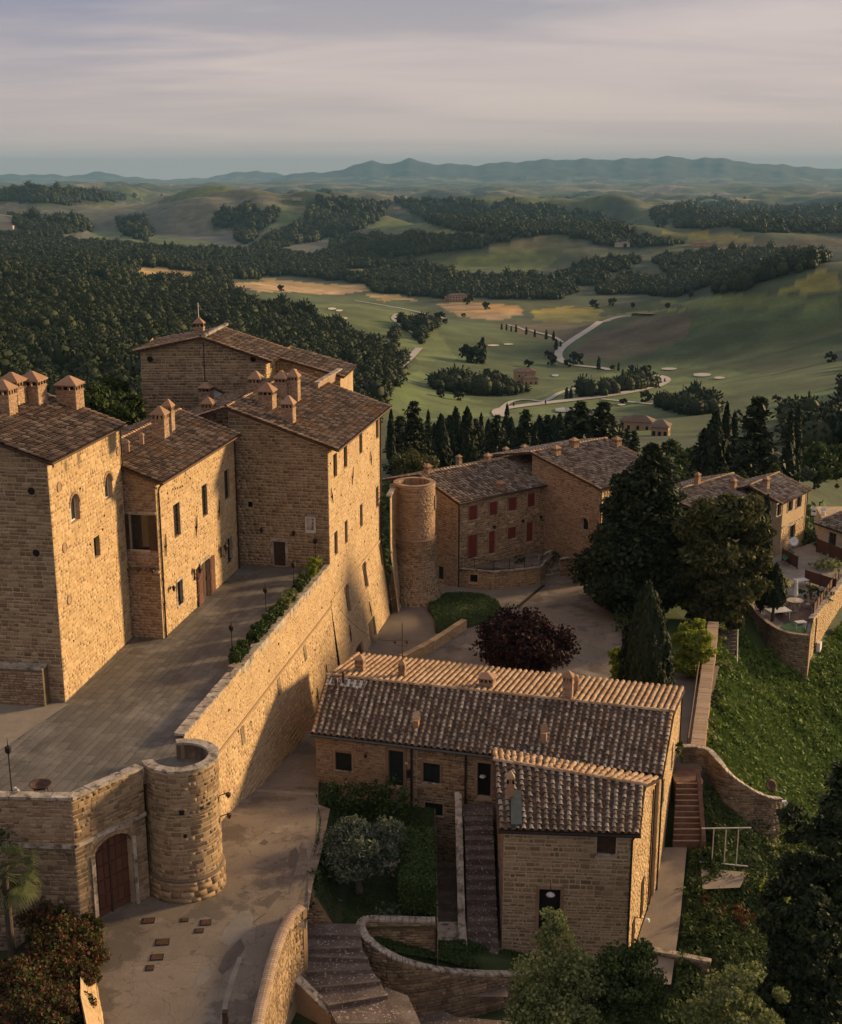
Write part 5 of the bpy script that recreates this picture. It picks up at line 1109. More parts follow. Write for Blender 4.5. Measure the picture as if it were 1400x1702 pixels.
fTi = cyl_map(Tc, Rt-0.42, math.radians(108), math.radians(-160)); wall(tT, fTi, T-0.3, T+0.86, [], m=M_darkstone, nu=36, name='parapet_inside')
MB().lathe(Tc + Vector((0, 0, T-0.3)), [(Rt-0.42, 0.1), (Rt-0.42, 0.32)], 32).build('turret_floor', M_terrace, tT)
for px, py, s_ in ((302, 1350, 0.16), (336, 1342, 0.09), (347, 1335, 0.09), (308, 1389, 0.11)):
    d = Vector(ray(px, py)); o = Vector((0, 0, HC)); a = d.x**2+d.y**2; b = 2*(d.x*(o.x-Tc.x)+d.y*(o.y-Tc.y)); c = (o.x-Tc.x)**2+(o.y-Tc.y)**2-(Rt+0.03)**2; t_ = (-b-math.sqrt(max(b*b-4*a*c, 0)))/(2*a); p = o + d*t_
    g = math.atan2(p.y-Tc.y, p.x-Tc.x); MB().box(p - Vector((0, 0, s_)), 0.08, s_*1.6, s_*1.6, g).build('putlog_hole', M_dark, tT)
# iron flag brackets on the right side of the turret
tt = thing('torch_bracket', 'pair of rusty iron torch brackets on the right flank of the turret', 'bracket', (Tc.x+1.9, Tc.y+0.1, 7.6))
for z_ in (8.6, 7.4):
    p = Vector((Tc.x+Rt+0.03, Tc.y+0.1, z_)); MB().tube([p, p+Vector((0.3, 0, 0.12)), p+Vector((0.42, -0.05, 0))], 0.03, 6).build('iron_arm', M_rust, tt); MB().lathe(p+Vector((0.45, -0.05, -0.1)), [(0.05, 0), (0.13, 0.12), (0.15, 0.26), (0.04, 0.32)], 8).build('torch_cup', M_rust, tt)
# gate wall
q0 = Vector((-16.85, 55.9, 0)); q1 = Vector((-14.15, 59.25, 0)); fG = wall_map(q0, q1); tG = thing('gate_wall', 'stone wall with an arched double gate between the turret and the corner', 'gate wall', ((q0.x+q1.x)/2, (q0.y+q1.y)/2, 3.2))
hg = fG.box(157, 221, 1386, 1480); vb_ = 3.35; hg = (max(0.75, hg[0]), min(fG.U-0.42, hg[1]), vb_, fG.uv(196, 1384)[1])
wG = wall(tG, fG, 2.8, T+0.85, [hg], m=M_mortar, reveal=0.5)
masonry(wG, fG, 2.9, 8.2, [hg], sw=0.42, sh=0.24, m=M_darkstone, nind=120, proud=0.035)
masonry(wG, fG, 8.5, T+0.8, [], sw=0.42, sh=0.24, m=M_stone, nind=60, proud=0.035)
bxm(fG, 0, fG.U, 8.28, 8.46, 0.0, 0.12).build('string_course', M_coping, tG)
gd = bxm(fG, hg[0], hg[1], hg[2], hg[3], -0.48, -0.40).build('gate', M_wood_red, tG)
nxp, nyp = 6, 5
for i in range(nxp):
    for j in range(nyp):
        a_ = hg[0] + (hg[1]-hg[0])*(i+0.07)/nxp; b_ = hg[0] + (hg[1]-hg[0])*(i+0.93)/nxp; c_ = hg[2]+0.6 + (hg[3]-hg[2]-0.6)*(j+0.06)/nyp; d_ = hg[2]+0.6 + (hg[3]-hg[2]-0.6)*(j+0.94)/nyp
        bxm(fG, a_, b_, c_, d_, -0.40, -0.36).build('gate_panel', M_wood_red, gd)
bars = MB()
for j in range(nyp+1): v = hg[2]+0.6 + (hg[3]-hg[2]-0.6)*j/nyp; bxm(fG, hg[0], hg[1], v-0.025, v+0.025, -0.40, -0.33, bars)
bars.build('cross_rail', M_wood_red, gd); bxm(fG, (hg[0]+hg[1])/2-0.05, (hg[0]+hg[1])/2+0.05, hg[2], hg[3]-0.1, -0.40, -0.31).build('meeting_stile', M_wood, gd)
archfill(fG, hg, tG, M_stone, rise=0.75)
for a_, b_ in ((hg[0]-0.22, hg[0]), (hg[1], hg[1]+0.22)): bxm(fG, a_, b_, 3.3, hg[3]-0.55, 0.0, 0.10).build('jamb', M_coping, tG)
bxm(fG, hg[0]-0.3, hg[1]+0.3, 3.0, 3.35, -0.2, 0.45).build('threshold', M_coping, tG)
MB().box((q0.x+0.1, q0.y-0.1, 2.9), 0.5, 0.5, 1.0, 0.6).build('corner_stone', M_coping, tG)
coping(tG, [(q0 - fG.N*0.2 + Vector((0, 0, T+.85)))[:], (q1 - fG.N*0.2 + Vector((0, 0, T+.85)))[:]], 0.6, 0.13, T+0.85)
MB().obox(q0 - fG.N*0.45 + Vector((0, 0, T-0.2)), fG.D*fG.U, -fG.N*0.01, (0, 0, 1.05)).build('parapet_inside', M_darkstone, tG)
# left wall past the corner
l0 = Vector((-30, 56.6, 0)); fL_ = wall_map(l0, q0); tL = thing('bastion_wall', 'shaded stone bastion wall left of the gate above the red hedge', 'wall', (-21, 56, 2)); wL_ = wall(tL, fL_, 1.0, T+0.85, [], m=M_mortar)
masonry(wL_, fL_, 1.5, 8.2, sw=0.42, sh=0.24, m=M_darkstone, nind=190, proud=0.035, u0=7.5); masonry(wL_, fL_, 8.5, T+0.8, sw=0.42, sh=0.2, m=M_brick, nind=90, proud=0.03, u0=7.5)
bxm(fL_, 0, fL_.U, 8.28, 8.46, 0.0, 0.12).build('string_course', M_coping, tL)
coping(tL, [(l0 - fL_.N*0.2 + Vector((0, 0, T+.85)))[:], (q0 - fL_.N*0.2 + Vector((0, 0, T+.85)))[:]], 0.6, 0.13, T+0.85)
# ================================================================ terrace things
def torch(x, y, z, label):
    t = thing('garden_torch', label, 'torch', (x, y, z), 'torches standing on the terrace')
    MB().tube([(x, y, z), (x, y, z+2.3)], 0.03, 6).build('pole', M_iron, t); MB().lathe((x, y, z), [(0.2, 0), (0.18, 0.04), (0.03, 0.07)], 10).build('foot', M_iron, t)
    MB().lathe((x, y, z+2.1), [(0.05, 0), (0.16, 0.14), (0.17, 0.36), (0.1, 0.42)], 8).build('torch_cup', M_iron, t); MB().tube([(x, y, z+2.45), (x, y, z+3.0)], [0.03, 0.005], 6).build('spike', M_iron, t)
    return t
for (px, pyb), lb in zip(((20, 1318), (387, 1102), (443, 1035), (489, 990), (525, 948)), ('iron torch at the lower left of the terrace beside the fire bowl', 'iron torch nearest the viewer along the planted parapet', 'second iron torch along the planted parapet', 'third iron torch along the planted parapet, by the pale slab', 'last iron torch against the shaded palace wall')):
    p = G(px, pyb, T); torch(p.x, p.y, T+0.03, lb)
p = G(69, 1322, T+0.1); t = thing('fire_bowl', 'rusty iron fire bowl on short legs at the terrace edge', 'fire bowl', (p.x, p.y, T))
MB().lathe((p.x, p.y, T+0.45), [(0.08, 0), (0.36, 0.09), (0.52, 0.24), (0.55, 0.30), (0.50, 0.28), (0.32, 0.14), (0.02, 0.10)], 24).build('bowl', M_rust, t, smooth=True)
for k in range(4):
    a = PI/4 + k*PI/2; MB().tube([(p.x+0.4*math.cos(a), p.y+0.4*math.sin(a), T+.02), (p.x+0.33*math.cos(a), p.y+0.33*math.sin(a), T+0.6)], 0.02, 6).build('leg', M_iron, t)
p = G(29, 1325, T); mb = MB(); tt = thing('stone_dog', 'small weathered white stone dog statue lying behind the parapet', 'statue', (p.x, p.y, T))
mb.lathe((p.x, p.y, T), [(0.14, 0), (0.17, 0.16), (0.13, 0.36), (0.08, 0.44)], 10); mb.build('torso', M_marble, tt, smooth=True)
MB().lathe((p.x-0.05, p.y-0.1, T+0.40), [(0.05, 0), (0.11, 0.06), (0.10, 0.17), (0.03, 0.22)], 10).build('head', M_marble, tt, smooth=True)
MB().tube([(p.x, p.y, T+0.15), (p.x+0.3, p.y, T+0.12), (p.x+0.42, p.y+0.05, T+0.06)], [0.13, 0.12, 0.05], 8).build('hindquarters', M_marble, tt, smooth=True)
for px, py, lb in ((322.5, 953, 'ornate iron lantern left of the big terrace door'), (366.5, 916, 'ornate iron lantern right of the big terrace door')):
    u, v = fB.uv(px, py); P = fB(u, v, 0.05); t = thing('wall_lantern', lb, 'lantern', P, 'lanterns beside the big door')
    bxm(fB, u-0.08, u+0.08, v-0.5, v+0.3, 0.05, 0.09).build('back_plate', M_iron, t); MB().tube([fB(u, v-0.3, 0.1), fB(u, v-0.4, 0.35), fB(u, v-0.1, 0.45), fB(u, v+0.05, 0.45)], 0.03, 6).build('bracket', M_iron, t)
    MB().lathe(fB(u, v+0.05, 0.45), [(0.08, 0), (0.17, 0.3), (0.20, 0.36), (0.05, 0.55), (0.02, 0.7)], 6).build('lantern', M_iron, t)
for px, py, f_, lb in ((436.5, 880, fCf, 'small wall lamp left above the dark palace door'), (489.4, 884, fCf, 'small wall lamp between the dark door and the white plaque'), (282, 977, fB, 'small wall lamp near the corner downpipe of the palace wing')): light_small('wall_lamp', lb, f_, px, py, 'small lamps on the castle walls')
# ================================================================ HOUSES
def chim_small(parent, p, w, h, rz, m=M_brick):
    return chimney(parent, p, w, h, rz=rz, caph=0.28, m=m, capm=M_terra, slots=True)
def box_house(f, depth, z0, z1, parent, m=M_mortar):
    """plain rear walls"""
    a, b = f(0, 0, 0), f(f.U, 0, 0); c, d = b - f.N*depth, a - f.N*depth
    wall(parent, wall_map(b, c), z0, z1, [], m=m); wall(parent, wall_map(c, d), z0, z1, [], m=m); wall(parent, wall_map(d, a), z0, z1, [], m=m)
# ---- H: front house
h0 = Vector((-6.85, 76.5, 0)); h1 = Vector((14.45, 70.55, 0)); fH = wall_map(h0, h1); dH, nH = fH.D, fH.N; ZH = 4.95
tH = thing('tiled_house', 'long low brick and stone house with a broad tiled roof below the castle wall', 'house', (3, 76, 0))
hH = [fH.box(557.5, 585, 1251, 1280), fH.box(703.5, 731.5, 1268.5, 1300), fH.box(706, 736, 1335, 1354)]
dH1 = fH.box(646, 671, 1247.5, 1307); dH2 = fH.box(794, 816, 1268, 1324)
wH = wall(tH, fH, -3.6, ZH, hH+[dH1, dH2], m=M_mortar)
uS = dH1[0]
masonry(wH, fH, -2.5, ZH-0.1, hH+[dH1, dH2], sw=0.30, sh=0.13, m=M_brick, nind=150, proud=0.02, u1=uS+1.9, gap=0.022)
masonry(wH, fH, -3.0, ZH-0.1, hH+[dH1, dH2], sw=0.42, sh=0.20, m=M_stone, nind=150, proud=0.035, u0=uS+1.9, u1=12.5)
for k, h in enumerate(hH): window(tH, fH, h, 'shutter', frame=M_shut_dark, shut=M_shut_dark, surround=M_brick if k < 2 else None)
door(tH, fH, dH1, m=M_shut_dark, panels=1, surround=M_brick); door(tH, fH, dH2, m=M_dark, panels=1, surround=M_brick)
pipe(tH, [fH(fH.uv(685, 1240)[0], ZH-0.1, 0.12), fH(fH.uv(685, 1240)[0], -2, 0.12)], 0.07, M_iron); pipe(tH, [fH(fH.uv(775, 1255)[0], ZH-0.1, 0.12), fH(fH.uv(775, 1255)[0], -2, 0.12)], 0.07)
u_, v_ = fH.uv(680, 1285); bxm(fH, u_-0.1, u_+0.1, v_-0.25, v_+0.25, 0.04, 0.2).build('letter_box', M_iron, tH)
u_, v_ = fH.uv(676, 1268); bxm(fH, u_-0.09, u_+0.09, v_-0.07, v_+0.07, 0.04, 0.06).build('number_plate', M_marble, tH)
ovh = 0.35; ZR1 = 6.55; ZBk = 5.15
eH = [h0 - dH*0.25 + nH*ovh, h1 + dH*0.25 + nH*ovh]; eH = [Vector((p.x, p.y, ZH+0.05)) for p in eH]
rH = [Vector((-6.55, 82.2, ZR1)), Vector((16.3, 75.9, ZR1))]
bH = [Vector((-4.9, 89.9, ZBk)), Vector((18.5, 83.2, ZBk))]
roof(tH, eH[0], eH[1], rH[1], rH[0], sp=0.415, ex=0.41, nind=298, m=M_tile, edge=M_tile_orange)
roof(tH, bH[1], bH[0], rH[0], rH[1], sp=0.415, ex=0.41, m=M_tile_orange, mp=M_pan, ridge=False)  # back slope in orange tile: the low sun on it is put into the colour
MB().tube([eH[0] + nH*0.09 - Vector((0, 0, .1)), eH[1] + nH*0.09 - Vector((0, 0, .1))], 0.09, 8).build('gutter', M_greygreen, tH)
# side and rear walls
hr = Vector((16.05, 75.9, 0)); hb2 = Vector((18.2, 83.0, 0)); fHr = wall_map(h1, hb2)
topHr = lambda u: ZH + (ZR1-ZH)*u/5.5 if u < 5.5 else ZR1 - (ZR1-ZBk)*(u-5.5)/(fHr.U-5.5)
hhr = [(2.2, 3.0, 1.8, 3.2), (7.5, 8.4, 1.8, 3.2)]
wHr = wall(tH, fHr, -4.5, ZH, hhr, top=lambda u: topHr(u)-0.12, tb=(5.5,), m=M_plaster); masonry(wHr, fHr, -3.5, ZH, hhr, top=lambda u: topHr(u)-0.15, sw=0.42, sh=0.2, m=M_stone_pale, nind=0, proud=0.018)
for h in hhr: window(tH, fHr, h, 'shutter', frame=M_greygreen, shut=M_greygreen, depth=0.05)
pipe(tH, [fHr(0.6, ZH, 0.12), fHr(0.6, -3.5, 0.12)], 0.06, M_copper); pipe(tH, [fHr(fHr.U-0.4, ZBk, 0.12), fHr(fHr.U-0.4, 0, 0.12)], 0.05, M_copper)
hl = Vector((-5.0, 89.6, 0)); wHl = wall(tH, wall_map(hl, h0), -1, ZH, [], m=M_mortar, top=lambda u: ZH + 1.3*min(u/7.6, (13.2-u)/5.7), tb=(7.6,)); wall(tH, wall_map(hb2, hl), -1, ZBk-0.1, [], m=M_plaster)
PF = (eH[0], eH[1], rH[0]); PBk = (bH[0], bH[1], rH[0]); rzH = math.atan2(dH.y, dH.x)
for px, py, w, h in ((599, 1124, 0.6, 0.75), (669, 1132, 0.45, 0.7), (810, 1149, 0.95, 0.5)): chim_small(tH, on_plane(px, py-6, *PBk), w, h, rzH)
chimney(tH, on_plane(944, 1160, *PF) + Vector((0, 0.1, 0)), 0.62, 1.2, rz=rzH, caph=0.35, m=M_terra, capm=M_tile_orange)
MB().lathe(on_plane(958, 1152, *PBk), [(0.16, -0.3), (0.16, 0.9), (0.22, 0.95), (0.08, 1.25)], 10).build('vent_pot', M_terra, tH)
for px, py, s_ in ((692, 1210, 1.0), (904, 1234, 1.15)):
    p = on_plane(px, py, *PF); v = MB().box(p - Vector((0, 0, .2)), 0.36, 0.36, 0.75*s_, rzH).build('vent_pot', M_terra, tH); MB().obox(p + Vector((-0.22, -0.2, 0.62*s_)), (0.44, 0, 0.1), (0, 0.4, 0.35), (0, 0, 0.06)).build('tilted_tile', M_tile_orange, v)
for px, py in ((571, 1137), (559, 1148)): MB().lathe(on_plane(px, py, *PF), [(0.10, -0.2), (0.10, 0.75), (0.14, 0.78), (0.05, 0.9)], 8).build('vent_pipe', M_rust, tH)
MB().obox(rH[0] + Vector((0.2, -1.1, -0.20)), dH*2.6, Vector((0.2, 0.75, 0.20)), (0, 0, 0.05)).build('lead_flashing', M_marble, tH)
# antenna mast with small lamps
p = on_plane(669, 1110, *PBk); tM = thing('antenna_mast', 'thin rusty antenna mast standing behind the ridge of the tiled house', 'antenna', p)
MB().tube([p - Vector((0, 0, 0.4)), p + Vector((0, 0, 3.4))], 0.035, 6).build('mast', M_rust, tM)
for z_, l_ in ((2.1, 0.55), (1.7, 0.4), (0.9, 0.25)): MB().tube([p + Vector((-l_, 0.1, z_)), p + Vector((l_, -0.1, z_))], 0.02, 5).build('arm', M_rust, tM); 
for sx in (-0.5, 0.35): MB().lathe(p + Vector((sx, 0, 1.85)), [(0.05, 0), (0.14, 0.08), (0.14, 0.2), (0.04, 0.26)], 8).build('lamp_head', M_rust, tM)
# hanging cable from mast to palace wall
c0, c1 = p + Vector((0, 0, 2.2)), fC(2.0, 6.0, 0.1); cb = MB(); cb.tube([c0.lerp(c1, k/14) - Vector((0, 0, 4*1.0*(k/14)*(1-k/14))) for k in range(15)], 0.018, 4); tag(cb.build('cable', M_iron), 'thin black cable sagging from the antenna mast to the palace wall', 'cable')
# ---- annex
a0 = Vector((4.65, 64.45, 0)); a1 = Vector((11.8, 63.95, 0)); fN = wall_map(a0, a1); tN = thing('annex_house', 'narrow stone annex with a dark door and its own tiled roof, nearest the viewer', 'house', (8.5, 67, -3.3))
ZN = 4.72; hN = [fN.box(992.5, 1024, 1388.5, 1418.5)]; dN = fN.box(896, 931, 1477.5, 1547.5)
wN = wall(tN, fN, -5.0, ZN, hN+[dN], m=M_mortar); masonry(wN, fN, -4.5, ZN-0.05, hN+[dN], sw=0.44, sh=0.235, m=M_stone, nind=295, proud=0.025, gap=0.075, jit=1.45)
window(tN, fN, hN[0], 'shutter', frame=M_wood, shut=M_wood, surround=None); door(tN, fN, dN, m=M_dark, panels=1, surround=M_brick)
bxm(fN, dN[0]-0.2, dN[1]+0.2, dN[2]-0.16, dN[2]-0.01, -0.1, 0.3).build('door_step', M_coping, tN)
a2 = Vector((14.2, 70.4, 0)); fNr = wall_map(a1, a2); zrr = 5.75
topN = lambda u: ZN + (zrr-ZN)*min(u/3.6, 1) - max(0, u-3.6)*0.26
hnr = [fNr.box(1066, 1071, 1460, 1512), (0.9, 1.7, -3.6, -1.6)]; hnr[0] = (3.4, 4.2, hnr[0][2], hnr[0][3])
wNr = wall(tN, fNr, -5.0, ZN, hnr, top=lambda u: topN(u)-0.1, tb=(3.6,), m=M_plaster); masonry(wNr, fNr, -4.5, ZN, hnr, top=lambda u: topN(u)-0.15, sw=0.42, sh=0.2, m=M_stone_pale, nind=0, proud=0.018, gap=0.05)
for h in hnr: window(tN, fNr, h, 'shutter', frame=M_wood, shut=M_wood, depth=0.02, sill=False)
a3 = Vector((4.75, 73.2, 0)); fNl = wall_map(a3, a0); wNl = wall(tN, fNl, -5, ZN, [], top=lambda u: ZN + 1.45*min(u/3.4, (fNl.U-u)/5.35), tb=(3.4,), m=M_mortar); masonry(wNl, fNl, -4.5, ZN, [], top=lambda u: ZN + 1.45*min(u/3.4, (fNl.U-u)/5.35) - .1, sw=0.4, sh=0.2, m=M_brick, proud=0.03)
eN = [Vector((4.3, 64.15, 4.75)), Vector((12.15, 63.6, 4.75))]; rN = [Vector((4.3, 69.6, 6.25)), Vector((13.0, 67.3, 5.78))]; bN = [Vector((4.35, 72.7, 5.5)), Vector((14.3, 69.75, 4.98))]
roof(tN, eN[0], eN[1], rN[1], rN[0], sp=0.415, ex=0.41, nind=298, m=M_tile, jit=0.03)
roof(tN, bN[1], bN[0], rN[0], rN[1], sp=0.415, ex=0.41, m=M_tile_orange, ridge=False, jit=0.05)  # annex back slope likewise: orange tile colour carries the sunlight
PN = (eN[0], eN[1], rN[0])
p = on_plane(848, 1327, *PN); chimney(tN, p, 0.42, 1.0, rz=0, caph=0.4, m=M_terra, capm=M_tile_orange); MB().obox(p + Vector((-0.1, -2.3, -0.62)), (0.62, 0, 0), (0.15, 2.6, 0.74), (0, 0, 0.24)).build('lead_flashing', M_greygreen, tN)
MB().tube([eN[0] + Vector((0, -0.08, -0.12)), eN[1] + Vector((0, -0.08, -0.12))], 0.09, 8).build('gutter', M_iron, tN)
pipe(tN, [eN[1] + Vector((-0.3, 0, -0.15)), fN(fN.U-0.05, ZN-0.5, 0.1), fN(fN.U-0.05, -4.2, 0.1)], 0.055, M_iron)
for u in (5.6, 6.2): pipe(tN, [fNr(u, 4.6, 0.1), fNr(u, -3.5, 0.1)], 0.045, M_copper)
# enamel lamp over the annex door
P = fN(*fN.uv(914, 1462), 0.05); t = thing('gooseneck_lamp', 'white enamel shade on an iron gooseneck above the annex door', 'wall lamp', P)
MB().tube([P, P + Vector((0, -0.3, 0.15)), P + Vector((0, -0.55, 0.05)), P + Vector((0, -0.55, -0.45))], 0.02, 6).build('arm', M_iron, t); MB().lathe(P + Vector((0, -0.55, -0.62)), [(0.26, 0), (0.22, 0.07), (0.06, 0.18), (0.03, 0.2)], 14).build('shade', M_marble, t, smooth=True)
P = fNr(1.0, -1.2, 0.05); t = thing('wall_spotlight', 'white spotlight on a rod low on the sunlit annex side', 'wall lamp', P); MB().tube([P, P + fNr.N*0.75], 0.02, 6).build('rod', M_iron, t); MB().lathe(P + fNr.N*0.8 - Vector((0, 0, 0.12)), [(0.16, 0), (0.13, 0.14), (0.04, 0.2)], 10).build('shade', M_white, t)
P = fH(*fH.uv(611, 1250), 0.04); t = thing('iron_wall_lamp', 'small dark iron lamp between the window and the green door of the long house', 'wall lamp', P); MB().tube([P, P + nH*0.35 + Vector((0, 0, .1))], 0.02, 6).build('arm', M_iron, t); MB().lathe(P + nH*0.38 - Vector((0, 0, 0.18)), [(0.1, 0), (0.12, 0.1), (0.03, 0.25)], 8).build('shade', M_iron, t)
P = fH(*fH.uv(804, 1286), 0.25); t = thing('hanging_lamp', 'pale glass hanging lamp in the dark doorway at the top of the outside stair', 'lamp', P); MB().tube([P + Vector((0, 0, 0.3)), P], 0.015, 6).build('arm', M_iron, t); MB().lathe(P - Vector((0, 0, 0.2)), [(0.05, 0), (0.2, 0.1), (0.18, 0.18), (0.03, 0.24)], 12).build('shade', M_marble, t)
# outside stair between the garden and the doorway
tS = thing('outside_stair', 'dark stone outside stair climbing beside the annex to the upper doorway', 'stair', (3.5, 67, -3.2))
n = 14; s0, s1 = Vector((3.45, 63.6, -3.1)), Vector((3.55, 71.6, 1.55)); 
for k in range(n):
    y0 = s0.y + (s1.y-s0.y)*k/n; z1 = s0.z + (s1.z-s0.z)*(k+1)/n; MB().box((3.55, y0 + (s1.y-s0.y)/n/2, s0.z-0.3), 1.75, (s1.y-s0.y)/n-0.004, z1-s0.z+0.3).build('step', M_step, tS)
MB().box((3.55, 72.35, -3), 1.9, 1.4, 4.6).build('landing', M_step, tS)
fSp = wall_map((2.3, 72.8), (2.2, 63.6)); mb = MB()
for a, b in ((0, 1),):
    A_, B_2 = Vector((2.5, 63.3, 0)), Vector((2.5, 72.9, 0)); wds = Vector((-0.34, 0, 0))
    za, zb = -2.35, 2.45; q = [A_ + Vector((0, 0, -4)), B_2 + Vector((0, 0, -4)), B_2 + Vector((0, 0, zb)), A_ + Vector((0, 0, za))]; w = [x + wds for x in q]
    mb.v = [tuple(x) for x in q + w]; mb.f = [(0, 1, 2, 3), (7, 6, 5, 4), (0, 3, 7, 4), (3, 2, 6, 7), (2, 1, 5, 6), (1, 0, 4, 5)]
mb.build('stair_wall', M_brick, tS); coping(tS, [(2.33, 63.3, -2.35), (2.33, 72.9, 2.45)], 0.42, 0.1, 0, m=M_coping, blk=0.6)
fSf = wall_map((2.1, 63.28), (2.6, 63.28)); 
# ---- G: middle houses with red shutters
g0 = Vector((3.6, 121.2, 0)); dg = Vector((0.778, 0.628, 0)).normalized(); g1 = g0 + dg*15.6; fg = wall_map(g0, g1); ZG = 8.75
tg = thing('shuttered_house', 'two storey stone house with red shutters and doors beyond the piazza', 'house', (8, 130, 0), 'houses round the piazza')
hg1 = [fg.box(*q) for q in ((779.6, 792.9, 840, 863.6), (813.6, 826.4, 834, 856), (845.7, 857.9, 826.8, 848), (876.8, 888.6, 820, 841.8), (909, 920, 814, 835.4), (844, 857, 876, 895), (778, 792, 889, 927))]
dg1 = [fg.box(*q) for q in ((812.5, 823, 883, 920), (875, 886.4, 868.6, 900), (906, 918.6, 862, 895))]
wg = wall(tg, fg, -0.5, ZG, hg1+dg1, m=M_plaster); masonry(wg, fg, 0, ZG-0.1, hg1+dg1, sw=0.42, sh=0.2, m=M_stone, proud=0.03, gap=0.05, skip=0.05)
for h in hg1: window(tg, fg, h, 'shutter', frame=M_shut_red, shut=M_shut_red, depth=0.04, surround=M_brick)
for h in dg1: door(tg, fg, h, m=M_shut_red, panels=1, surround=M_brick, depth=0.1)
fgl = wall_map(g0 - fg.N*5.6, g0); hgl = [fgl.box(728.6, 737.5, 941, 963)]
wgl = wall(tg, fgl, -0.5, ZG, hgl, top=lambda u: ZG + 1.6*(1-abs(u-0.0)/5.6), tb=(0,), m=M_mortar); masonry(wgl, fgl, 0, ZG, hgl, top=lambda u: ZG + 1.6*(1-u/5.6)-.1, sw=0.42, sh=0.2, m=M_brick, proud=0.03)
window(tg, fgl, hgl[0], 'shutter', frame=M_shut_dark, shut=M_shut_dark, sill=False); wall(tg, wall_map(g0 - fg.N*11, g0 - fg.N*5.6), -0.5, ZG, [], m=M_mortar, top=lambda u: ZG + 1.6*u/5.4, tb=(5.4,)); 
eg = [g0 - dg*0.2 + fg.N*0.3 + Vector((0, 0, ZG+0.1)), g1 + dg*0.2 + fg.N*0.3 + Vector((0, 0, ZG+0.1))]; rg = [p - fg.N*6.3 + Vector((0, 0, 1.75)) for p in eg]
roof(tg, eg[0], eg[1], rg[1], rg[0], sp=0.42, ex=0.45, m=M_tile, seg=4); bg_ = [p - fg.N*6 - Vector((0, 0, 1.65)) for p in rg]
roof(tg, bg_[1], bg_[0], rg[0], rg[1], sp=0.42, ex=0.45, m=M_tile, ridge=False, seg=4)
pipe(tg, [fg(0.1, ZG, 0.12), fg(0.1, 0, 0.12)], 0.07); pipe(tg, [fg(fg.U-0.1, ZG, 0.12), fg(fg.U-0.1, 2, 0.12)], 0.09, M_iron)
MB().tube([eg[0] + fg.N*0.08, eg[1] + fg.N*0.08], 0.08, 6).build('gutter', M_copper, tg)
rzg = math.atan2(dg.y, dg.x); Pg = (eg[0], eg[1], rg[0]); Pgb = (bg_[0], bg_[1], rg[0])
for px, py, P3 in ((711.5, 787, Pg), (811, 769, Pg), (833, 815, Pg), (763, 768, Pgb), (841, 755, Pgb), (871, 752, Pgb)): chim_small(tg, on_plane(px, py, *P3), 0.62, 0.45, rzg)
for px, py, lb in ((819.5, 875, 'small round wall lamp above the first red door of the shuttered house'), (867, 865, 'small round wall lamp above the second red door of the shuttered house'), (897, 859, 'small wall lamp near the right end of the shuttered house')): light_small('wall_lamp', lb, fg, px, py, 'lamps on the shuttered house')
# G2
k1 = Vector((17.75, 122.75, 0)); ng2 = Vector((0.638, -0.77, 0)).normalized(); k0 = k1 - ng2*9.6; fk = wall_map(k0, k1); ZK = 9.85
tk = thing('gabled_house', 'tall gabled stone house joined to the right end of the shuttered house', 'house', (19, 132, 0), 'houses round the piazza')
topk = lambda u: ZK + 0.21*(9.6-u)
hk2 = [fk.box(967, 978, 861, 882)]
wk = wall(tk, fk, -0.5, ZK, hk2, top=topk, tb=(0, 9.6), m=M_mortar); masonry(wk, fk, 1, ZK, hk2, top=lambda u: topk(u)-.1, sw=0.42, sh=0.2, m=M_brick, proud=0.03)
window(tk, fk, hk2[0], 'dark', arch=True, frame=M_marble, surround=None, lab='arched pale doorway half hidden by the tree')
dk = dg; fkr = wall_map(k1, k1 + dk*11); hk3 = [(1.2, 2.2, 5.2, 6.8), (4.5, 5.5, 5.2, 6.8)]; wkr = wall(tk, fkr, -0.5, ZK, hk3, m=M_plaster); masonry(wkr, fkr, 0, ZK-.1, hk3, sw=0.45, sh=0.22, m=M_stone_pale, proud=0.018, gap=.05)
for h in hk3: window(tk, fkr, h, 'shutter', frame=M_shut_red, shut=M_shut_red, depth=0.04)
ek = [k1 + ng2*0.3 - dk*0.3 + Vector((0, 0, ZK+0.05)), k1 + ng2*0.3 + dk*11.3 + Vector((0, 0, ZK+0.05))]; rk = [p - ng2*10.0 + Vector((0, 0, 2.1)) for p in ek]
roof(tk, ek[0], ek[1], rk[1], rk[0], sp=0.42, ex=0.45, m=M_tile, seg=4); bk = [p - ng2*6 - Vector((0, 0, 1.3)) for p in rk]
roof(tk, bk[1], bk[0], rk[0], rk[1], sp=0.42, ex=0.45, m=M_tile, ridge=False, seg=4)
Pk = (ek[0], ek[1], rk[0])
for px, py in ((924, 757), (1025, 742), (954, 744)): chim_small(tk, on_plane(px, py, *Pk), 0.75, 0.5, rzg)
pipe(tk, [fkr(0.1, ZK, 0.1), fkr(0.1, 0, 0.1)], 0.06)
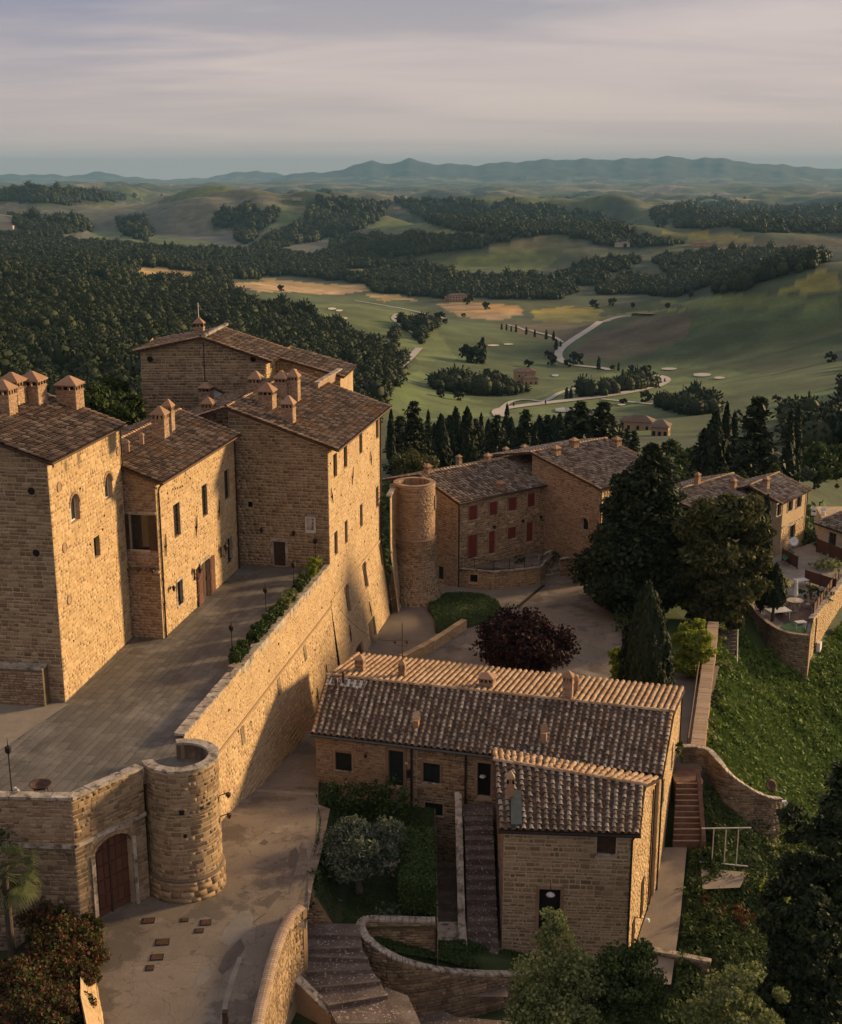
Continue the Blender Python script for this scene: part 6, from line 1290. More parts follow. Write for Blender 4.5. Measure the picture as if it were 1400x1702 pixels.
# raised front garden of the shuttered house
gw = [G(757, 971, 0.3), G(820, 978, 0.3), G(897, 970, 0.3), G(905, 958, 0.3)]
tGW = thing('garden_wall', 'low stone wall of the raised front garden with a wire fence on top', 'garden wall', (gw[1].x, gw[1].y, 0.1)); top_ = 2.0
for i in range(3):
    f_ = wall_map(gw[i], gw[i+1]); hs_ = []
    if i == 0: hs_ = [f_.box(781, 794, 955, 968)]
    if i == 1: hs_ = []
    w_ = wall(tGW, f_, -0.3, top_, hs_, m=M_plaster); masonry(w_, f_, 0, top_-0.05, hs_, sw=0.4, sh=0.2, m=M_stone, nind=0, proud=0.015)
    for h in hs_: window(tGW, f_, h, 'dark', sill=False)
coping(tGW, [(p.x, p.y, top_) for p in gw], 0.35, 0.09, top_, blk=0.8)
mb = MB(); mb.poly([(gw[0].x, gw[0].y, top_-0.08), (gw[1].x, gw[1].y, top_-0.08), (gw[2].x, gw[2].y, top_-0.08), (gw[3].x+1.5, gw[3].y+3, top_-0.08), (g1.x-1, g1.y-1, top_-0.08), (g0.x, g0.y, top_-0.08)]); mb.build('garden_bed', M_paving, tGW)
fe = thing('wire_fence', 'black iron garden railing on the front garden wall', 'railing', (gw[1].x, gw[1].y, top_))
fp = [Vector((p.x, p.y, top_+0.05)) for p in gw]; rails = MB(); wires = MB()
for i in range(3):
    k_ = max(2, int((fp[i+1]-fp[i]).length/1.6))
    for j in range(k_): a = fp[i].lerp(fp[i+1], j/k_); MB().tube([a, a + Vector((0, 0, 1.15))], 0.03, 6).build('post', M_iron, fe)
    for z_ in (0.15, 1.1): rails.tube([fp[i] + Vector((0, 0, z_)), fp[i+1] + Vector((0, 0, z_))], 0.02, 5)
    k2 = int((fp[i+1]-fp[i]).length/0.25)
    for j in range(k2): a = fp[i].lerp(fp[i+1], (j+.5)/k2); wires.tube([a + Vector((0, 0, .15)), a + Vector((0, 0, 1.1))], 0.009, 4)
rails.build('rail', M_iron, fe); wires.build('bars', M_iron, fe, kind='stuff')
# steps and right hand wall
p0 = G(912, 957, 0.2); p1 = G(935, 935, 0.2); tst = thing('garden_steps', 'short stone steps up to the front garden beside the shuttered house', 'steps', p0)
for k in range(6): q = p0.lerp(p1, k/6)+Vector((0.5, 1.3*k/6, 0)); MB().box((q.x, q.y+0.6, -0.1), 1.8, 0.6, 0.35+0.3*k, 0.67).build('step', M_coping, tst)
MB().box((p0.x-0.3, p0.y+0.8, 0), 0.35, 2.4, 2.4, -0.6).build('side_block', M_coping, tst)
w0, w1 = G(930, 957, 0.2), G(990, 946, 0.2); w1 = Vector((19.5, 127.5, 0)); f_ = wall_map((w0.x, w0.y), (w1.x, w1.y)); tw_ = thing('boundary_wall', 'short stone wall between the garden steps and the dark conifer', 'wall', (w0.x, w0.y, 0)); w_ = wall(tw_, f_, -0.3, 1.9, [], m=M_plaster, top=lambda u: 1.9+0.2*u/f_.U, tb=(0, f_.U)); masonry(w_, f_, 0, 1.9, sw=0.4, sh=0.2, m=M_stone, proud=0.035)
coping(tw_, [(w0.x, w0.y, 1.95), (w1.x, w1.y, 2.15)], 0.4, 0.09, 0, blk=0.8)
# ---- right hand houses
hh0 = Vector((40.05, 136.6, 0)); hh1 = Vector((44.3, 142.0, 0)); fh2 = wall_map(hh0, hh1); ZH2 = 4.85; dh2 = fh2.D
tR2 = thing('corner_house', 'stone house with an upper row of framed windows at the right end of the village', 'house', (42, 141, -1), 'houses right of the conifers')
hr2 = [fh2.box(*q) for q in ((1291.5, 1298, 838, 856), (1310, 1317.6, 827.5, 848), (1324, 1332, 823, 842), (1312, 1321, 873, 893.6))]
w_ = wall(tR2, fh2, -1.5, ZH2, hr2, m=M_plaster); masonry(w_, fh2, -1, 1.9, hr2, sw=0.42, sh=0.2, m=M_stone_pale, proud=0.018, gap=.05)
for h in hr2: window(tR2, fh2, h, 'glass', frame=M_wood, surround=M_coping)
bxm(fh2, 0, fh2.U, 1.95, 2.1, 0, 0.1).build('string_course', M_coping, tR2)
box_house(fh2, 7.2, -2, ZH2, tR2)
e2 = [hh0 - dh2*1.2 + fh2.N*0.35 + Vector((0, 0, 5)), hh1 + dh2*0.3 + fh2.N*0.35 + Vector((0, 0, 5))]; r2_ = [p - fh2.N*4.0 + Vector((0, 0, 1.5)) for p in e2]; b2_ = [p - fh2.N*4.0 - Vector((0, 0, 1.5)) for p in r2_]
roof(tR2, e2[0], e2[1], r2_[1], r2_[0], sp=0.42, ex=0.45, m=M_tile, seg=4); roof(tR2, b2_[1], b2_[0], r2_[0], r2_[1], sp=0.42, ex=0.45, m=M_tile, ridge=False, seg=4)
chim_small(tR2, on_plane(1273, 812, e2[0], e2[1], r2_[0]), 0.6, 0.8, 0.8); pipe(tR2, [fh2(fh2.U-0.1, ZH2, .1), fh2(fh2.U-0.1, -1, .1)], 0.06)
hq1 = Vector((39.9, 140.0, 0)) - Vector((0.6, 0, 0)); dq = Vector((0.71, 0.704, 0)).normalized(); hq0 = hq1 - dq*13.5; fq = wall_map(hq0, hq1)
tR3 = thing('long_house', 'long tiled house half hidden behind the pine', 'house', (33, 137, -1), 'houses right of the conifers'); hq_ = [(fq.U-1.9, fq.U-0.9, 2.4, 4.0), (fq.U-5, fq.U-4, 2.4, 4.0), (fq.U-9, fq.U-8, 2.4, 4.0)]
w_ = wall(tR3, fq, -1.5, ZH2, hq_, m=M_plaster); masonry(w_, fq, -1, ZH2-.1, hq_, sw=0.42, sh=0.2, m=M_stone_pale, proud=0.018, gap=.05); box_house(fq, 9, -2, ZH2, tR3)
for h in hq_: window(tR3, fq, h, 'glass', frame=M_wood, surround=M_coping)
e3 = [hq0 + fq.N*0.4 + Vector((0, 0, 5)), hq1 + dq*0.4 + fq.N*0.4 + Vector((0, 0, 5))]; r3 = [p - fq.N*5.3 + Vector((0, 0, 1.55)) for p in e3]; b3 = [p - fq.N*5 - Vector((0, 0, 1.5)) for p in r3]
roof(tR3, e3[0], e3[1], r3[1], r3[0], sp=0.42, ex=0.45, m=M_tile, seg=4); roof(tR3, b3[1], b3[0], r3[0], r3[1], sp=0.42, ex=0.45, m=M_tile, ridge=False, seg=4)
P3 = (e3[0], e3[1], r3[0])
for px, py in ((1159, 805), (1219, 815)): chim_small(tR3, on_plane(px, py, *P3), 0.55, 0.8, 0.8, M_terra)
# ---- valley houses
def valley_house(px, py, w, d, h, rz, label, name='farmhouse', wing=None, m=M_terra, wm=None):
    p = RC(px, py, 150); p.z -= 0.5; wm = wm or M_farm; rz_ = rz
    t = thing(name, label, 'farmhouse', p, 'farmhouses in the valley')
    ca, sa = math.cos(rz_), math.sin(rz_); DX = Vector((ca, sa, 0)); DY = Vector((-sa, ca, 0))
    def block(o, w, d, h, rh, nf, nx):
        a = o - DX*w/2 - DY*d/2; f = wall_map((a.x, a.y), ((a+DX*w).x, (a+DX*w).y))
        wl = MB().obox(a, DX*w, DY*d, (0, 0, h)).build('wall', wm, t)
        top = Vector((0, 0, h)); e = 0.5; r = MB(); A = a - DX*e - DY*e + top; B = a + DX*(w+e) - DY*e + top; C_2 = a + DX*(w+e) + DY*(d+e) + top; D_2 = a - DX*e + DY*(d+e) + top
        hp = min(d/2, w/2)*0.8; R0_ = o - DX*(w/2-hp) + Vector((0, 0, h+rh)); R1_ = o + DX*(w/2-hp) + Vector((0, 0, h+rh))
        r.poly([A, B, R1_, R0_]); r.poly([C_2, D_2, R0_, R1_]); r.poly([D_2, A, R0_]); r.poly([B, C_2, R1_]); r.poly([D_2, C_2, B, A]); r.build('roof', M_farmroof, t)
        for side, (o2, U, dr, nr2, cnt) in enumerate(((a, w, DX, -DY, nx), (a+DX*w, d, DY, DX, max(2, nx//2)))):
            for j in range(nf):
                for i in range(cnt):
                    q = o2 + dr*(U*(i+0.5)/cnt - 0.45) + nr2*0.0 + Vector((0, 0, 1.0 + j*(h-0.6)/nf)); MB().obox(q - nr2*0.1, dr*0.9, nr2*0.16, (0, 0, 1.3)).build('window', M_dark, wl)
    block(p, w, d, h, 1.8, max(1, int(h/3)), max(3, int(w/3.2)))
    if wing: ox, oy, ww, wd, wh = wing; block(p + DX*ox + DY*oy, ww, wd, wh, 1.2, max(1, int(wh/3)), 3)
    return t
M_farm = mat('farm_plaster', [(0.36, 0.22, 0.13), (0.44, 0.28, 0.17)], scale=0.2, fine=2, bump=0); M_farmp = mat('pale_plaster', [(0.46, 0.38, 0.29), (0.52, 0.44, 0.34)], scale=0.2, fine=2, bump=0); M_farmroof = mat('farm_roof', [(0.12, 0.08, 0.058), (0.18, 0.12, 0.085)], scale=0.3, fine=2.5, bump=0)
valley_house(872, 636, 11.5, 8, 7.4, 0.12, 'orange plastered farmhouse with a hipped roof beside the white valley road', wing=(2.0, -6.2, 8.5, 5, 4.4))
valley_house(761, 500, 20, 10, 7, 0.05, 'long farmhouse above the round wheat field with hay bales', wing=(-10, 3, 8, 7, 5))
valley_house(258, 423, 20, 10, 6, 0.1, 'pale farmhouse beside the olive grove on the left hill', wm=M_farmp, wing=(8, -4, 9, 7, 4.5))
valley_house(337, 472, 12, 7, 4, 0.1, 'small reddish farmhouse by two cypresses near the golden field')
valley_house(1033, 410, 24, 12, 7, 0.1, 'tiny pale farmhouse below the dark wooded ridge', wm=M_farmp)
valley_house(1164, 410, 30, 14, 7, 0.1, 'tiny reddish farmhouse at the end of the yellow field')
valley_house(10, 382, 28, 14, 8, 0.1, 'tiny farmhouse at the far left under the hill woods', wm=M_farmp)
for px, py, lb, wd_ in ((1378, 345, 'tiny pale house on the far right ridge', 40), (888, 345, 'row of small houses on the wooded ridge', 60), (906, 341, 'small house at the end of the wooded ridge', 30), (785, 345, 'tiny reddish hamlet house on the wooded ridge', 50), (493, 333, 'tiny pale house on the hazy plain', 50), (40, 322, 'tiny house on the far left ridge', 40), (232, 332, 'tiny pale barn on the far left slope', 40), (660, 348, 'tiny reddish house below the mountains', 40)):
    valley_house(px, py, wd_*.5, wd_*0.25, 7, 0.1, lb, wm=M_farmp)
for px, py, w, rz, lb in ((1062, 714, 9, -0.3, 'reddish hamlet house behind the conifers, left of the pair'), (1098, 724, 5, -0.3, 'reddish hamlet house behind the conifers, right of the pair')):
    valley_house(px, py, w, 6, 3.6, rz, lb, name='cottage', wing=(-4, 3, 5, 4, 3) if w > 6 else None)
# ================================================================ ROAD, PIAZZA, GARDENS
def strip_sheet(name, Lb, Rb, ys, zf, m, nx=6, lift=0.0):
    V = []; F = []
    for j, y in enumerate(ys):
        a = np.interp(y, [p[1] for p in Lb], [p[0] for p in Lb]); b = np.interp(y, [p[1] for p in Rb], [p[0] for p in Rb])
        for i in range(nx+1): V.append((a+(b-a)*i/nx, y, zf(a+(b-a)*i/nx, y)+lift))
    for j in range(len(ys)-1):
        for i in range(nx): k = j*(nx+1)+i; F.append((k, k+1, k+nx+2, k+nx+1))
    V = np.array(V); o = bpy.data.objects.new(name, mesh_np(name, V, np.array(F), m, True)); put(o, (0, 0, 0)); o['kind'] = 'structure'; return o
Lr = [(-13.4, 36), (-14.5, 50), (-17.3, 57.2), (-15.9, 60.8), (-14.2, 62.5), (-12.6, 66), (-8.5, 86), (-5.9, 92.2)]
Rr = [(-8.0, 36), (-7.4, 50), (-6.3, 59.8), (-5.9, 66), (-6.7, 76.0), (-4.9, 92.2)]
strip_sheet('road', Lr, Rr, np.linspace(36, 92.2, 50), lambda x, y: zroad(y), M_road, 8)
pz = [(-6.6, 89), (-4.9, 89.9), (6, 86.8), (18.4, 83.4), (19.3, 92), (20, 101), (21.5, 112), (22, 122), (18.5, 128), (13.5, 127.5), (8, 122), (2, 121.5), (-2.5, 117), (-4.2, 112)]
c_ = Vector((6, 105, 0.17)); mb = MB()
for i in range(len(pz)): a, b = pz[i], pz[(i+1) % len(pz)]; mb.poly([c_, (a[0], a[1], 0.17), (b[0], b[1], 0.17)])
mb.build('piazza', M_road, kind='structure')
def sheet_px(name, px, z, m, parent=None, kind=None):
    P = [G(a, b, z) for a, b in px]; mb = MB()
    n_ = (P[1]-P[0]).cross(P[2]-P[1]).z
    A_ = sum(P[i].x*P[(i+1) % len(P)].y - P[(i+1) % len(P)].x*P[i].y for i in range(len(P)))
    if A_ < 0: P = P[::-1]
    mb.poly(P); return mb.build(name, m, parent, kind=kind)
go2 = sheet_px('gravel_court', [(612, 1105), (635, 1045), (660, 1010), (720, 990), (757, 973), (900, 973), (832, 1012), (826, 1040), (776, 1042), (676, 1098)], 0.178, M_piazza, kind='structure')
def strip_band(name, pts, w, z, m):
    mb = MB(); P = [G(a, b, z) for a, b in pts]
    for i in range(len(P)-1):
        d = (P[i+1]-P[i]).normalized(); n = Vector((-d.y, d.x, 0))*w/2
        mb.quad(P[i]-n, P[i+1]-n, P[i+1]+n, P[i]+n)
    return mb.build(name, m, kind='structure')
strip_band('drain_channel', [(860, 1010), (905, 972)], 0.35, 0.184, M_iron); strip_band('paving_band', [(955, 1112), (1018, 1132)], 0.9, 0.184, M_gravel); strip_band('paving_band', [(770, 1072), (805, 1083)], 0.8, 0.185, M_gravel)
a_, b_ = Vector((-10.7, 74.3, 0)), Vector((-6.7, 73.4, 0)); mb = MB()
for i in range(6):
    p, q = a_.lerp(b_, i/6), a_.lerp(b_, (i+1)/6); mb.quad((p.x+.01, p.y-.3, zroad(p.y-.3)+.012), (q.x, q.y-.3, zroad(q.y-.3)+.012), (q.x, q.y+.3, zroad(q.y+.3)+.012), (p.x+.01, p.y+.3, zroad(p.y+.3)+.012))
mb.build('paving_band', M_gravel, kind='structure')
# oval lawn with clipped edge
def flatz(px, py, z=0.2): return G(px, py, z)
ov = [(712, 1005), (722, 996), (745, 990), (775, 989), (806, 993), (828, 1003), (832, 1014), (826, 1026), (800, 1038), (772, 1045), (745, 1058), (724, 1052), (722, 1030), (712, 1015)]
P = [G(a, b, 0.18) for a, b in ov]; mb = MB(); c = sum(P, Vector())/len(P)
for i in range(len(P)): a, b = P[i], P[(i+1) % len(P)]; mb.quad(a, b, b+Vector((0, 0, 0.3)), a+Vector((0, 0, 0.3))); mb.poly([a+Vector((0, 0, .3)), b+Vector((0, 0, .3)), c+Vector((0, 0, .36))])
mb.build('oval_lawn', M_grass, kind='structure')
OV = ([(p.x, p.y) for p in P], 0.5)
# low wall along the piazza
lw = [G(672, 1108, 0.15), G(722, 1082, 0.15), G(776, 1046, 0.15)]; tlw = thing('low_wall', 'low rough stone wall slanting across the piazza beside the oval lawn', 'wall', lw[1])
for i in range(2):
    f_ = wall_map(lw[i], lw[i+1]); w_ = wall(tlw, f_, 0.0, 0.95, [], m=M_plaster); masonry(w_, f_, 0.1, 0.9, sw=0.35, sh=0.2, m=M_stone_pale, nind=60, proud=0.04)
    fb = wall_map(lw[i+1] - f_.N*0.5, lw[i] - f_.N*0.5); wall(tlw, fb, 0, 0.95, [], m=M_mortar)
    if i == 1: wall(tlw, wall_map(f_(f_.U, 0), f_(f_.U, 0, -0.5)), 0, .95, [], m=M_mortar, name='wall_end')
coping(tlw, [(p - f_.N*0.25 + Vector((0, 0, 0.8)))[:] for p in lw], 0.56, 0.12, 0.95, m=M_stone_pale, blk=0.6)
# manhole covers
for px, py, w, d, lb in ((247, 1531, .55, .45, 'iron drain cover farthest left of the group near the gate'), (307, 1530, .35, .3, 'smallest iron drain cover, top middle of the group'), (342, 1534, .5, .45, 'iron drain cover at the upper right of the group'), (331, 1547, .4, .35, 'iron drain cover just below the upper right one'), (270, 1565, .6, .5, 'iron drain cover in the middle of the group'), (261, 1589, .55, .45, 'iron drain cover, second from the bottom of the left row'), (249, 1606, .35, .4, 'lowest small iron drain cover on the road')):
    p = G(px, py, 3.55); p.z = zroad(p.y); t = thing('drain_cover', lb, 'drain cover', p, 'drain covers in the road'); MB().box(p, w*1.15, d*1.15, 0.02, 0.1).build('frame', M_iron, t); MB().box(p + Vector((0, 0, .02)), w*1.15-.1, d*1.15-.1, 0.012, 0.1).build('cover', M_rust, t)
p = G(375, 1697, 3.4); p.z = zroad(p.y); t = thing('bollard', 'short square rusty bollard lamp at the bottom of the road', 'bollard', p); MB().box(p, 0.24, 0.24, 0.5).build('post', M_rust, t); MB().box(p + Vector((0, 0, .5)), 0.28, 0.28, 0.06).build('cap', M_iron, t)
# kerb band along the lower road
def rsheet(name, px, m, lift=0.006, z0=3.4, kind='structure'):
    P = []
    for a, b in px:
        p = G(a, b, z0)
        for _ in range(6): p = G(a, b, zroad(p.y))
        p.z += lift; P.append(p)
    c = sum(P, Vector())/len(P); c.z = zroad(c.y)+lift; mb = MB()
    for i in range(len(P)): mb.poly([c, P[i], P[(i+1) % len(P)]])
    return mb.build(name, m, kind=kind)
M_patch = mat('dark_road_patch', [(0.085, 0.068, 0.055), (0.115, 0.092, 0.073)], scale=1.5, fine=18, bump=0.2); M_patchl = mat('grey_road_patch', [(0.17, 0.15, 0.125), (0.22, 0.195, 0.165)], scale=1.5, fine=18, bump=0.2)
rsheet('road_patch', [(388, 1530), (400, 1515), (415, 1512), (422, 1525), (418, 1545), (400, 1560), (380, 1572), (365, 1565), (372, 1545)], M_patchl)
rsheet('road_patch', [(455, 1500), (440, 1520), (420, 1535), (432, 1500), (462, 1480), (470, 1484)], M_patch, 0.007); rsheet('road_patch', [(478, 1438), (482, 1415), (492, 1408), (500, 1425), (496, 1440), (486, 1444)], M_patch); rsheet('road_patch', [(431, 1402), (440, 1395), (447, 1400), (440, 1405)], M_patch)
rsheet('road_patch', [(322, 1640), (335, 1612), (345, 1604), (352, 1622), (338, 1636)], M_patchl); rsheet('road_patch', [(375, 1585), (400, 1560), (408, 1575), (392, 1600), (370, 1620), (362, 1612)], M_patch, 0.008)
rsheet('road_gutter_band', [(365, 1702), (372, 1660), (384, 1620), (396, 1590), (403, 1592), (392, 1625), (380, 1665), (374, 1702)], M_gravel, 0.010)
# ---- rubble verge between road and garden
vp = rsheet('stone_verge', [(466, 1530), (485, 1470), (503, 1400), (522, 1335), (549, 1345), (534, 1420), (520, 1470), (512, 1520), (508, 1545)], M_paving, 0.03)
# ---- curb wall
ck = []
for a, b in ((500, 1508), (484, 1522), (470, 1548), (460, 1575), (450, 1608), (442, 1640), (434, 1672), (428, 1702), (418, 1770)):
    p = G(a, b, 4.0)
    for _ in range(6): p = G(a, b, zroad(p.y)+0.55)
    ck.append(p)
tcw = thing('curb_wall', 'curving low wall with rounded pale brick coping along the right edge of the road', 'wall', (ck[3].x, ck[3].y, 1)); 
for i in range(len(ck)-1):
    for (A_, B_2, zz0) in ((ck[i], ck[i+1], 0), (ck[i+1], ck[i], 0)):
        off = -0.0; f_ = wall_map(A_, B_2); f0 = wall_map(A_ + f_.N*0.2, B_2 + f_.N*0.2); zt = min(A_.z, B_2.z)
        zlo = zroad(A_.y)-0.1 if A_ is ck[i] else -1.6
        w_ = wall(tcw, f0, zlo, zt, [], m=M_mortar)
        if A_ is not ck[i]: masonry(w_, f0, -0.4, zt-0.05, sw=0.35, sh=0.2, m=M_stone, nind=12, proud=0.04)
fe_ = ck[0]; fw = wall_map(ck[0] + Vector((-0.2, 0.2, 0)), ck[0] + Vector((0.2, -0.1, 0)))
MB().box(ck[0] - Vector((0, 0, 3.5)), 0.55, 0.3, 3.5, -0.6).build('wall_end', M_stone, tcw)
mpath = []
for i in range(len(ck)-1):
    for k in range(3): mpath.append(ck[i].lerp(ck[i+1], k/3))
for i in range(len(mpath)-1):
    a, b = mpath[i], mpath[i+1]; d = (b-a)
    for k in range(3):
        q0_, q1_ = a.lerp(b, k/3+0.02), a.lerp(b, (k+1)/3-0.02); dn = (q1_-q0_).normalized(); nr__ = Vector((-dn.y, dn.x, 0)).normalized(); mbk = MB(); n = 0
        ring = [(-0.27, -0.02), (-0.26, 0.07), (-0.14, 0.13), (0.0, 0.15), (0.14, 0.13), (0.26, 0.07), (0.27, -0.02)]
        for q in (q0_, q1_): mbk.v += [tuple(q + nr__*r_ + Vector((0, 0, z_))) for r_, z_ in ring]
        mbk.f = [(j, j+1, j+8, j+7) for j in range(6)] + [tuple(range(7)), tuple(range(13, 6, -1))]; mbk.build('coping', M_brickcop, tcw)
# ---- garden
gz = 0.6
gsh = MB(); 
LBg = [(-6.3, 60.8), (-6.0, 66), (-6.6, 76.2)]
def gardz(x, y): return float(np.interp(x - np.interp(y, [60.8, 66, 76.2], [-6.2, -5.9, -6.6]), [0, 0.5, 1.6, 9], [zroad(y)+0.02, zroad(y)*0.75+.1, gz, gz]))
strip_sheet('garden', LBg, [(0.85, 60.8), (0.85, 76.2)], np.linspace(60.9, 76.2, 14), gardz, mat('garden_grass', [(0.018, 0.026, 0.010), (0.034, 0.045, 0.016), (0.055, 0.058, 0.024)], scale=0.8, fine=12, bump=0.9, bdist=0.05, stains=[((0.06, 0.045, 0.03), 0.4, 0.52, 0.62, 0.6)]), 14)
sheet_px('garden_path', [(640, 1432), (668, 1430), (664, 1440), (610, 1442), (560, 1437), (565, 1430)], gz+0.03, M_gravel, kind='structure'); 
fgw = wall_map((0.88, 74.8), (0.88, 60.8)); fgw2 = wall_map((0.88, 60.75), (0.88, 74.8))
tgw = thing('terrace_edge_wall', 'dark retaining wall between the hedge garden and the sunken stair path', 'wall', (0.88, 67, -3)); w_ = wall(tgw, fgw2, -3.6, gz+0.02, [], m=M_darkstone); masonry(w_, fgw2, -3.2, gz, sw=0.4, sh=0.2, m=M_darkstone, proud=0.04)
strip_sheet('stair_path', [(0.88, 59.9), (0.88, 74.8)], [(4.7, 59.9), (4.7, 74.8)], np.linspace(60.0, 74.8, 6), lambda x, y: -3.0, M_paving, 3)
fbk = wall_map((-6.3, 60.88), (-3.9, 60.88)); tbk = thing('bank_wall', 'short stone end wall of the garden bank at the head of the fan steps', 'wall', (-5.2, 60.9, 0)); wbk = wall(tbk, fbk, -0.8, 0.6, [], m=M_stone, top=lambda u: gardz(-6.3+u, 60.9)+.01, tb=(0.5, 1.6)); masonry(wbk, fbk, -.6, .6, top=lambda u: gardz(-6.3+u, 60.9)-.02, sw=.35, sh=.18, m=M_stone, proud=.03)
# curved retaining wall with pale coping
cw = [(724, 1531, 0.75), (690, 1530, 0.8), (650, 1529, 0.85), (615, 1528.5, 0.9), (601, 1534, 0.9), (601, 1546, 0.85), (610, 1560, 0.65), (630, 1577, 0.3), (660, 1593, -0.15), (700, 1606, -0.75), (740, 1614, -1.3), (780, 1618, -1.8), (820, 1619.5, -2.2), (860, 1618, -2.6), (905, 1612, -2.8)]
cwp = [G(*p) for p in cw]; cwp = smooth_line([tuple(p) for p in cwp], 4)
tcv = thing('curved_wall', 'curving stone retaining wall with speckled pale coping round the little sunken lawn', 'retaining wall', (cwp[20].x, cwp[20].y, -3.5))
mb1 = MB(); mb2 = MB()
for i in range(len(cwp)-1):
    a, b = cwp[i], cwp[i+1]; d = Vector((b.x-a.x, b.y-a.y, 0)).normalized(); n = Vector((d.y, -d.x, 0)); # n: right of travel
    # travel goes left then round to the right: the outside is on the left hand before the bend flips; build both faces
    for s_, mbx in ((0.2, mb1), (-0.2, mb2)):
        mbx.quad((a.x+n.x*s_, a.y+n.y*s_, -5.5), (b.x+n.x*s_, b.y+n.y*s_, -5.5), (b.x+n.x*s_, b.y+n.y*s_, b.z), (a.x+n.x*s_, a.y+n.y*s_, a.z))
wcv = mb1.build('wall', M_darkstone, tcv); mb2.build('wall', M_darkstone, tcv)
# stones on the faces, following the curve
fo = poly_map([tuple(p) for p in cwp], 0.2); ub = fo.U*0.22
masonry(wcv, fo, -4.6, 0, top=lambda u: fo.top(u)-0.02, sw=0.42, sh=0.2, m=M_darkstone, nind=190, proud=0.045, u0=ub)
fi = poly_map([tuple(p) for p in cwp[::-1]], 0.2); masonry(wcv, fi, -2.5, 0, top=lambda u: fi.top(u)-0.02, sw=0.36, sh=0.17, m=M_stone, nind=60, proud=0.03, u0=fi.U*.72)
coping(tcv, [tuple(p) for p in cwp], 0.48, 0.11, 0, blk=0.45)
lp = [G(*p) for p in ((612, 1540, 0.0), (722, 1551, -0.5), (728, 1575, -1.6), (780, 1573, -2.6), (850, 1585, -3.2), (900, 1600, -3.3), (905, 1608, -3.4), (850, 1613, -3.0), (780, 1612, -2.3), (740, 1608, -1.8), (700, 1600, -1.2), (660, 1588, -.6), (630, 1573, -.2), (614, 1558, 0.1))]
c = G(735, 1585, -1.6); mb = MB()
for i in range(len(lp)): mb.poly([c, lp[(i+1) % len(lp)], lp[i]])
mb.build('sunken_lawn', M_grass, kind='structure')
sheet_px('stone_pad', [(727, 1532), (775, 1532), (777, 1572), (728, 1574)], -2.0, M_coping, kind='structure')
# fan of steps
stL = [(500, 1533), (500, 1553), (484, 1580), (478, 1590), (492, 1617), (520, 1643), (545, 1672), (560, 1702), (560, 1740)]; stR = [(598, 1536), (600, 1556), (602, 1575), (612, 1594), (618, 1612), (632, 1632), (645, 1655), (664, 1702), (700, 1740)]
sheet_px('garden_edge', [(490, 1505), (530, 1470), (560, 1500), (610, 1530), (602, 1545), (495, 1545)], 0.62, M_grass, kind='structure')
tst2 = thing('fan_steps', 'wide fan of worn dark stone steps littered with pale petals', 'steps', G(560, 1600, 0)); zs = 1.0
Wn = 8
for k in range(Wn):
    z = zs - 0.2*k; A_, B_2, C_2, D_2 = G(*stL[k], z), G(*stR[k], z), G(*stR[k+1], z), G(*stL[k+1], z); 
    d = (D_2-A_); mbk = MB(); lo = Vector((0, 0, -0.9)); v = [A_, B_2, C_2, D_2]; mbk.v = [tuple(x) for x in v] + [tuple(x+lo) for x in v]; mbk.f = [(3, 2, 1, 0), (0, 1, 5, 4), (1, 2, 6, 5), (2, 3, 7, 6), (3, 0, 4, 7)]; mbk.build('step', M_step, tst2)
    nb = MB(); nd = (C_2-D_2); q = d.normalized()*(-0.0); nb.obox(D_2 + Vector((0, 0.16, 0.004)), nd, Vector((0, -0.18, 0)), (0, 0, 0.035)); nb.build('nosing', M_paving, tst2)
sheet_px('paving', [(640, 1640), (678, 1655), (700, 1702), (690, 1740), (640, 1740), (640, 1690)], -0.75, M_paving, kind='structure'); sheet_px('paving', [(676, 1655), (760, 1690), (900, 1702), (900, 1760), (690, 1760)], -3.6, M_step, kind='structure')
# slanting wall left of the steps
sw0, sw1 = G(467, 1602, 0.9), G(590, 1720, -1.0); f_ = wall_map(sw0, sw1); tsw = thing('stair_side_wall', 'slanting stone wall with pale coping left of the fan of steps', 'wall', sw1)
mb = MB(); n = f_.N
mb.v = [tuple(x) for x in (sw0+n*.2+Vector((0, 0, -3)), sw1+n*.2+Vector((0, 0, -3)), sw1+n*.2, sw0+n*.2, sw0-n*.2+Vector((0, 0, -3)), sw1-n*.2+Vector((0, 0, -3)), sw1-n*.2, sw0-n*.2)]; mb.f = [(0, 1, 2, 3), (5, 4, 7, 6), (3, 2, 6, 7), (1, 5, 6, 2), (4, 0, 3, 7)]; mb.build('wall', M_brick, tsw)
coping(tsw, [tuple(sw0), tuple(sw1)], 0.5, 0.12, 0, m=M_coping, blk=0.9); sheet_px('grass_corner', [(470, 1612), (575, 1715), (430, 1740), (440, 1680)], -1.3, M_grass, kind='structure')
p = G(625, 1705, -0.9); tpp = thing('lichen_chimney', 'orange lichen covered chimney top at the bottom edge below the steps', 'chimney', p - Vector((0, 0, 1.4))); MB().box(p - Vector((0, 0, 1.4)), 0.5, 0.45, 1.5).build('stack', M_terra, tpp); MB().box(p + Vector((0, 0, 0.1)), 0.6, 0.55, 0.1).build('slab', M_tile_orange, tpp); MB().tube([p + Vector((0.2, -0.1, -0.1)), p + Vector((1.1, -0.2, -0.2))], 0.12, 8).build('ridge_tile', M_tile_orange, tpp)
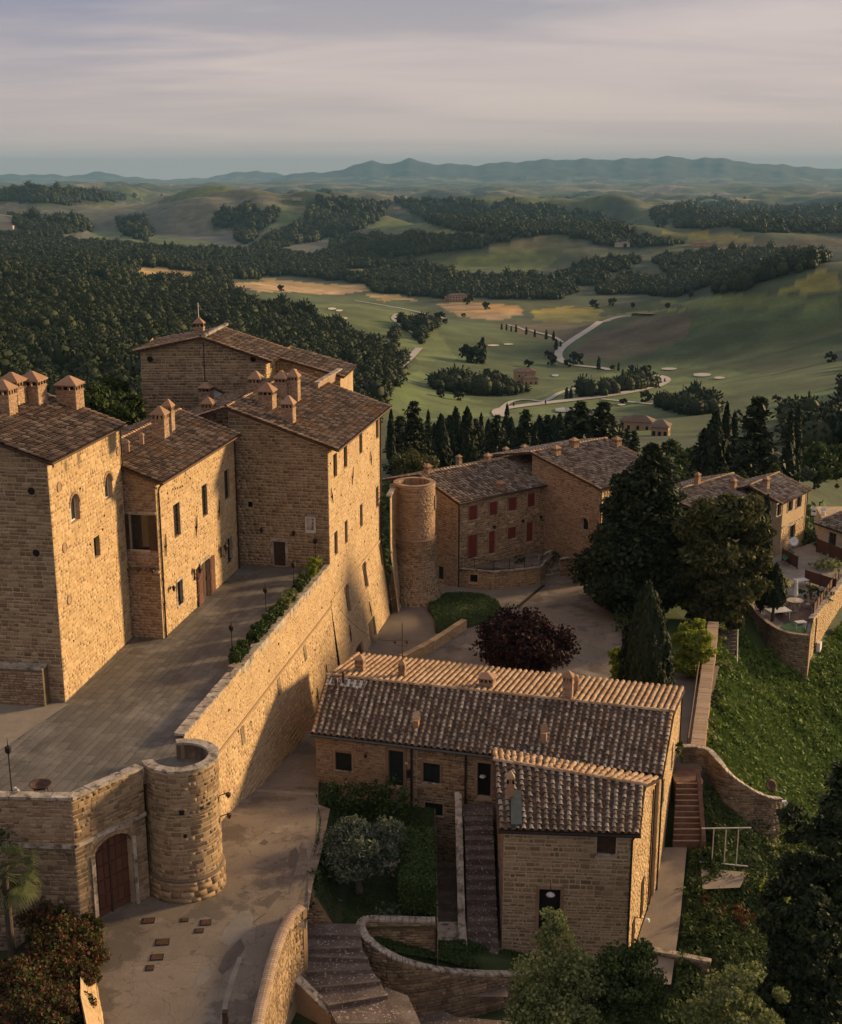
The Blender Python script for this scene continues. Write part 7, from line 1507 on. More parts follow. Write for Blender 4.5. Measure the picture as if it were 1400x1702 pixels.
# ---- wall and bed on the left of the road
pl_ = []
for a, b in ((150, 1548), (156, 1590), (163, 1640), (173, 1702), (186, 1770)):
    p = G(a, b, 3.4)
    for _ in range(6): p = G(a, b, zroad(p.y))
    pl_.append(p)
tpl = thing('bed_wall', 'sloping sunlit retaining wall of the hedge bed at the lower left', 'retaining wall', pl_[2]); hts = [0.5, 0.9, 1.4, 1.9, 2.4]
for i in range(len(pl_)-1):
    a, b = pl_[i], pl_[i+1]; f_ = wall_map(b, a); # outward: towards the road (+X)
    L0 = f_.U; h0_, h1_ = hts[i+1], hts[i]; bt = 0.6
    def fq_(u, v, d=0.0, f_=f_, bt=bt): return f_.p0 + f_.D*u + f_.N*(d + bt*(max(0, 3.6+1.2-v)) - bt*1.5) + Vector((0, 0, v))
    fq_.U = L0
    zt = lambda u, a=a, b=b, L0=L0, h0_=h0_, h1_=h1_: 3.1 + h0_ + (h1_-h0_)*u/L0
    w_ = wall(tpl, fq_, 2.4, 3.2, [], top=zt, tb=(0, L0), m=M_plaster); masonry(w_, fq_, 2.6, 3.2, [], top=zt, sw=0.35, sh=0.2, m=M_stone_pale, nind=40, proud=0.04, gap=0.05)
mb = MB(); q = [(p.x-0.2-0.6*h, p.y, 2.9+h) for p, h in zip(pl_, hts)]
for i in range(len(q)-1): mb.quad(q[i], q[i+1], (q[i+1][0]-3.2, q[i+1][1], q[i+1][2]), (q[i][0]-2.2, q[i][1], q[i][2]))
mb.build('planting_bed', mat('dark_soil', [(0.012, 0.010, 0.007), (0.025, 0.02, 0.014)], scale=1, fine=8, bump=0.8, bdist=0.05), tpl)
# ================================================================ RIGHT SIDE OF THE TILED HOUSE
strip_sheet('side_path', [(11.2, 61), (11.9, 64), (14.3, 70.4), (16.0, 75.5)], [(13.9, 62), (15.6, 68), (17.5, 75.5)], np.linspace(62.6, 75.4, 10), lambda x, y: float(np.interp(y, [61, 68, 75.4], [-4.2, -3.6, -2.75])), M_gravel, 3)
tbs = thing('brick_stair', 'reddish brick stair between the tiled house and the curved garden wall', 'stair', G(1140, 1405, -2.6)); s0 = G(1140, 1405, -2.6); s1 = G(1146, 1300, 0.6); n = 11
for k in range(n):
    p = s0.lerp(s1, (k+.5)/n); st_ = MB().box((p.x, p.y, -3.2), 1.75, (s1.y-s0.y)/n-.004, p.z+3.2+(s1.z-s0.z)/n*.5, 0.0).build('step', M_brickstep, tbs); MB().box((p.x, p.y-(s1.y-s0.y)/n*.5+.05, p.z+(s1.z-s0.z)/n*.5+.004), 1.74, .12, .03).build('nosing', M_brickp, st_)
MB().box((s1.x, s1.y+1.1, -3), 1.9, 2.2, 3.62).build('landing', M_brickstep, tbs)
mb = MB(); xw = s0.x+1.0; z0_, z1_ = -2.2, 1.4; y0_, y1_ = s0.y-0.2, s1.y+0.3
mb.v = [(xw, y0_, -4), (xw, y1_, -4), (xw+.1, y1_, z1_), (xw, y0_, z0_), (xw+.28, y0_, -4), (xw+.28, y1_, -4), (xw+.38, y1_, z1_), (xw+.28, y0_, z0_)]; mb.f = [(0, 1, 2, 3), (5, 4, 7, 6), (3, 2, 6, 7), (1, 5, 6, 2), (4, 0, 3, 7)]; mb.build('stair_parapet', M_brickstep, tbs)
cvr = [(1135, 1243, 1.6), (1160, 1244, 1.6), (1180, 1250, 1.5), (1197, 1268, 1.1), (1212, 1286, 0.5), (1232, 1303, -0.2), (1256, 1318, -0.9), (1280, 1328, -1.4), (1300, 1330, -1.7)]
cvp = smooth_line([tuple(G(*p)) for p in cvr], 3); tcr = thing('swept_garden_wall', 'swept dark stone garden wall dropping to the right below the green bank', 'garden wall', cvp[10] - Vector((0, 0, 3)))
mb = MB()
for i in range(len(cvp)-1):
    a, b = cvp[i], cvp[i+1]; mb.quad((a.x, a.y, a.z-4.2), (b.x, b.y, b.z-4.2), tuple(b), tuple(a)); mb.quad((b.x, b.y+.35, b.z-4.2), (a.x, a.y+.35, a.z-4.2), (a.x, a.y+.35, a.z), (b.x, b.y+.35, b.z))
wr = mb.build('wall', M_darkstone, tcr)
fsv = poly_map([tuple(p) for p in cvp]); masonry(wr, fsv, -5.2, 0, top=lambda u: fsv.top(u)-.03, sw=0.38, sh=0.19, m=M_darkstone, nind=180, proud=0.03)
coping(tcr, [(p.x, p.y+.18, p.z) for p in cvp], 0.42, 0.1, 0, blk=0.6)
rw0, rw1 = G(1160, 1240, 1.4), G(1186, 1035, 1.4); tra = thing('ramp_side_wall', 'long narrow brick topped wall with a brown handrail behind the tiled house', 'wall', rw0); d = (rw1-rw0).normalized(); n = Vector((d.y, -d.x, 0))
MB().obox(rw0 + Vector((0, 0, -5)) - n*.45, rw1-rw0, n*0.9, (0, 0, 5)).build('wall', M_stone, tra); coping(tra, [tuple(rw0), tuple(rw1)], 0.95, 0.1, 0, m=M_brickcop, blk=0.5)
thr = thing('handrail', 'long rusty brown handrail above the passage wall', 'handrail', rw0 - n*.5); r0h, r1h = rw0 - n*0.7 + Vector((0, 0, 0.5)), rw1 - n*.7 + Vector((0, 0, 0.9))
MB().tube([r0h, r1h], 0.06, 8).build('rail', M_rust, thr)
for k in range(9): p = r0h.lerp(r1h, k/8); MB().tube([p - Vector((0, 0, 1.0)), p], 0.03, 6).build('post', M_rust, thr)
tst3 = thing('bank_stair', 'overgrown narrow stone stair on the green bank below the terrace wall', 'stair', G(1205, 1100, -2)); s0 = G(1205, 1110, -2.6); s1 = G(1212, 1040, 0.0); n = 11
for k in range(n): p = s0.lerp(s1, (k+.5)/n); MB().box((p.x, p.y, p.z-2), 1.5, (s1.y-s0.y)/n-.004, 2+.12).build('step', M_step, tst3)
tr_ = thing('stair_rail', 'pale handrail on the right of the overgrown bank stair', 'handrail', s0 + Vector((0.9, 0, 0))); MB().tube([s0 + Vector((0.9, -0.6, 0.8)), s1 + Vector((0.9, 0.6, 1.1))], 0.05, 6).build('rail', M_marble, tr_)
for k in range(4): p = (s0 + Vector((0.9, -0.6, 0.8))).lerp(s1 + Vector((0.9, 0.6, 1.1)), k/3); MB().tube([p - Vector((0, 0, 1.0)), p], 0.03, 6).build('post', M_marble, tr_)
strip_sheet('passage', [(16.0, 77), (18.2, 83), (19.2, 100)], [(19.0, 77), (19.6, 83), (25, 100)], np.linspace(80, 100, 8), lambda x, y: float(np.interp(y, [80, 90, 100], [0.45, .3, .2])), M_piazza, 3)
# trellis frame
tb_ = G(1163, 1432, -2.9); te_ = G(1244, 1440, -3.3); tt_ = thing('trellis_frame', 'thin pale metal trellis frame standing in the garden right of the brick stair', 'trellis', tb_)
zt_ = ZY(1163, 1377, tb_.y).z
for k in range(5): p = tb_.lerp(te_, k/4); MB().tube([(p.x, p.y, p.z-(1.6 if k in (0, 4) else 0)), (p.x, p.y, zt_)], 0.035, 6).build('bar', M_greygreen if k in (0, 4) else M_marble, tt_)
for z_ in (0, 1): MB().tube([(tb_.x, tb_.y, zt_ if z_ else tb_.z), (te_.x, te_.y, zt_ if z_ else te_.z)], 0.045, 6).build('rail', M_marble, tt_)
p = G(1278, 1335, -3.0); td = thing('satellite_dish', 'tilted rust coloured dish on a thin pole at the end of the swept garden wall', 'dish', p); MB().tube([p - Vector((0, 0, 1)), p + Vector((0, 0, 1.2))], 0.03, 6).build('pole', M_greygreen, td)
dm_ = MB().lathe((0, 0, 0), [(0.02, 0), (0.25, 0.03), (0.46, 0.12), (0.47, 0.14), (0.25, 0.06), (0.02, 0.03)], 16); do = dm_.build('dish', M_rust, td, smooth=True); do.rotation_euler = (0.9, 0.7, 0); do.location = Vector((0.0, 0, 1.35)); MB().tube([p + Vector((0, 0, 1.1)), p + Vector((1.1, -0.2, 0.85))], 0.02, 5).build('arm', M_marble, td)
p = G(1303, 1337, -3.0); MB_ = MB(); tag(MB().box(p, 0.5, 0.3, 0.28, 0.2, 0.7).build('plastic_sack', M_white), 'small white plastic sack lying on the bank beside the rusty dish', 'sack')
sheet_px('gravel_patch', [(1165, 1442), (1243, 1450), (1230, 1475), (1168, 1478)], -3.2, M_gravel, kind='structure')
f_ = wall_map(G(1085, 1595, -4.2), G(1180, 1625, -4.6)); tlb = thing('lower_garden_wall', 'low pale coped stone wall below the sunlit annex side', 'wall', f_(f_.U/2, -5)); w_ = wall(tlb, f_, -6, -3.7, [], m=M_darkstone); masonry(w_, f_, -5.4, -3.75, sw=0.38, sh=0.2, m=M_darkstone, nind=40, proud=0.04); coping(tlb, [f_(0, -3.7, -.15)[:], f_(f_.U, -3.7, -.15)[:]], 0.4, 0.12, 0)
# ================================================================ RESTAURANT TERRACES ON THE RIGHT
pz_ = -1.0
pp = [(1211, 1008, -0.6), (1220, 1000, -0.4), (1243, 1002, -0.4), (1254, 1010, -0.5), (1262, 1022, -0.6), (1275, 1034, -0.75), (1293, 1046, -0.85), (1315, 1054, -0.9), (1347, 1058, -0.9)]
ppp = smooth_line([tuple(G(*p)) for p in pp], 3); tpw = thing('terrace_retaining_wall', 'curving retaining wall below the furnished terrace at the right', 'retaining wall', ppp[12] - Vector((0, 0, 5))); mb = MB()
for i in range(len(ppp)-1): a, b = ppp[i], ppp[i+1]; mb.quad((a.x, a.y, -7), (b.x, b.y, -7), tuple(b), tuple(a))
w_ = mb.build('wall', M_darkstone, tpw)
fpv = poly_map([tuple(p) for p in ppp]); masonry(w_, fpv, -6.0, 0, top=lambda u: fpv.top(u)-.03, sw=0.42, sh=0.2, m=M_darkstone, nind=120, proud=0.03)
coping(tpw, [(p.x, p.y+.15, p.z) for p in ppp], 0.38, 0.1, 0, blk=0.7, m=M_brickcop)
b0, b1 = G(1352, 1030, -0.6), G(1420, 945, -0.6); f_ = wall_map(b0, b1); tbw = thing('terrace_front_wall', 'long stone terrace wall running to the right edge with an air conditioner box on it', 'retaining wall', b0 - Vector((0, 0, 5)))
w_ = wall(tbw, f_, -8, -0.6, [], m=M_plaster); masonry(w_, f_, -5.5, -0.7, sw=0.42, sh=0.2, m=M_stone_pale, nind=60, proud=0.035, gap=.05); w_ = wall(tbw, wall_map(Vector((ppp[-1].x, ppp[-1].y, 0)), b0 + Vector((0.01, 0, 0))), -7, -0.7, [], m=M_stone)
coping(tbw, [f_(0, -0.6, -.2)[:], f_(f_.U, -0.6, -.2)[:]], 0.5, 0.12, 0, blk=0.9); pipe(tbw, [f_(1.2, -0.8, .08), f_(1.2, -4.3, .08)], 0.05, M_iron)
P = f_(2.2, -4.4, 0.3); tac = thing('air_conditioner', 'white air conditioner unit on the terrace wall at the right edge', 'air conditioner', P); MB().box(P, 0.35, 0.8, 0.9, math.atan2(f_.D.y, f_.D.x)-PI/2).build('casing', M_white, tac); q = f_(2.2, -3.95, 0.49); MB().lathe((0, 0, 0), [(0.02, 0), (0.28, 0), (0.28, 0.02), (0.02, 0.02)], 14).build('fan_grille', M_iron, tac)
fl = [G(1211, 1008, pz_), G(1254, 1010, pz_), G(1293, 1046, pz_), G(1347, 1058, pz_), G(1354, 1030, pz_), G(1420, 948, pz_), Vector((52, 140, pz_)), Vector((46, 142, pz_)), Vector((40, 136.5, pz_)), Vector((31, 128, pz_))]
mb = MB(); c = sum(fl, Vector())/len(fl)
for i in range(len(fl)): mb.poly([c, fl[i], fl[(i+1) % len(fl)]])
mb.build('restaurant_terrace', M_gravel, kind='structure')
sheet_px('brick_deck', [(1262, 1008), (1300, 985), (1345, 1000), (1352, 1020), (1340, 1045), (1310, 1040)], pz_+.02, M_brickstep, kind='structure'); sheet_px('turf_mat', [(1298, 1042), (1310, 1032), (1343, 1040), (1340, 1052), (1312, 1051)], pz_+.05, M_turf, kind='structure'); sheet_px('turf_mat', [(1298, 925), (1312, 912), (1322, 918), (1305, 932)], pz_+.9, M_turf, kind='structure')
def table(x, y, z, r, label, square=False, group='tables on the terraces'):
    t = thing('terrace_table', label, 'table', (x, y, z), group)
    if square: MB().box((x, y, z+.72), r*2, r*1.3, 0.05, .3).build('table_top', M_marble, t); [MB().box((x+sx*r*.85, y+sy*r*.5, z), .07, .07, .72).build('leg', M_marble, t) for sx in (-1, 1) for sy in (-1, 1)]
    else: MB().lathe((x, y, z), [(r*.75, 0), (r*.7, .7), (r, .72), (r, .76)], 20).build('skirted_top', M_coping, t)
    return t
def chair(x, y, z, rz, label, m=None):
    m = m or M_coping; t = thing('terrace_chair', label, 'chair', (x, y, z), 'chairs on the terraces'); 
    MB().lathe((x, y, z), [(.26, 0), (.28, .42), (.3, .45)], 12).build('seat', m, t); mb = MB(); n = 10
    for k in range(n): a0_, a1_ = rz - 1.5 + 3.0*k/n, rz - 1.5 + 3.0*(k+1)/n; mb.quad((x+.3*math.cos(a0_), y+.3*math.sin(a0_), z+.42), (x+.3*math.cos(a1_), y+.3*math.sin(a1_), z+.42), (x+.34*math.cos(a1_), y+.34*math.sin(a1_), z+.85), (x+.34*math.cos(a0_), y+.34*math.sin(a0_), z+.85))
    mb.build('backrest', m, t); return t
p = G(1321, 1010, pz_); table(p.x, p.y, pz_+.02, 0.85, 'round skirted table under the folded white parasol'); tu = thing('folded_parasol', 'folded white parasol standing on the round terrace table', 'parasol', (p.x, p.y, pz_)); MB().tube([(p.x, p.y, pz_+.02), (p.x, p.y, pz_+3.0)], 0.03, 6).build('pole', M_white, tu); MB().lathe((p.x, p.y, pz_+1.1), [(.1, 0), (.24, .2), (.18, .9), (.12, 1.5), (.03, 1.9)], 9).build('canopy', M_white, tu)
for (dx, dy, a, lb) in ((1.25, -.3, 0.1, 'wicker chair right of the parasol table'), (-.2, -1.2, -1.6, 'wicker chair in front of the parasol table'), (1.9, .5, .3, 'wicker chair farthest right by the potted shrubs')): chair(p.x+dx, p.y+dy, pz_+.02, a, lb)
q = G(1293, 1026, pz_); table(q.x, q.y, pz_, 1.1, 'long low white bench table at the curved wall', True); q = G(1330, 1046, pz_); table(q.x, q.y, pz_, .5, 'small square white table on the green turf mat', True); q = G(1331, 975, pz_); table(q.x, q.y, pz_, .7, 'pale square table beside the brown screen', True)
q = G(1294, 1014, pz_+.76); 
t = thing('barbecue', 'dark covered barbecue box standing by the bench table', 'barbecue', G(1294, 1020, pz_)); MB().box(G(1294, 1020, pz_), .8, .5, .8).build('cabinet', M_iron, t); MB().box(G(1294, 1020, pz_) + Vector((0, 0, .8)), .75, .45, .25, 0, .8).build('lid', M_iron, t)
def screen(a, b, h, label, z=pz_):
    A_, B_2 = G(a[0], a[1], z), G(b[0], b[1], z); t = thing('wooden_screen', label, 'fence', A_, 'brown screens on the terraces'); n = max(2, int((B_2-A_).length/1.5)); d = (B_2-A_)
    for k in range(n+1): q = A_.lerp(B_2, k/n); MB().box(q, .1, .1, h+.1).build('post', M_rust, t)
    for k in range(n): q0_ = A_.lerp(B_2, k/n); MB().obox(q0_ + Vector((0, 0, .1)), d/n, Vector((-d.y, d.x, 0)).normalized()*.04, (0, 0, h-.1)).build('panel', M_wood_red, t)
    return t
screen((1345, 985), (1348, 1000), 1.0, 'small brown railing panel at the terrace corner'); screen((1300, 932), (1325, 946), 1.4, 'dark red screen below the small turf balcony', pz_); screen((1338, 967), (1388, 983), 1.3, 'long brown slatted screen behind the potted shrubs'); screen((1357, 918), (1400, 936), 1.6, 'tall wooden trellis fence at the right edge'); screen((1352, 1020), (1393, 962), .9, 'brown railing along the top of the terrace front wall', -0.5)
for (px, py, lb) in ((1352, 868, 'white chair at the back of the upper deck'), (1367, 872, 'white chair farther right on the upper deck'), (1350, 880, 'white chair at the front of the upper deck')):
    p = ZY(px, py, 146); chair(p.x, p.y, 1.0, 1.5, lb, M_white)
dk_ = [(46.2, 139.5), (50.5, 142), (54, 150), (48, 150)]; mb = MB(); mb.poly([(x, y, 1.0) for x, y in dk_]); mb.poly([(dk_[0][0], dk_[0][1], -3), (dk_[1][0], dk_[1][1], -3), (dk_[1][0], dk_[1][1], 1.0), (dk_[0][0], dk_[0][1], 1.0)]); mb.poly([(dk_[3][0], dk_[3][1], -3), (dk_[0][0], dk_[0][1], -3), (dk_[0][0], dk_[0][1], 1.0), (dk_[3][0], dk_[3][1], 1.0)]); tag(mb.build('upper_deck', M_plaster), 'raised stone deck with white chairs right of the corner house', 'deck')
# small lean-to house at the right edge
s0_, s1_ = G(1357, 905, -.9), G(1440, 935, -.9); f_ = wall_map(s0_, s1_); tsh = thing('garden_room', 'low cream garden room with a tiled lean-to roof at the right edge', 'garden room', s0_); wall(tsh, f_, -2, 1.6, [(1.8, 3.0, -.8, 1.1)], m=M_farmp); window(tsh, f_, (1.8, 3.0, -.8, 1.1), 'glass', frame=M_greygreen, sill=False); box_house(f_, 5, -2, 1.6, tsh, M_plaster)
ea, eb = f_(-.3, 1.65, .5), f_(f_.U+.3, 1.65, .5); roof(tsh, ea, eb, eb - f_.N*5.5 + Vector((0, 0, 1.2)), ea - f_.N*5.5 + Vector((0, 0, 1.2)), sp=.42, ex=.45, m=M_tile, seg=4)
# parked car in the tree's shade
p = G(1000, 998, 0.17); tc_ = thing('parked_car', 'small dark car parked under the big conifer with its windscreen catching light', 'car', (p.x+.6, p.y+.6, .17)); cx_, cy_ = p.x+.6, p.y+.6
M_car = mat('dark_car_paint', [(0.015, 0.015, 0.017), (0.02, 0.02, 0.022)], scale=1, fine=3, bump=0, rough=0.25, spec=0.6)
prof = [(-2.0, .35), (-2.0, .75), (-1.85, .95), (-1.1, 1.0), (-.55, 1.42), (.75, 1.45), (1.5, 1.05), (1.95, .95), (2.0, .35)]; mb = MB()
for s_ in (-.82, .82): mb.poly([(cx_+s_*(0.86 if z > 1.05 else 1), cy_+y, .17+z) for y, z in (prof if s_ > 0 else prof[::-1])])
for i in range(len(prof)):
    (y0, z0), (y1, z1) = prof[i], prof[(i+1) % len(prof)]; k0_, k1_ = (.86 if z0 > 1.05 else 1), (.86 if z1 > 1.05 else 1); mb.quad((cx_-.82*k0_, cy_+y0, .17+z0), (cx_+.82*k0_, cy_+y0, .17+z0), (cx_+.82*k1_, cy_+y1, .17+z1), (cx_-.82*k1_, cy_+y1, .17+z1))
bd = mb.build('body', M_car, tc_); mb = MB(); mb.quad((cx_-.68, cy_-1.06, 1.2), (cx_+.68, cy_-1.06, 1.2), (cx_+.6, cy_-.62, 1.56), (cx_-.6, cy_-.62, 1.56)); mb.build('windscreen', M_glass, tc_)
for s_ in (-1, 1):
    MB().box((cx_+s_*.55, cy_-2.03, .17+.6), .3, .06, .18).build('headlight', M_marble, tc_)
    for yy in (-1.25, 1.25): w_ = MB().tube([(cx_+s_*.66, cy_+yy, .17+.32), (cx_+s_*.84, cy_+yy, .17+.32)], .32, 16).build('wheel', M_dark, tc_); MB().tube([(cx_+s_*.845, cy_+yy, .17+.32), (cx_+s_*.86, cy_+yy, .17+.32)], .19, 12).build('rim', M_marble, w_)
# oil barrel / round white tank seen beside the corner house
p = G(1318, 912, 0); t = thing('white_parabola', 'round white dish leaning on the balcony of the corner house', 'dish', p); o = MB().lathe((0, 0, 0), [(.02, 0), (.3, .03), (.5, .13), (.52, .15), (.3, .05), (.02, .03)], 18).build('dish', M_white, t, smooth=True); o.rotation_euler = (1.2, .3, 0); o.location = (0, 0, .8); MB().tube([p, p + Vector((0, 0, .9))], .04, 6).build('stand', M_greygreen, t)
# ================================================================ PLANTS
def quads(C, size, r, up=0.0, asp=1.5, nrm=None):
    """leaf quads at centres C"""
    n = len(C); N_ = r.normal(size=(n, 3)) if nrm is None else nrm + r.normal(size=(n, 3))*0.6; N_ /= np.linalg.norm(N_, axis=1)[:, None] + 1e-9
    A = r.normal(size=(n, 3)); A[:, 2] += up*3; A -= (A*N_).sum(1)[:, None]*N_; A /= np.linalg.norm(A, axis=1)[:, None] + 1e-9; B = np.cross(N_, A)
    s = size*(0.6 + 0.8*r.rand(n))[:, None]; a = A*s*asp/2; b = B*s/2
    V = np.stack([C-a*.9-b*.35, C-a*.2+b, C+a, C+a*.1-b], 1).reshape(-1, 3); F = np.arange(4*n).reshape(n, 4); return V, F
def join(parts):
    Vs = []; Fs = []; n = 0
    for V, F in parts: Vs.append(V); Fs.append(F+n); n += len(V)
    return np.vstack(Vs), np.vstack(Fs)
def dirs(r, n): d = r.normal(size=(n, 3)); return d/np.linalg.norm(d, axis=1)[:, None]
def c_broad(seed, w, h, nclump, nleaf, leaf, flat=0.8, hollow=0.5, clump=0.22, asp=1.4):
    """crown of leaf clumps filling an uneven ellipsoid, w wide, h high, base at 0"""
    r = np.random.RandomState(seed); d = dirs(r, nclump); rad = hollow + (1-hollow)*r.rand(nclump)**0.5; lob = 1 + 0.22*np.sin(d[:, 0]*4+seed)*np.cos(d[:, 1]*5+seed*2); P = d*(rad*lob)[:, None]*np.array([w/2, w/2, h/2])*(1-clump*.6) + np.array([0, 0, h/2])
    cs = clump*w*(0.6+0.8*r.rand(nclump)); idx = r.randint(0, nclump, nleaf); o = dirs(r, nleaf)*(r.rand(nleaf)**0.4)[:, None]*cs[idx][:, None]*0.62; o[:, 2] *= flat
    return quads(P[idx]+o, leaf, r, asp=asp, nrm=dirs(r, nleaf)*.4 + o/(cs[idx][:, None]+1e-6)), P
def c_cypress(seed, w, h, nleaf, leaf, tip=0.5, base=0.0):
    r = np.random.RandomState(seed); t = r.rand(nleaf)**0.85; a = r.rand(nleaf)*2*PI
    prof = np.clip(np.minimum((t/0.14)**0.5, 1)*(1-t**2.6)**(0.75)*(1.0-0.10*t), 0.02, 1); g = 1 + 0.10*np.sin(a*7+t*9+seed) + 0.08*np.sin(a*13-t*21)
    rad = w/2*prof*g*(0.72+0.30*r.rand(nleaf)**.6); C = np.stack([np.cos(a)*rad, np.sin(a)*rad, base+t*(h-base)+r.normal(size=nleaf)*.02*h], 1); n = np.stack([np.cos(a), np.sin(a), np.full(nleaf, .25)], 1)
    return quads(C, leaf, r, up=1.3, asp=2.2, nrm=n*1.5)
def c_conifer(seed, w, h, nbr, per, leaf, droop=0.12, base=0.12, gap=0.0):
    r = np.random.RandomState(seed); Vs = []; t = np.sort(r.rand(nbr)); t = base + (1-base)*t
    L_ = w/2*np.clip((1-t)**0.75*(0.75+0.5*r.rand(nbr)), 0.04, 1)*np.clip((t-base+.05)/.15, .45, 1); a = r.rand(nbr)*2*PI; C = []
    for i in range(nbr):
        k = int(per*(0.35+L_[i]/(w/2))); s = (r.rand(k)**0.6); x = s*L_[i]; sp = 0.30*x**0.6*(w/6)**.4 + .12; p = np.stack([x*math.cos(a[i]), x*math.sin(a[i]), t[i]*h + x*0.10 - droop*x*x/(w/2)], 1) + r.normal(size=(k, 3))*np.array([1, 1, .35])*sp[:, None]*.8
        C.append(p)
    C = np.vstack(C); n = np.tile([0, 0, 1.0], (len(C), 1)); return quads(C, leaf, r, asp=1.7, nrm=n)
def trunk_mesh(h, r0, r1, lean=0.0, seed=0, limbs=None, seg=8):
    mb = MB(); rr = random.Random(seed); pts = [(lean*h*t*t + rr.uniform(-.03, .03)*h*(t > 0), rr.uniform(-.02, .02)*h*(t > 0), h*t) for t in (0, .25, .5, .75, 1)]; mb.tube(pts, [r0*1.25, r0, r0*.85, (r0+r1)/2, r1], seg)
    for L_ in (limbs or []):
        b = Vector(pts[2 if L_[2] > h*1.1 else 1]); e_ = Vector(L_); m_ = b.lerp(e_, .5) + Vector((0, 0, -.06*h)); mb.tube([b, m_, e_], [r0*.5, r0*.33, r0*.12], 6)
    return mb
KINDS = {}
def define(kind, crown, crown_mat, trunk, trunk_mat):
    V, F = crown; KINDS[kind] = (mesh_np('crown', V, F, crown_mat), None); m = bpy.data.meshes.new('trunk'); m.from_pydata([tuple(v) for v in trunk.v], [], trunk.f); m.materials.append(trunk_mat); m.update(); KINDS[kind] = (KINDS[kind][0], m)
def tree(kind, name, label, cat, loc, s=1.0, rz=None, group=None, sz=None, crown='crown'):
    t = thing(name, label, cat, loc, group); c, k = KINDS[kind]; rz = random.uniform(0, 6.28) if rz is None else rz
    for nm, me in ((crown, c), ('trunk', k)):
        o = bpy.data.objects.new(nm, me); COL.objects.link(o); o.parent = t
    t.rotation_euler.z = rz; t.scale = (s, s, sz or s); return t
def hgt_of(px, py_top, Y, z0): return ZY(px, py_top, Y).z - z0
U_ = MB
# -- near specimens
def spec(name, label, cat, loc, crown, cm, trunk, tm, zc=0.0, crown_name='crown'):
    t = thing(name, label, cat, loc); V, F = crown; V = V + np.array([0, 0, zc]); o = bpy.data.objects.new(crown_name, mesh_np(crown_name, V, F, cm)); COL.objects.link(o); o.parent = t
    if trunk: m = bpy.data.meshes.new('trunk'); m.from_pydata([tuple(v) for v in trunk.v], [], trunk.f); m.materials.append(tm); m.update(); o = bpy.data.objects.new('trunk', m); COL.objects.link(o); o.parent = t
    return t
# big dark conifer beside the piazza
Yb = 115.0; p = ZY(1085, 740, Yb); hb_ = p.z - 0.1
V1 = c_conifer(3, 9.6, hb_, 560, 120, 0.34, droop=.1, base=.02); V4 = c_broad(8, 6.2, 8.0, 70, 11000, .3, hollow=.3)[0]; V4 = (V4[0] + np.array([-.6, 0, hb_-9.6]), V4[1]); V5 = c_broad(9, 5.4, 6.0, 50, 8000, .3, hollow=.3)[0]; V5 = (V5[0] + np.array([-2.4, .5, hb_-10.6]), V5[1]); V2 = c_broad(5, 8.5, 8.5, 120, 16000, .32, hollow=.35)[0]; V2 = (V2[0] + np.array([-2.6, -1.5, 0.2]), V2[1]); V3 = c_broad(6, 6.5, 9.5, 90, 12000, .32, hollow=.3)[0]; V3 = (V3[0] + np.array([1.6, -1.0, 0.6]), V3[1])
spec('big_conifer', 'huge dark conifer between the piazza and the pine', 'conifer', (p.x, Yb, 0.1), join([V1, V2, V3, V4, V5]), M_cedar, trunk_mesh(hb_*.95, .45, .06), M_bark)
# pine
Yp = 111.0; p0_ = ZY(1200, 1000, Yp); zp = -.6
cr = []
for k, (px, py, w, h) in enumerate(((1205, 850, 6.2, 3.2), (1160, 880, 4.5, 3.0), (1245, 880, 4.6, 3.2), (1190, 920, 6.5, 3.4), (1240, 930, 4.8, 3.6), (1150, 950, 4.4, 3.2), (1210, 975, 5.4, 3.2), (1250, 975, 3.2, 2.6), (1165, 1005, 4.2, 2.8), (1205, 1025, 3.6, 2.2), (1180, 870, 5, 2.8))):
    q = ZY(px, py, Yp + (k % 3)*1.2 - 1.2); (V, F), _ = c_broad(20+k, w, h, 46, 4200, .26, flat=.55, hollow=.2, clump=.26, asp=2.4); cr.append((V + np.array([q.x-p0_.x, q.y-Yp, q.z-zp-h/2]), F))
lm = [(ZY(a, b, Yp).x-p0_.x, 0.3, ZY(a, b, Yp).z-zp) for a, b in ((1150, 890), (1240, 880), (1205, 850), (1170, 940), (1245, 930))]
spec('umbrella_pine', 'broad olive green pine with loose spreading crown right of the huge conifer', 'pine', (p0_.x, Yp, zp), join(cr), M_pine, trunk_mesh(6.5, .3, .12, -.05, 2, lm), M_bark)
# cypress behind the tiled house
Yc = 94.0; p = ZY(1079, 978, Yc); spec('broad_cypress', 'broad dark cypress standing just behind the ridge of the tiled house', 'cypress', (p.x, Yc, 0.1), join([c_cypress(7, 4.1, p.z, 26000, .16), (lump(3, 3, .15)[0]*np.array([3.3, 3.3, p.z*.9]), np.c_[lump(3, 3, .15)[1], lump(3, 3, .15)[1][:, 2]])]), M_cyp, trunk_mesh(2, .2, .15), M_bark)
# slim dark cypress by the terrace
Ys = 116.0; p = ZY(1282, 828, Ys); z0_ = -1.0; spec('slim_cypress', 'slim dark cypress rising in front of the corner house', 'cypress', (p.x-.3, Ys, z0_), c_cypress(9, 1.7, p.z-z0_, 6000, .17, base=0.8), M_cyp, trunk_mesh(2, .12, .1), M_bark)
q = ZY(1277, 925, 117.5); spec('round_cypress', 'short blunt dark tree on a bare trunk beside the furnished terrace', 'tree', (q.x, 114.5, -1), c_cypress(10, 2.3, 5.4, 6000, .18, base=1.6), M_cyp, trunk_mesh(2.2, .16, .13), M_bark)
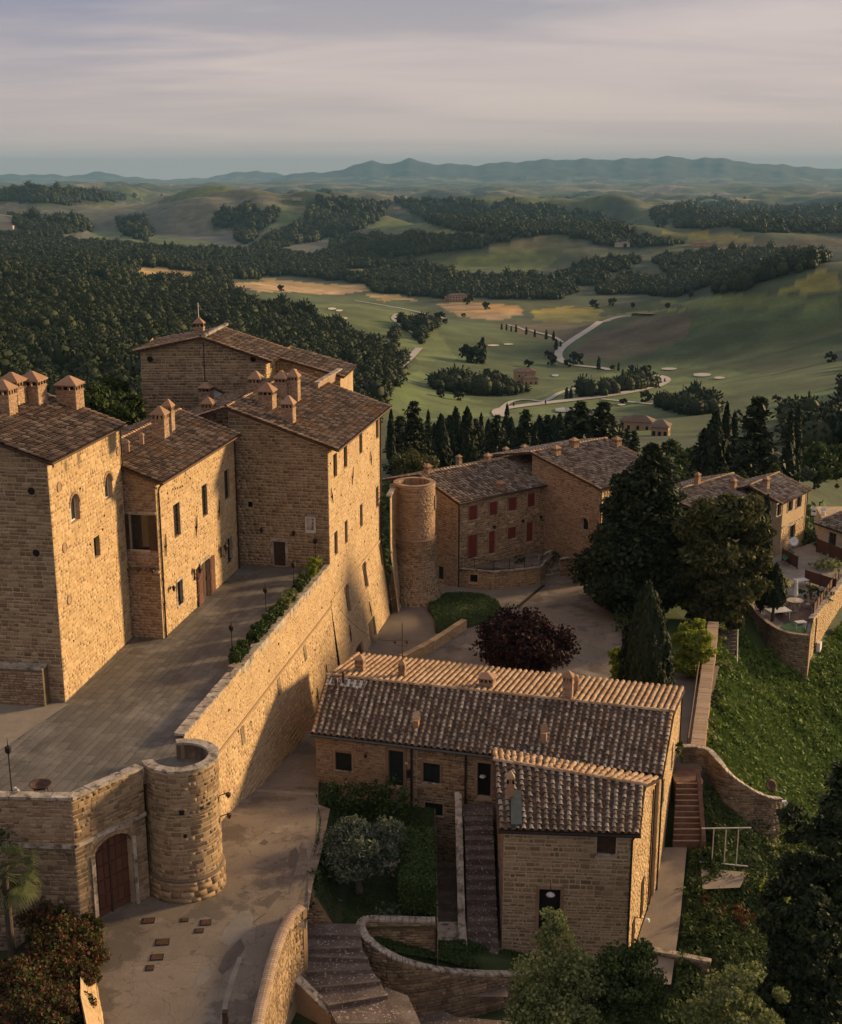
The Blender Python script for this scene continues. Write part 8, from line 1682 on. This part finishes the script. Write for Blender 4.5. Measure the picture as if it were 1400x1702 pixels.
# purple plum
Ym = 96.5; p = ZY(872, 1085, Ym); (V, F), _ = c_broad(31, 8.3, 4.6, 120, 16000, .22, hollow=.3, clump=.17); V3 = V.copy(); (V2, F2), _ = c_broad(32, 3.4, 3.6, 40, 4000, .2, hollow=.3, clump=.22); spec('plum_tree', 'dark purple plum tree behind the ridge of the tiled house', 'plum tree', (p.x, Ym, 0.15), join([(V3 + np.array([0, 0, .9]), F), (V2 + np.array([0.6, 0, 2.6]), F2)]), M_plum, trunk_mesh(2.2, .18, .12, 0, 4, [(1.8, .3, 3.2), (-1.9, -.2, 3.0), (.2, .9, 3.8)]), M_bark)
# yellow green tree right of cypress, and its twin on the left
for (px, py, w, h, Y, lb, sd) in ((1150, 1085, 3.4, 5.6, 97.5, 'bright yellow green tree between the broad cypress and the passage wall', 41), (1027, 1105, 1.7, 3.2, 95.5, 'bright yellow green bush peeping out left of the broad cypress', 42)):
    p = ZY(px, py, Y); (V, F), _ = c_broad(sd, w, h, 40, 9000 if w > 2 else 3000, .2, hollow=.35, clump=.28, flat=.6); spec('yellow_green_tree', lb, 'tree', (p.x, Y, 0.1), (V, F), M_lime, trunk_mesh(1.5, .12, .1), M_bark, zc=max(0, p.z-h/2))
# olive
p = G(597, 1482, gz); (V, F), cl = c_broad(51, 4.7, 3.2, 70, 17000, .10, hollow=.25, clump=.24, flat=.8, asp=2.6); spec('olive_tree', 'grey green olive tree with a forked trunk in the little garden', 'olive tree', (p.x, p.y, gz), (V + np.array([0.25, 0, 1.25]), F), M_olive, trunk_mesh(1.3, .22, .14, .02, 6, [(-1.2, 0, 2.2), (1.3, .1, 2.3), (.1, .4, 2.9), (-.4, -.6, 2.5)]), M_barkpale)
# foreground trees
p = ZY(925, 1600, 53.0); (V, F), cl = c_broad(61, 5.0, 5.6, 95, 15000, .13, hollow=.25, clump=.20, flat=.9); (V2, F2), _ = c_broad(62, 1.5, 3.2, 18, 2200, .12, hollow=.2, clump=.35); spec('pale_green_tree', 'pale green leafy tree in front of the dark annex door', 'tree', (p.x, 53, -5), join([(V + np.array([0, 0, p.z+5-4.4]), F), (V2 + np.array([-.35, .3, p.z+5-.1]), F2)]), M_leafpale, trunk_mesh(4.5, .14, .05, .0, 3, [(1.2, 0, 5.5), (-1.3, .2, 5.2), (.2, .5, 6.5)]), M_bark)
p = ZY(1040, 1650, 52.5); (V, F), _ = c_broad(63, 4.2, 4.8, 70, 13000, .13, hollow=.3, clump=.22); spec('dark_green_tree', 'dark green leafy tree below the annex corner', 'tree', (p.x, 53.5, -6), (V + np.array([0, 0, p.z+6-2.6]), F), M_leaf, trunk_mesh(3.4, .14, .07), M_bark)
p = ZY(1225, 1668, 51.0); (V, F), _ = c_broad(64, 4.8, 4.6, 50, 9000, .13, hollow=.25, clump=.18); spec('silver_tree', 'sparse silvery green tree at the bottom right', 'tree', (p.x, 51, -8), (V + np.array([0, 0, p.z+8-2.6]), F), M_leafpale, trunk_mesh(5.5, .12, .05, 0, 5, [(1.3, 0, 7), (-1.2, .2, 6.6), (.3, -.6, 7.6)]), M_bark)
for (px, py, w, h, Y, sd, lb) in ((1378, 1480, 6.5, 14.5, 60, 71, 'tall black green conifer filling the lower right corner'), (1345, 1600, 5.0, 8.5, 56.5, 72, 'lower dark conifer left of the tallest one at the lower right')):
    p = ZY(px, py, Y); V1 = c_conifer(sd, w*.8, h, 200, 70, .2, droop=.3, base=.0); V2 = c_broad(sd+5, w*1.05, h*.95, 130, 20000, .18, hollow=.15, clump=.15, flat=.45, asp=2.0)[0]; V2 = (V2[0], V2[1]); spec('dark_conifer', lb, 'conifer', (p.x, Y, p.z-h*.5), join([V1, V2]), M_cedar, trunk_mesh(h*.9, .3, .05), M_bark)
# shrubs: label, px, py, z, w, h, material, count, leaf
SH = [(563, 1356, 1.1, 2.7, 2.4, M_box, 'round dark shrub at the left corner of the tiled house'), (612, 1358, .6, 3.0, 2.5, M_box, 'dark shrub under the left window of the tiled house'), (655, 1362, .6, 3.2, 2.6, M_box, 'dark shrub in front of the green door'),
 (520, 1505, 1.6, 1.9, 2.0, M_box, 'clipped round bush nearest the curb wall'), (541, 1466, 1.6, 1.9, 1.8, M_box, 'clipped round bush second from the curb wall'), (700, 1392, .6, 1.4, 1.3, M_leaf, 'dark bush beside the sunken stair path'), (755, 1400, -2.9, 1.2, 2.6, M_leaf, 'climbing plant on the wall left of the outside stair'),
 (858, 905, 1.9, 1.9, 1.5, M_box, 'round dark bush in the front garden of the shuttered house'), (862, 936, 1.9, 1.3, .9, M_leaf, 'low bush behind the wire fence'), (940, 926, 1.5, 2.6, 1.2, M_leaf, 'flower bush at the foot of the gabled house'), (895, 900, 1.9, 1.0, .8, M_leaf, 'small potted bush by the second red door'),
 (998, 895, .5, 3.0, 3.6, M_lime, 'yellow green bush left of the huge conifer'), (975, 905, .5, 2.2, 2.0, M_leaf, 'green bush at the gabled house wall'), (1040, 985, .2, 6.5, 4.0, M_box, 'dark rounded bush under the huge conifer'), (1075, 1000, .2, 6.0, 4.5, M_box, 'dark bush right of the parked car'), (1052, 1048, .2, 4.0, 2.4, M_box, 'dark clipped bush at the edge of the road'),
 (1300, 990, -1, 1.7, 1.9, M_lime, 'light green shrub left of the parasol'), (1345, 995, -1, 2.4, 1.3, M_leaf, 'potted shrub right of the parasol'), (1372, 1000, -1, 2.0, 1.2, M_leaf, 'potted shrub near the terrace front wall'), (1375, 945, -.9, 4.2, 1.2, M_leafpale, 'spreading shrub bed at the right terrace'),
 (1180, 1530, -4.5, 2.4, 1.4, M_red, 'low reddish shrub beside the side path'), (1225, 1545, -5, 2.2, 1.5, M_red, 'reddish shrub farther right of the side path'), (1250, 1500, -5, 2.6, 2.2, M_leaf, 'green shrub below the trellis'), (1290, 1520, -6, 2.8, 2.6, M_lime, 'yellowish shrub in front of the dark conifers'), (1160, 1500, -4, 2.6, 1.0, M_leaf, 'low green shrub along the side path'),
 (1215, 1410, -4, 2.4, 1.0, M_leaf, 'low plants behind the trellis'), (1250, 1375, -4, 3.0, 1.6, M_leaf, 'dark shrub below the swept garden wall'), (1190, 1360, -3, 2.2, 1.2, M_box, 'dark shrub right of the brick stair'), (1330, 1440, -7, 4.2, 3.6, M_leaf, 'rounded green bush at the edge of the bank'), (1290, 1440, -6, 3.2, 2.2, M_leafpale, 'pale green bush below the rusty dish'),
 (1202, 1130, -2, 1.6, 2.2, M_leafpale, 'ivy mound along the passage wall, upper part'), (1192, 1180, -1, 1.5, 2.0, M_leaf, 'ivy mound along the passage wall, middle part'), (1175, 1225, -.5, 1.2, 1.6, M_leafpale, 'ivy mound along the passage wall, lower part'), (1190, 1075, -1.0, 1.8, 2.6, M_leafpale, 'ivy mound at the top of the passage wall'), (1222, 1200, -3, 1.4, 1.2, M_leaf, 'tuft of weeds below the bank stair'), (1228, 1030, -1.5, 2.4, 1.4, M_pine, 'hanging greenery over the curved terrace wall'), (1350, 1085, -5.5, 1.2, 4.0, M_leaf, 'creeper at the corner of the terrace wall'),
 (1128, 1265, 1.0, 0.9, 1.6, M_leaf, 'small creeper on the side wall of the tiled house'), (640, 1520, .6, 1.6, .5, M_olive, 'low silvery lavender behind the pale coping'), (665, 1518, .6, 1.2, .5, M_olive, 'second low lavender behind the pale coping'), (548, 1508, .6, 1.3, .8, M_olive, 'spiky grey green tuft at the top of the fan steps'), (562, 1455, .6, 1.3, .9, M_olive, 'spiky grey green tuft right of the clipped bushes'),
 (10, 1365, 7.0, 2.0, 1.6, M_leaf, 'ivy clump on the bastion wall at the left edge'), (42, 1372, 7.2, .7, 1.4, M_leaf, 'small ivy clump right of the palm on the bastion wall')]
for k, (px, py, z, w, h, m_, lb) in enumerate(SH):
    p = G(px, py, z)
    if lb.startswith('ivy clump') or lb.startswith('small ivy'): p = ZY(px, py, 56.3); p.z -= h
    D_ = p.length; lf = max(.09, D_*0.0021); n = int(min(9000, w*(h+w*.4)/(lf*lf)*1.5)); (V, F), _ = c_broad(100+k, w, h*1.15, max(14, int(w*h*5)), n, lf, hollow=.45, clump=.24 if w > 2 else .34)
    V[:, 2] -= h*.12
    o = bpy.data.objects.new('shrub', mesh_np('shrub', V, F, m_)); put(o, p); tag(o, lb, 'shrub')
# tall box hedge
hp = [G(664, 1525, gz), G(731, 1525, gz)]; r = np.random.RandomState(9); x0, x1, y0, y1 = hp[0].x, .75, hp[0].y, hp[0].y+6.2; zt = 2.1
def hedge_box(x0, x1, y0, y1, z0, z1, lf, seed):
    r = np.random.RandomState(seed); A = [(x1-x0)*(y1-y0), (x1-x0)*(z1-z0)*2, (y1-y0)*(z1-z0)*2]; n = int(sum(A)/(lf*lf)*1.6); P = []; Nn = []
    for k in range(3):
        m = int(n*A[k]/sum(A)); u = r.rand(m); v = r.rand(m); j = r.normal(size=m)*.05
        if k == 0: P.append(np.stack([x0+(x1-x0)*u, y0+(y1-y0)*v, z1+j], 1)); Nn.append(np.tile([0, 0, 1.], (m, 1)))
        elif k == 1: s = r.rand(m) > .35; P.append(np.stack([x0+(x1-x0)*u, np.where(s, y0, y1)+j, z0+(z1-z0)*v], 1)); Nn.append(np.tile([0, -1., 0], (m, 1)))
        else: s = r.rand(m) > .5; P.append(np.stack([np.where(s, x0, x1)+j, y0+(y1-y0)*u, z0+(z1-z0)*v], 1)); Nn.append(np.where(s[:, None], [-1., 0, 0], [1., 0, 0]))
    V, F = quads(np.vstack(P), lf, r, nrm=np.vstack(Nn)); q = MB().box(((x0+x1)/2, (y0+y1)/2, z0), x1-x0-.12, y1-y0-.12, z1-z0-.06); return join([(V, F), (np.array(q.v), np.array(q.f))])
V, F = hedge_box(x0, x1, y0, y1, gz, gz+zt, .10, 4); tag(obj_np('box_hedge', V, F, M_box), 'tall square clipped hedge left of the sunken stair path', 'hedge')
# planter shrubs on the ramp wall
for k, (u0_, ln_) in enumerate(((10.1, 2.3), (13.8, 2.5), (17.4, 2.5), (21.0, 2.4), (24.6, 2.4), (28.6, 1.0))):
    names = ('nearest', 'second nearest', 'third', 'fourth', 'fifth', 'last and roundest')
    C0_ = fRw(u0_+ln_/2, T+.38, -.55); parts = []
    for j in range(int(ln_/.5)+1):
        q = fRw(u0_ + .3 + j*.5, T+.35, -.6) - C0_; (V, F), _ = c_broad(200+k*9+j, .95, 1.0 if k < 5 else 1.5, 12, 700, .13, hollow=.4, clump=.35); parts.append((V + np.array(q), F))
    V, F = join(parts); o = bpy.data.objects.new('planter_shrub', mesh_np('planter_shrub', V, F, (M_leaf, M_box, M_leaf, M_lime, M_leaf, M_lime)[k] if k != 3 else M_leafpale)); put(o, C0_); tag(o, '%s planted shrub along the terrace parapet counted from the turret' % names[k], 'shrub', 'shrubs along the terrace parapet')
# red hedge on the left bed
parts = []; r = np.random.RandomState(3)
for k, (px, py, z, w, h) in enumerate(((60, 1478, 5.2, 2.4, 2.2), (85, 1520, 5.0, 2.8, 3), (110, 1540, 5.0, 2.8, 3), (70, 1500, 5.0, 2.6, 2.2), (120, 1495, 5.0, 2.2, 2.0), (85, 1570, 5, 3, 3), (60, 1610, 5, 3, 3), (40, 1650, 5, 3, 3), (75, 1630, 5, 3, 3), (20, 1680, 5, 3, 3), (110, 1550, 4.8, 2.6, 2.0), (135, 1570, 4.6, 2.2, 1.8), (90, 1600, 4.8, 2.8, 2.0), (130, 1610, 4.6, 1.8, 1.6), (60, 1650, 5, 2.8, 2.1), (105, 1650, 4.8, 2.4, 2.0), (30, 1690, 5, 2.8, 2.2), (80, 1700, 5, 2.8, 2.2), (45, 1640, 5.6, 3, 2.4), (25, 1610, 5.6, 2.6, 2.2), (70, 1670, 5.6, 3, 2.4), (40, 1700, 5.6, 3, 2.4), (95, 1690, 5.4, 2.6, 2.2), (142, 1560, 4.2, 1.6, 1.6), (20, 1745, 5, 3, 2.2), (60, 1760, 5, 3, 2.2), (100, 1475, 5.2, 2.0, 1.5), (148, 1530, 4.4, 1.2, 1.6))):
    p = G(px, py, z); (V, F), _ = c_broad(300+k, w, h, 40, 3000, .125, hollow=.5, clump=.24); parts.append((V + np.array([p.x, p.y, p.z-h*.8]), F))
V, F = join(parts); half = len(F)//2; sel = r.rand(len(F)) < .6
def subset(V, F, m): f = F[m]; return V[f.ravel()], np.arange(f.size).reshape(-1, 4)
th = thing('photinia_hedge', 'rust red and green hedge spilling over the lit wall at the lower left', 'hedge', G(90, 1600, 3.2)); 
for mask, mm, nm in ((sel, M_red, 'red_leaves'), (~sel, M_redg, 'green_leaves')): v, f = subset(V, F, mask); o = obj_np(nm, v, f, mm, th); o['kind'] = 'stuff'
# palm
p = ZY(8, 1455, 53.5); tp = thing('fan_palm', 'fan palm with drooping fronds at the left edge below the bastion', 'palm', (p.x, 53.5, 1.0)); top = Vector((p.x, 53.5, p.z)); MB().tube([(p.x, 53.5, 1.0), tuple(top)], [.2, .16], 10).build('trunk', M_bark, tp); rr = random.Random(8)
for k in range(34):
    a = rr.uniform(0, 6.28); el = rr.uniform(-1.0, 1.1); ln = rr.uniform(.8, 1.2); d = Vector((math.cos(a)*math.cos(el), math.sin(a)*math.cos(el), math.sin(el))); mb = MB(); s_ = top + Vector((0, 0, .1)); h_ = s_ + d*ln; mb.tube([s_, h_], .015, 4)
    sd_ = d.cross(Vector((0, 0, 1))).normalized(); up_ = sd_.cross(d).normalized()
    for j in range(13):
        g = -1.25 + 2.5*j/12; q = (d*math.cos(g) + sd_*math.sin(g)); e1_ = h_ + q*.45; e2_ = h_ + q*.85 - Vector((0, 0, .22 + .1*abs(g))); w_ = q.cross(up_).normalized()*.028
        mb.quad(h_-w_*.3, h_+w_*.3, e1_+w_, e1_-w_); mb.quad(e1_-w_, e1_+w_, e2_+w_*.2, e2_-w_*.2)
    mb.build('frond', M_palm, tp)
# conifer at the left edge behind the tower, lit
p = ZY(-18, 640, 112); spec('edge_conifer', 'sunlit conifer branches entering at the left edge above the tower chimneys', 'conifer', (p.x, 112, 8), c_conifer(81, 5.5, ZY(-18, 540, 112).z-8, 200, 70, .3, droop=.3), M_lime, trunk_mesh(12, .2, .05), M_bark)
for k, (px, py, Y, w, h, lb) in enumerate(((165, 690, 100, 4.5, 5, 'scrubby dark trees behind the left tower roof'), (215, 690, 104, 3.6, 4.5, 'bushy tree in the gap between the left tower and the keep'), (190, 665, 112, 4, 4, 'thin leafed tree higher in the gap left of the keep'), (684, 775, 152, 6.8, 4.4, 'rounded olive green tree behind the round tower'))):
    p = ZY(px, py, Y); (V, F), _ = c_broad(400+k, w, h, 50, 6000, .26, hollow=.3, clump=.22); spec('leafy_tree', lb, 'tree', (p.x, Y, p.z-h/2-3), (V + np.array([0, 0, 3]), F), M_pine if k == 3 else M_leaf, trunk_mesh(3.6, .2, .1), M_bark)
# -- rows of conifers beyond the village (own copies of a few kinds)
define('cypA', c_cypress(1, 1.0, 6.0, 1500, .22), M_cyp, trunk_mesh(1, .09, .06, seg=6), M_bark); define('cypB', c_cypress(2, 2.0, 6.0, 2200, .26), M_cyp, trunk_mesh(1, .1, .08, seg=6), M_bark)
define('con', c_conifer(4, 3.4, 6.0, 120, 26, .24, droop=.15, base=.05), M_cedar, trunk_mesh(5, .1, .03, seg=6), M_bark)
define('rnd', c_broad(5, 4.0, 4.2, 40, 2400, .3, hollow=.3, clump=.24)[0], M_leaf, trunk_mesh(1.2, .12, .1, seg=6), M_bark); define('grn', c_broad(6, 4.0, 3.6, 40, 2400, .3, hollow=.3, clump=.24)[0], M_olive, trunk_mesh(1.2, .12, .1, seg=6), M_bark)
def up_tree(kind, px, ytop, ybase, Y, label, group, name=None, cat=None, H=6.0):
    top = ZY(px, ytop, Y); g = float(hgt(top.x, Y)); zb = min(ZY(px, ybase, Y).z, top.z-1); zb = min(zb, g) if g > zb-6 else zb; s = (top.z-zb)/H
    nm = {'cypA': 'cypress_tree', 'cypB': 'cypress_tree', 'con': 'conifer_tree', 'rnd': 'bushy_tree', 'grn': 'bushy_tree'}[kind] if name is None else name
    return tree(kind, nm, label, cat or nm.split('_')[0], (top.x, Y, zb), s*1.0, group=group, sz=s)
ROW = [(650, 684, 'cypA', 175), (664, 692, 'con', 205), (688, 667, 'con', 185), (712, 686, 'cypA', 215), (722, 706, 'cypB', 230), (733, 694, 'cypB', 195), (748, 690, 'con', 240), (758, 681, 'cypB', 235), (777, 684, 'cypB', 190), (790, 696, 'con', 235), (800, 690, 'cypA', 240), (812, 700, 'cypB', 245), (826, 690, 'con', 225), (836, 703, 'cypA', 240), (843, 677, 'cypA', 250), (850, 697, 'cypB', 240), (866, 695, 'cypA', 245), (875, 681, 'con', 230), (889, 708, 'cypA', 200), (897, 694, 'cypB', 240), (911, 690, 'con', 240), (921, 694, 'cypB', 235), (931, 690, 'cypB', 225), (943, 689, 'cypB', 240), (950, 682, 'con', 215), (967, 668, 'con', 190), (982, 690, 'con', 220), (1002, 668, 'con', 185), (1016, 692, 'con', 200), (1030, 705, 'con', 230), (1042, 712, 'con', 240), (1055, 716, 'con', 235), (1120, 715, 'rnd', 240), (1105, 735, 'con', 200)]
WD = ['slim', 'feathery', 'dense', 'tall', 'short', 'leaning', 'broad', 'thin']
NEIGH = ['the palace corner', 'the round tower top', 'the first chimney of the shuttered house', 'the middle of the shuttered roof', 'the right end of the shuttered roof', 'the gabled roof', 'the gabled house chimney', 'the huge conifer']
ORD = ['first', 'second', 'third', 'fourth', 'fifth', 'sixth', 'seventh', 'eighth', 'ninth', 'tenth', 'eleventh', 'twelfth', 'thirteenth', 'fourteenth', 'fifteenth', 'sixteenth', 'seventeenth', 'eighteenth', 'nineteenth', 'twentieth']
def ordn(i):
    if i < 20: return ORD[i]
    t = {2: 'twenty', 3: 'thirty'}[(i+1)//10]; return (t + '-' + ORD[(i+1) % 10 - 1]) if (i+1) % 10 else {30: 'thirtieth'}[i+1]
for i, (px, yt, kd, Y) in enumerate(ROW):
    up_tree(kd, px, yt, 770, Y, '%s %s tree from the left in the dark row behind the red shuttered house' % (ordn(i), {'cypA': 'slim cypress-like', 'cypB': 'dense dark', 'con': 'feathery', 'rnd': 'rounded'}[kd]), 'trees in the row beyond the village')
RG = [(1172, 712, 'con', 190, 'dark conifer at the left end of the right hand group'), (1190, 690, 'cypB', 185, 'broad blunt cypress left of the slim pair in the right group'), (1209, 678, 'cypA', 190, 'tallest slim cypress of the right hand group'), (1222, 690, 'cypA', 192, 'shorter slim cypress just right of the tallest slim one'), (1262, 660, 'con', 180, 'large pyramid conifer dominating the right hand group'), (1240, 735, 'con', 176, 'small conifer at the left foot of the pyramid conifer'), (1315, 688, 'cypA', 205, 'left one of the two slim cypresses near the right edge'), (1327, 683, 'cypA', 207, 'right one of the two slim cypresses near the right edge'), (1311, 737, 'cypB', 190, 'stubby dark cypress below the two slim ones'), (1362, 706, 'rnd', 215, 'broad dark bushy tree near the right edge'), (1390, 715, 'rnd', 230, 'bushy tree cut by the right edge'), (1343, 757, 'grn', 175, 'round grey green bush below the broad bushy tree'), (1150, 722, 'rnd', 215, 'bushy tree above the long house roof'), (1135, 735, 'rnd', 205, 'low bushy tree right of the huge conifer'), (1375, 770, 'rnd', 165, 'green bush at the right edge below the broad tree'), (1395, 760, 'rnd', 175, 'leafy bush cut by the right edge'), (1360, 800, 'rnd', 160, 'low leafy bush behind the corner house'), (1392, 800, 'rnd', 158, 'rounded bush at the right edge behind the upper deck'), (1205, 768, 'rnd', 165, 'low dark bush left behind the long house'), (1235, 775, 'rnd', 165, 'low dark bush behind the long house ridge'), (1180, 775, 'con', 168, 'small conifer behind the long house chimney'), (1290, 760, 'rnd', 170, 'dark bush behind the corner house roof'), (1328, 780, 'rnd', 168, 'dark bush right behind the corner house roof')]
for px, yt, kd, Y, lb in RG: up_tree(kd, px, yt, 800 if kd != 'grn' else 800, Y, lb, 'trees of the right hand group')
# -- valley trees: each at the spot where it stands
define('vcyp', c_cypress(11, 2.0, 6.0, 260, .6), M_cyp, trunk_mesh(1, .1, .08, seg=5), M_bark); define('vrnd', c_broad(12, 5.0, 5.0, 20, 300, .8, hollow=.3, clump=.26)[0], M_forest, trunk_mesh(1.2, .2, .1, seg=5), M_bark)
VT = [('c', 834, 548, 10), ('c', 842, 549, 10), ('c', 850, 551, 9), ('c', 858, 552, 12), ('c', 875, 556, 12), ('c', 889, 560, 12), ('c', 908, 564, 15), ('c', 920, 566, 15), ('c', 924, 582, 18), ('c', 932, 577, 10), ('r', 958, 606, 24), ('r', 946, 610, 16), ('c', 995, 614, 20), ('r', 1018, 615, 10), ('c', 1028, 616, 13), ('r', 1049, 617, 12), ('r', 1075, 621, 16), ('c', 942, 664, 20), ('c', 949, 663, 18), ('c', 907, 672, 8), ('c', 854, 676, 8), ('c', 979, 644, 11), ('c', 999, 639, 11), ('c', 1035, 630, 16), ('c', 1105, 636, 8), ('c', 802, 604, 40), ('r', 780, 602, 32), ('r', 790, 604, 34), ('c', 795, 602, 30), ('r', 732, 532, 16), ('r', 740, 538, 10), ('r', 698, 545, 12), ('c', 352, 470, 18), ('c', 327, 466, 14), ('c', 323, 466, 10), ('c', 275, 418, 16), ('r', 467, 484, 12), ('r', 1380, 602, 20), ('r', 1110, 512, 10), ('r', 1018, 508, 14), ('r', 986, 510, 14), ('r', 992, 512, 9), ('r', 1052, 510, 8), ('c', 740, 497, 22), ('c', 784, 500, 22), ('r', 808, 514, 14), ('r', 776, 506, 12), ('r', 771, 527, 8), ('c', 975, 436, 10), ('c', 990, 436, 12), ('c', 1003, 438, 10), ('r', 918, 606, 18), ('r', 912, 595, 14), ('r', 824, 627, 14), ('r', 836, 635, 16), ('r', 810, 622, 12), ('r', 1073, 668, 22), ('r', 731, 636, 16), ('r', 750, 626, 12), ('r', 762, 665, 18), ('r', 733, 660, 16), ('r', 1037, 672, 12), ('r', 1290, 668, 14), ('r', 878, 610, 14)]
LMK = [(880, 555, 'the avenue left of the white road fork'), (945, 600, 'the bend of the white road'), (1030, 618, 'the upper side of the bunkers'), (940, 668, 'the lower white road'), (795, 602, 'the dark clump left of the road fork'), (720, 540, 'the small wood by the golf path'), (335, 468, 'the golden field at the left'), (275, 418, 'the pale farmhouse'), (467, 484, 'the long wheat field'), (1380, 602, 'the bare hill at the right edge'), (1040, 510, 'the yellow strip above the fork'), (770, 505, 'the round wheat field'), (990, 436, 'the far hill crest'), (830, 630, 'the orange farmhouse'), (1073, 668, 'the road curve wood'), (745, 645, 'the fairway left of the orange farmhouse'), (1037, 672, 'the pond'), (1290, 668, 'the right hand meadow')]
cnt = {}
VT.sort(key=lambda a: a[1])
for i, (kd, px, py, hp_) in enumerate(VT):
    p = RC(px, py, 150); D_ = p.y; h_ = hp_*D_/2120*1.03; s = h_/(6.0 if kd == 'c' else 5.0)
    lm_ = min(LMK, key=lambda q: (q[0]-px)**2 + 4*(q[1]-py)**2)[2]; cnt[(kd, lm_)] = cnt.get((kd, lm_), 0) + 1
    tree('vcyp' if kd == 'c' else 'vrnd', 'valley_cypress' if kd == 'c' else 'valley_tree', '%s %s from the left by %s' % (ORD[cnt[(kd, lm_)]-1], 'small pointed cypress' if kd == 'c' else 'small rounded tree', lm_), 'cypress' if kd == 'c' else 'tree', p - Vector((0, 0, .2)), s, group='cypresses of the valley' if kd == 'c' else 'single trees of the valley', sz=s)
# rough herbs on the green bank: one mass nobody could count
def herb(name, poly, n, lf, m, label, h=.25, seed=0, zf=None):
    r = np.random.RandomState(seed); xs = [p[0] for p in poly]; ys = [p[1] for p in poly]; X = r.uniform(min(xs), max(xs), n*2); Y = r.uniform(min(ys), max(ys), n*2); k = inpoly(X, Y, poly); X, Y = X[k][:n], Y[k][:n]
    Z = hgt(X, Y) if zf is None else np.array([zf(a, b) for a, b in zip(X, Y)]); cl = wob(X, Y, 3.2, 5+seed); sz = np.clip(.6+.6*cl, .25, 1.4)
    C = np.stack([X, Y, Z + r.rand(len(X))*h*sz*1.6], 1); V, F = quads(C, lf, r, up=.8, asp=1.8, nrm=np.tile([0, -.3, .8], (len(X), 1))); o = obj_np(name, V, F, m); tag(o, label, 'undergrowth', kind='stuff'); return o
herb('bank_herbs', [(17.6, 82.3), (20.5, 82), (24.5, 81), (27, 76), (25, 70), (40, 70), (54, 95), (58, 130), (48, 129), (40, 118), (36.8, 112.3), (31, 112), (30.5, 118), (27, 110), (24, 96), (21, 88)], 110000, .24, mat('herb_leaf', [(0.05, 0.085, 0.016), (0.095, 0.145, 0.026), (0.17, 0.215, 0.045)], rough=.7, scale=.35, fine=2, bump=0, island=.4, spec=.15, trans=.2), 'thick green weeds covering the steep bank on the right', .42, 1)
herb('garden_herbs', [(17.7, 75.6), (19.3, 80.2), (24.5, 80.5), (28, 72), (26, 58), (14, 52), (10.5, 57), (12, 61.5), (14.1, 62), (15.8, 68)], 52000, .17, M_leaf, 'mixed low garden plants below the swept wall', .4, 2)
herb('left_undergrowth', [(-24, 44), (-15.2, 44), (-17.5, 55), (-24, 55.5)], 9000, .16, M_box, 'dark undergrowth below the bastion at the left', .3, 3)
herb('lawn_grass', [(-6, 61.2), (.8, 61.2), (.8, 75.5), (-6, 75.5)], 22000, .07, M_box, 'short dark grass of the little garden', .07, 4, lambda a, b: gardz(a, b))
herb('sunken_grass', [(a.x, a.y) for a in lp], 9000, .09, M_box, 'short grass of the sunken lawn', .08, 8, lambda a, b: float(np.interp(a, [-2.2, .8, 4, 7], [-.1, -1.1, -2.9, -3.2])))
herb('oval_grass', OV[0], 9000, .09, M_box, 'short clipped grass of the oval lawn', .06, 9, lambda a, b: .5)
herb('slope_scrub', [(-5, 128), (30, 146), (60, 150), (90, 190), (20, 210), (-40, 190), (-30, 135)], 30000, .6, M_leaf, 'scrub covering the slope behind the village', 1.2, 5)
herb('right_scrub', [(47, 136), (70, 140), (80, 190), (40, 190), (38, 152)], 30000, .45, M_leaf, 'leafy scrub behind the corner house at the right', 2.0, 6)
herb('lower_right_scrub', [(14, 50), (26, 56), (30, 50), (26, 40), (12, 42)], 14000, .18, M_leaf, 'dark undergrowth at the bottom right', .5, 7)
# ================================================================ HAZE
mb = MB(); mb.box((0, 16000, -140), 70000, 36000, 140+420)
hz = mb.build('haze', M_white); hz['kind'] = 'stuff'; hz['label'] = 'thin blue haze lying over the valley and the far mountains'; hz['category'] = 'haze'
hm = bpy.data.materials.new('haze'); hm.use_nodes = True; t = hm.node_tree; t.nodes.clear(); o_ = t.nodes.new('ShaderNodeOutputMaterial'); pv = t.nodes.new('ShaderNodeVolumePrincipled')
pv.inputs['Density'].default_value = 4.5e-5; pv.inputs['Color'].default_value = (0.24, 0.46, 0.67, 1); pv.inputs['Anisotropy'].default_value = 0.0
t.links.new(pv.outputs[0], o_.inputs['Volume']); hz.data.materials.clear(); hz.data.materials.append(hm)
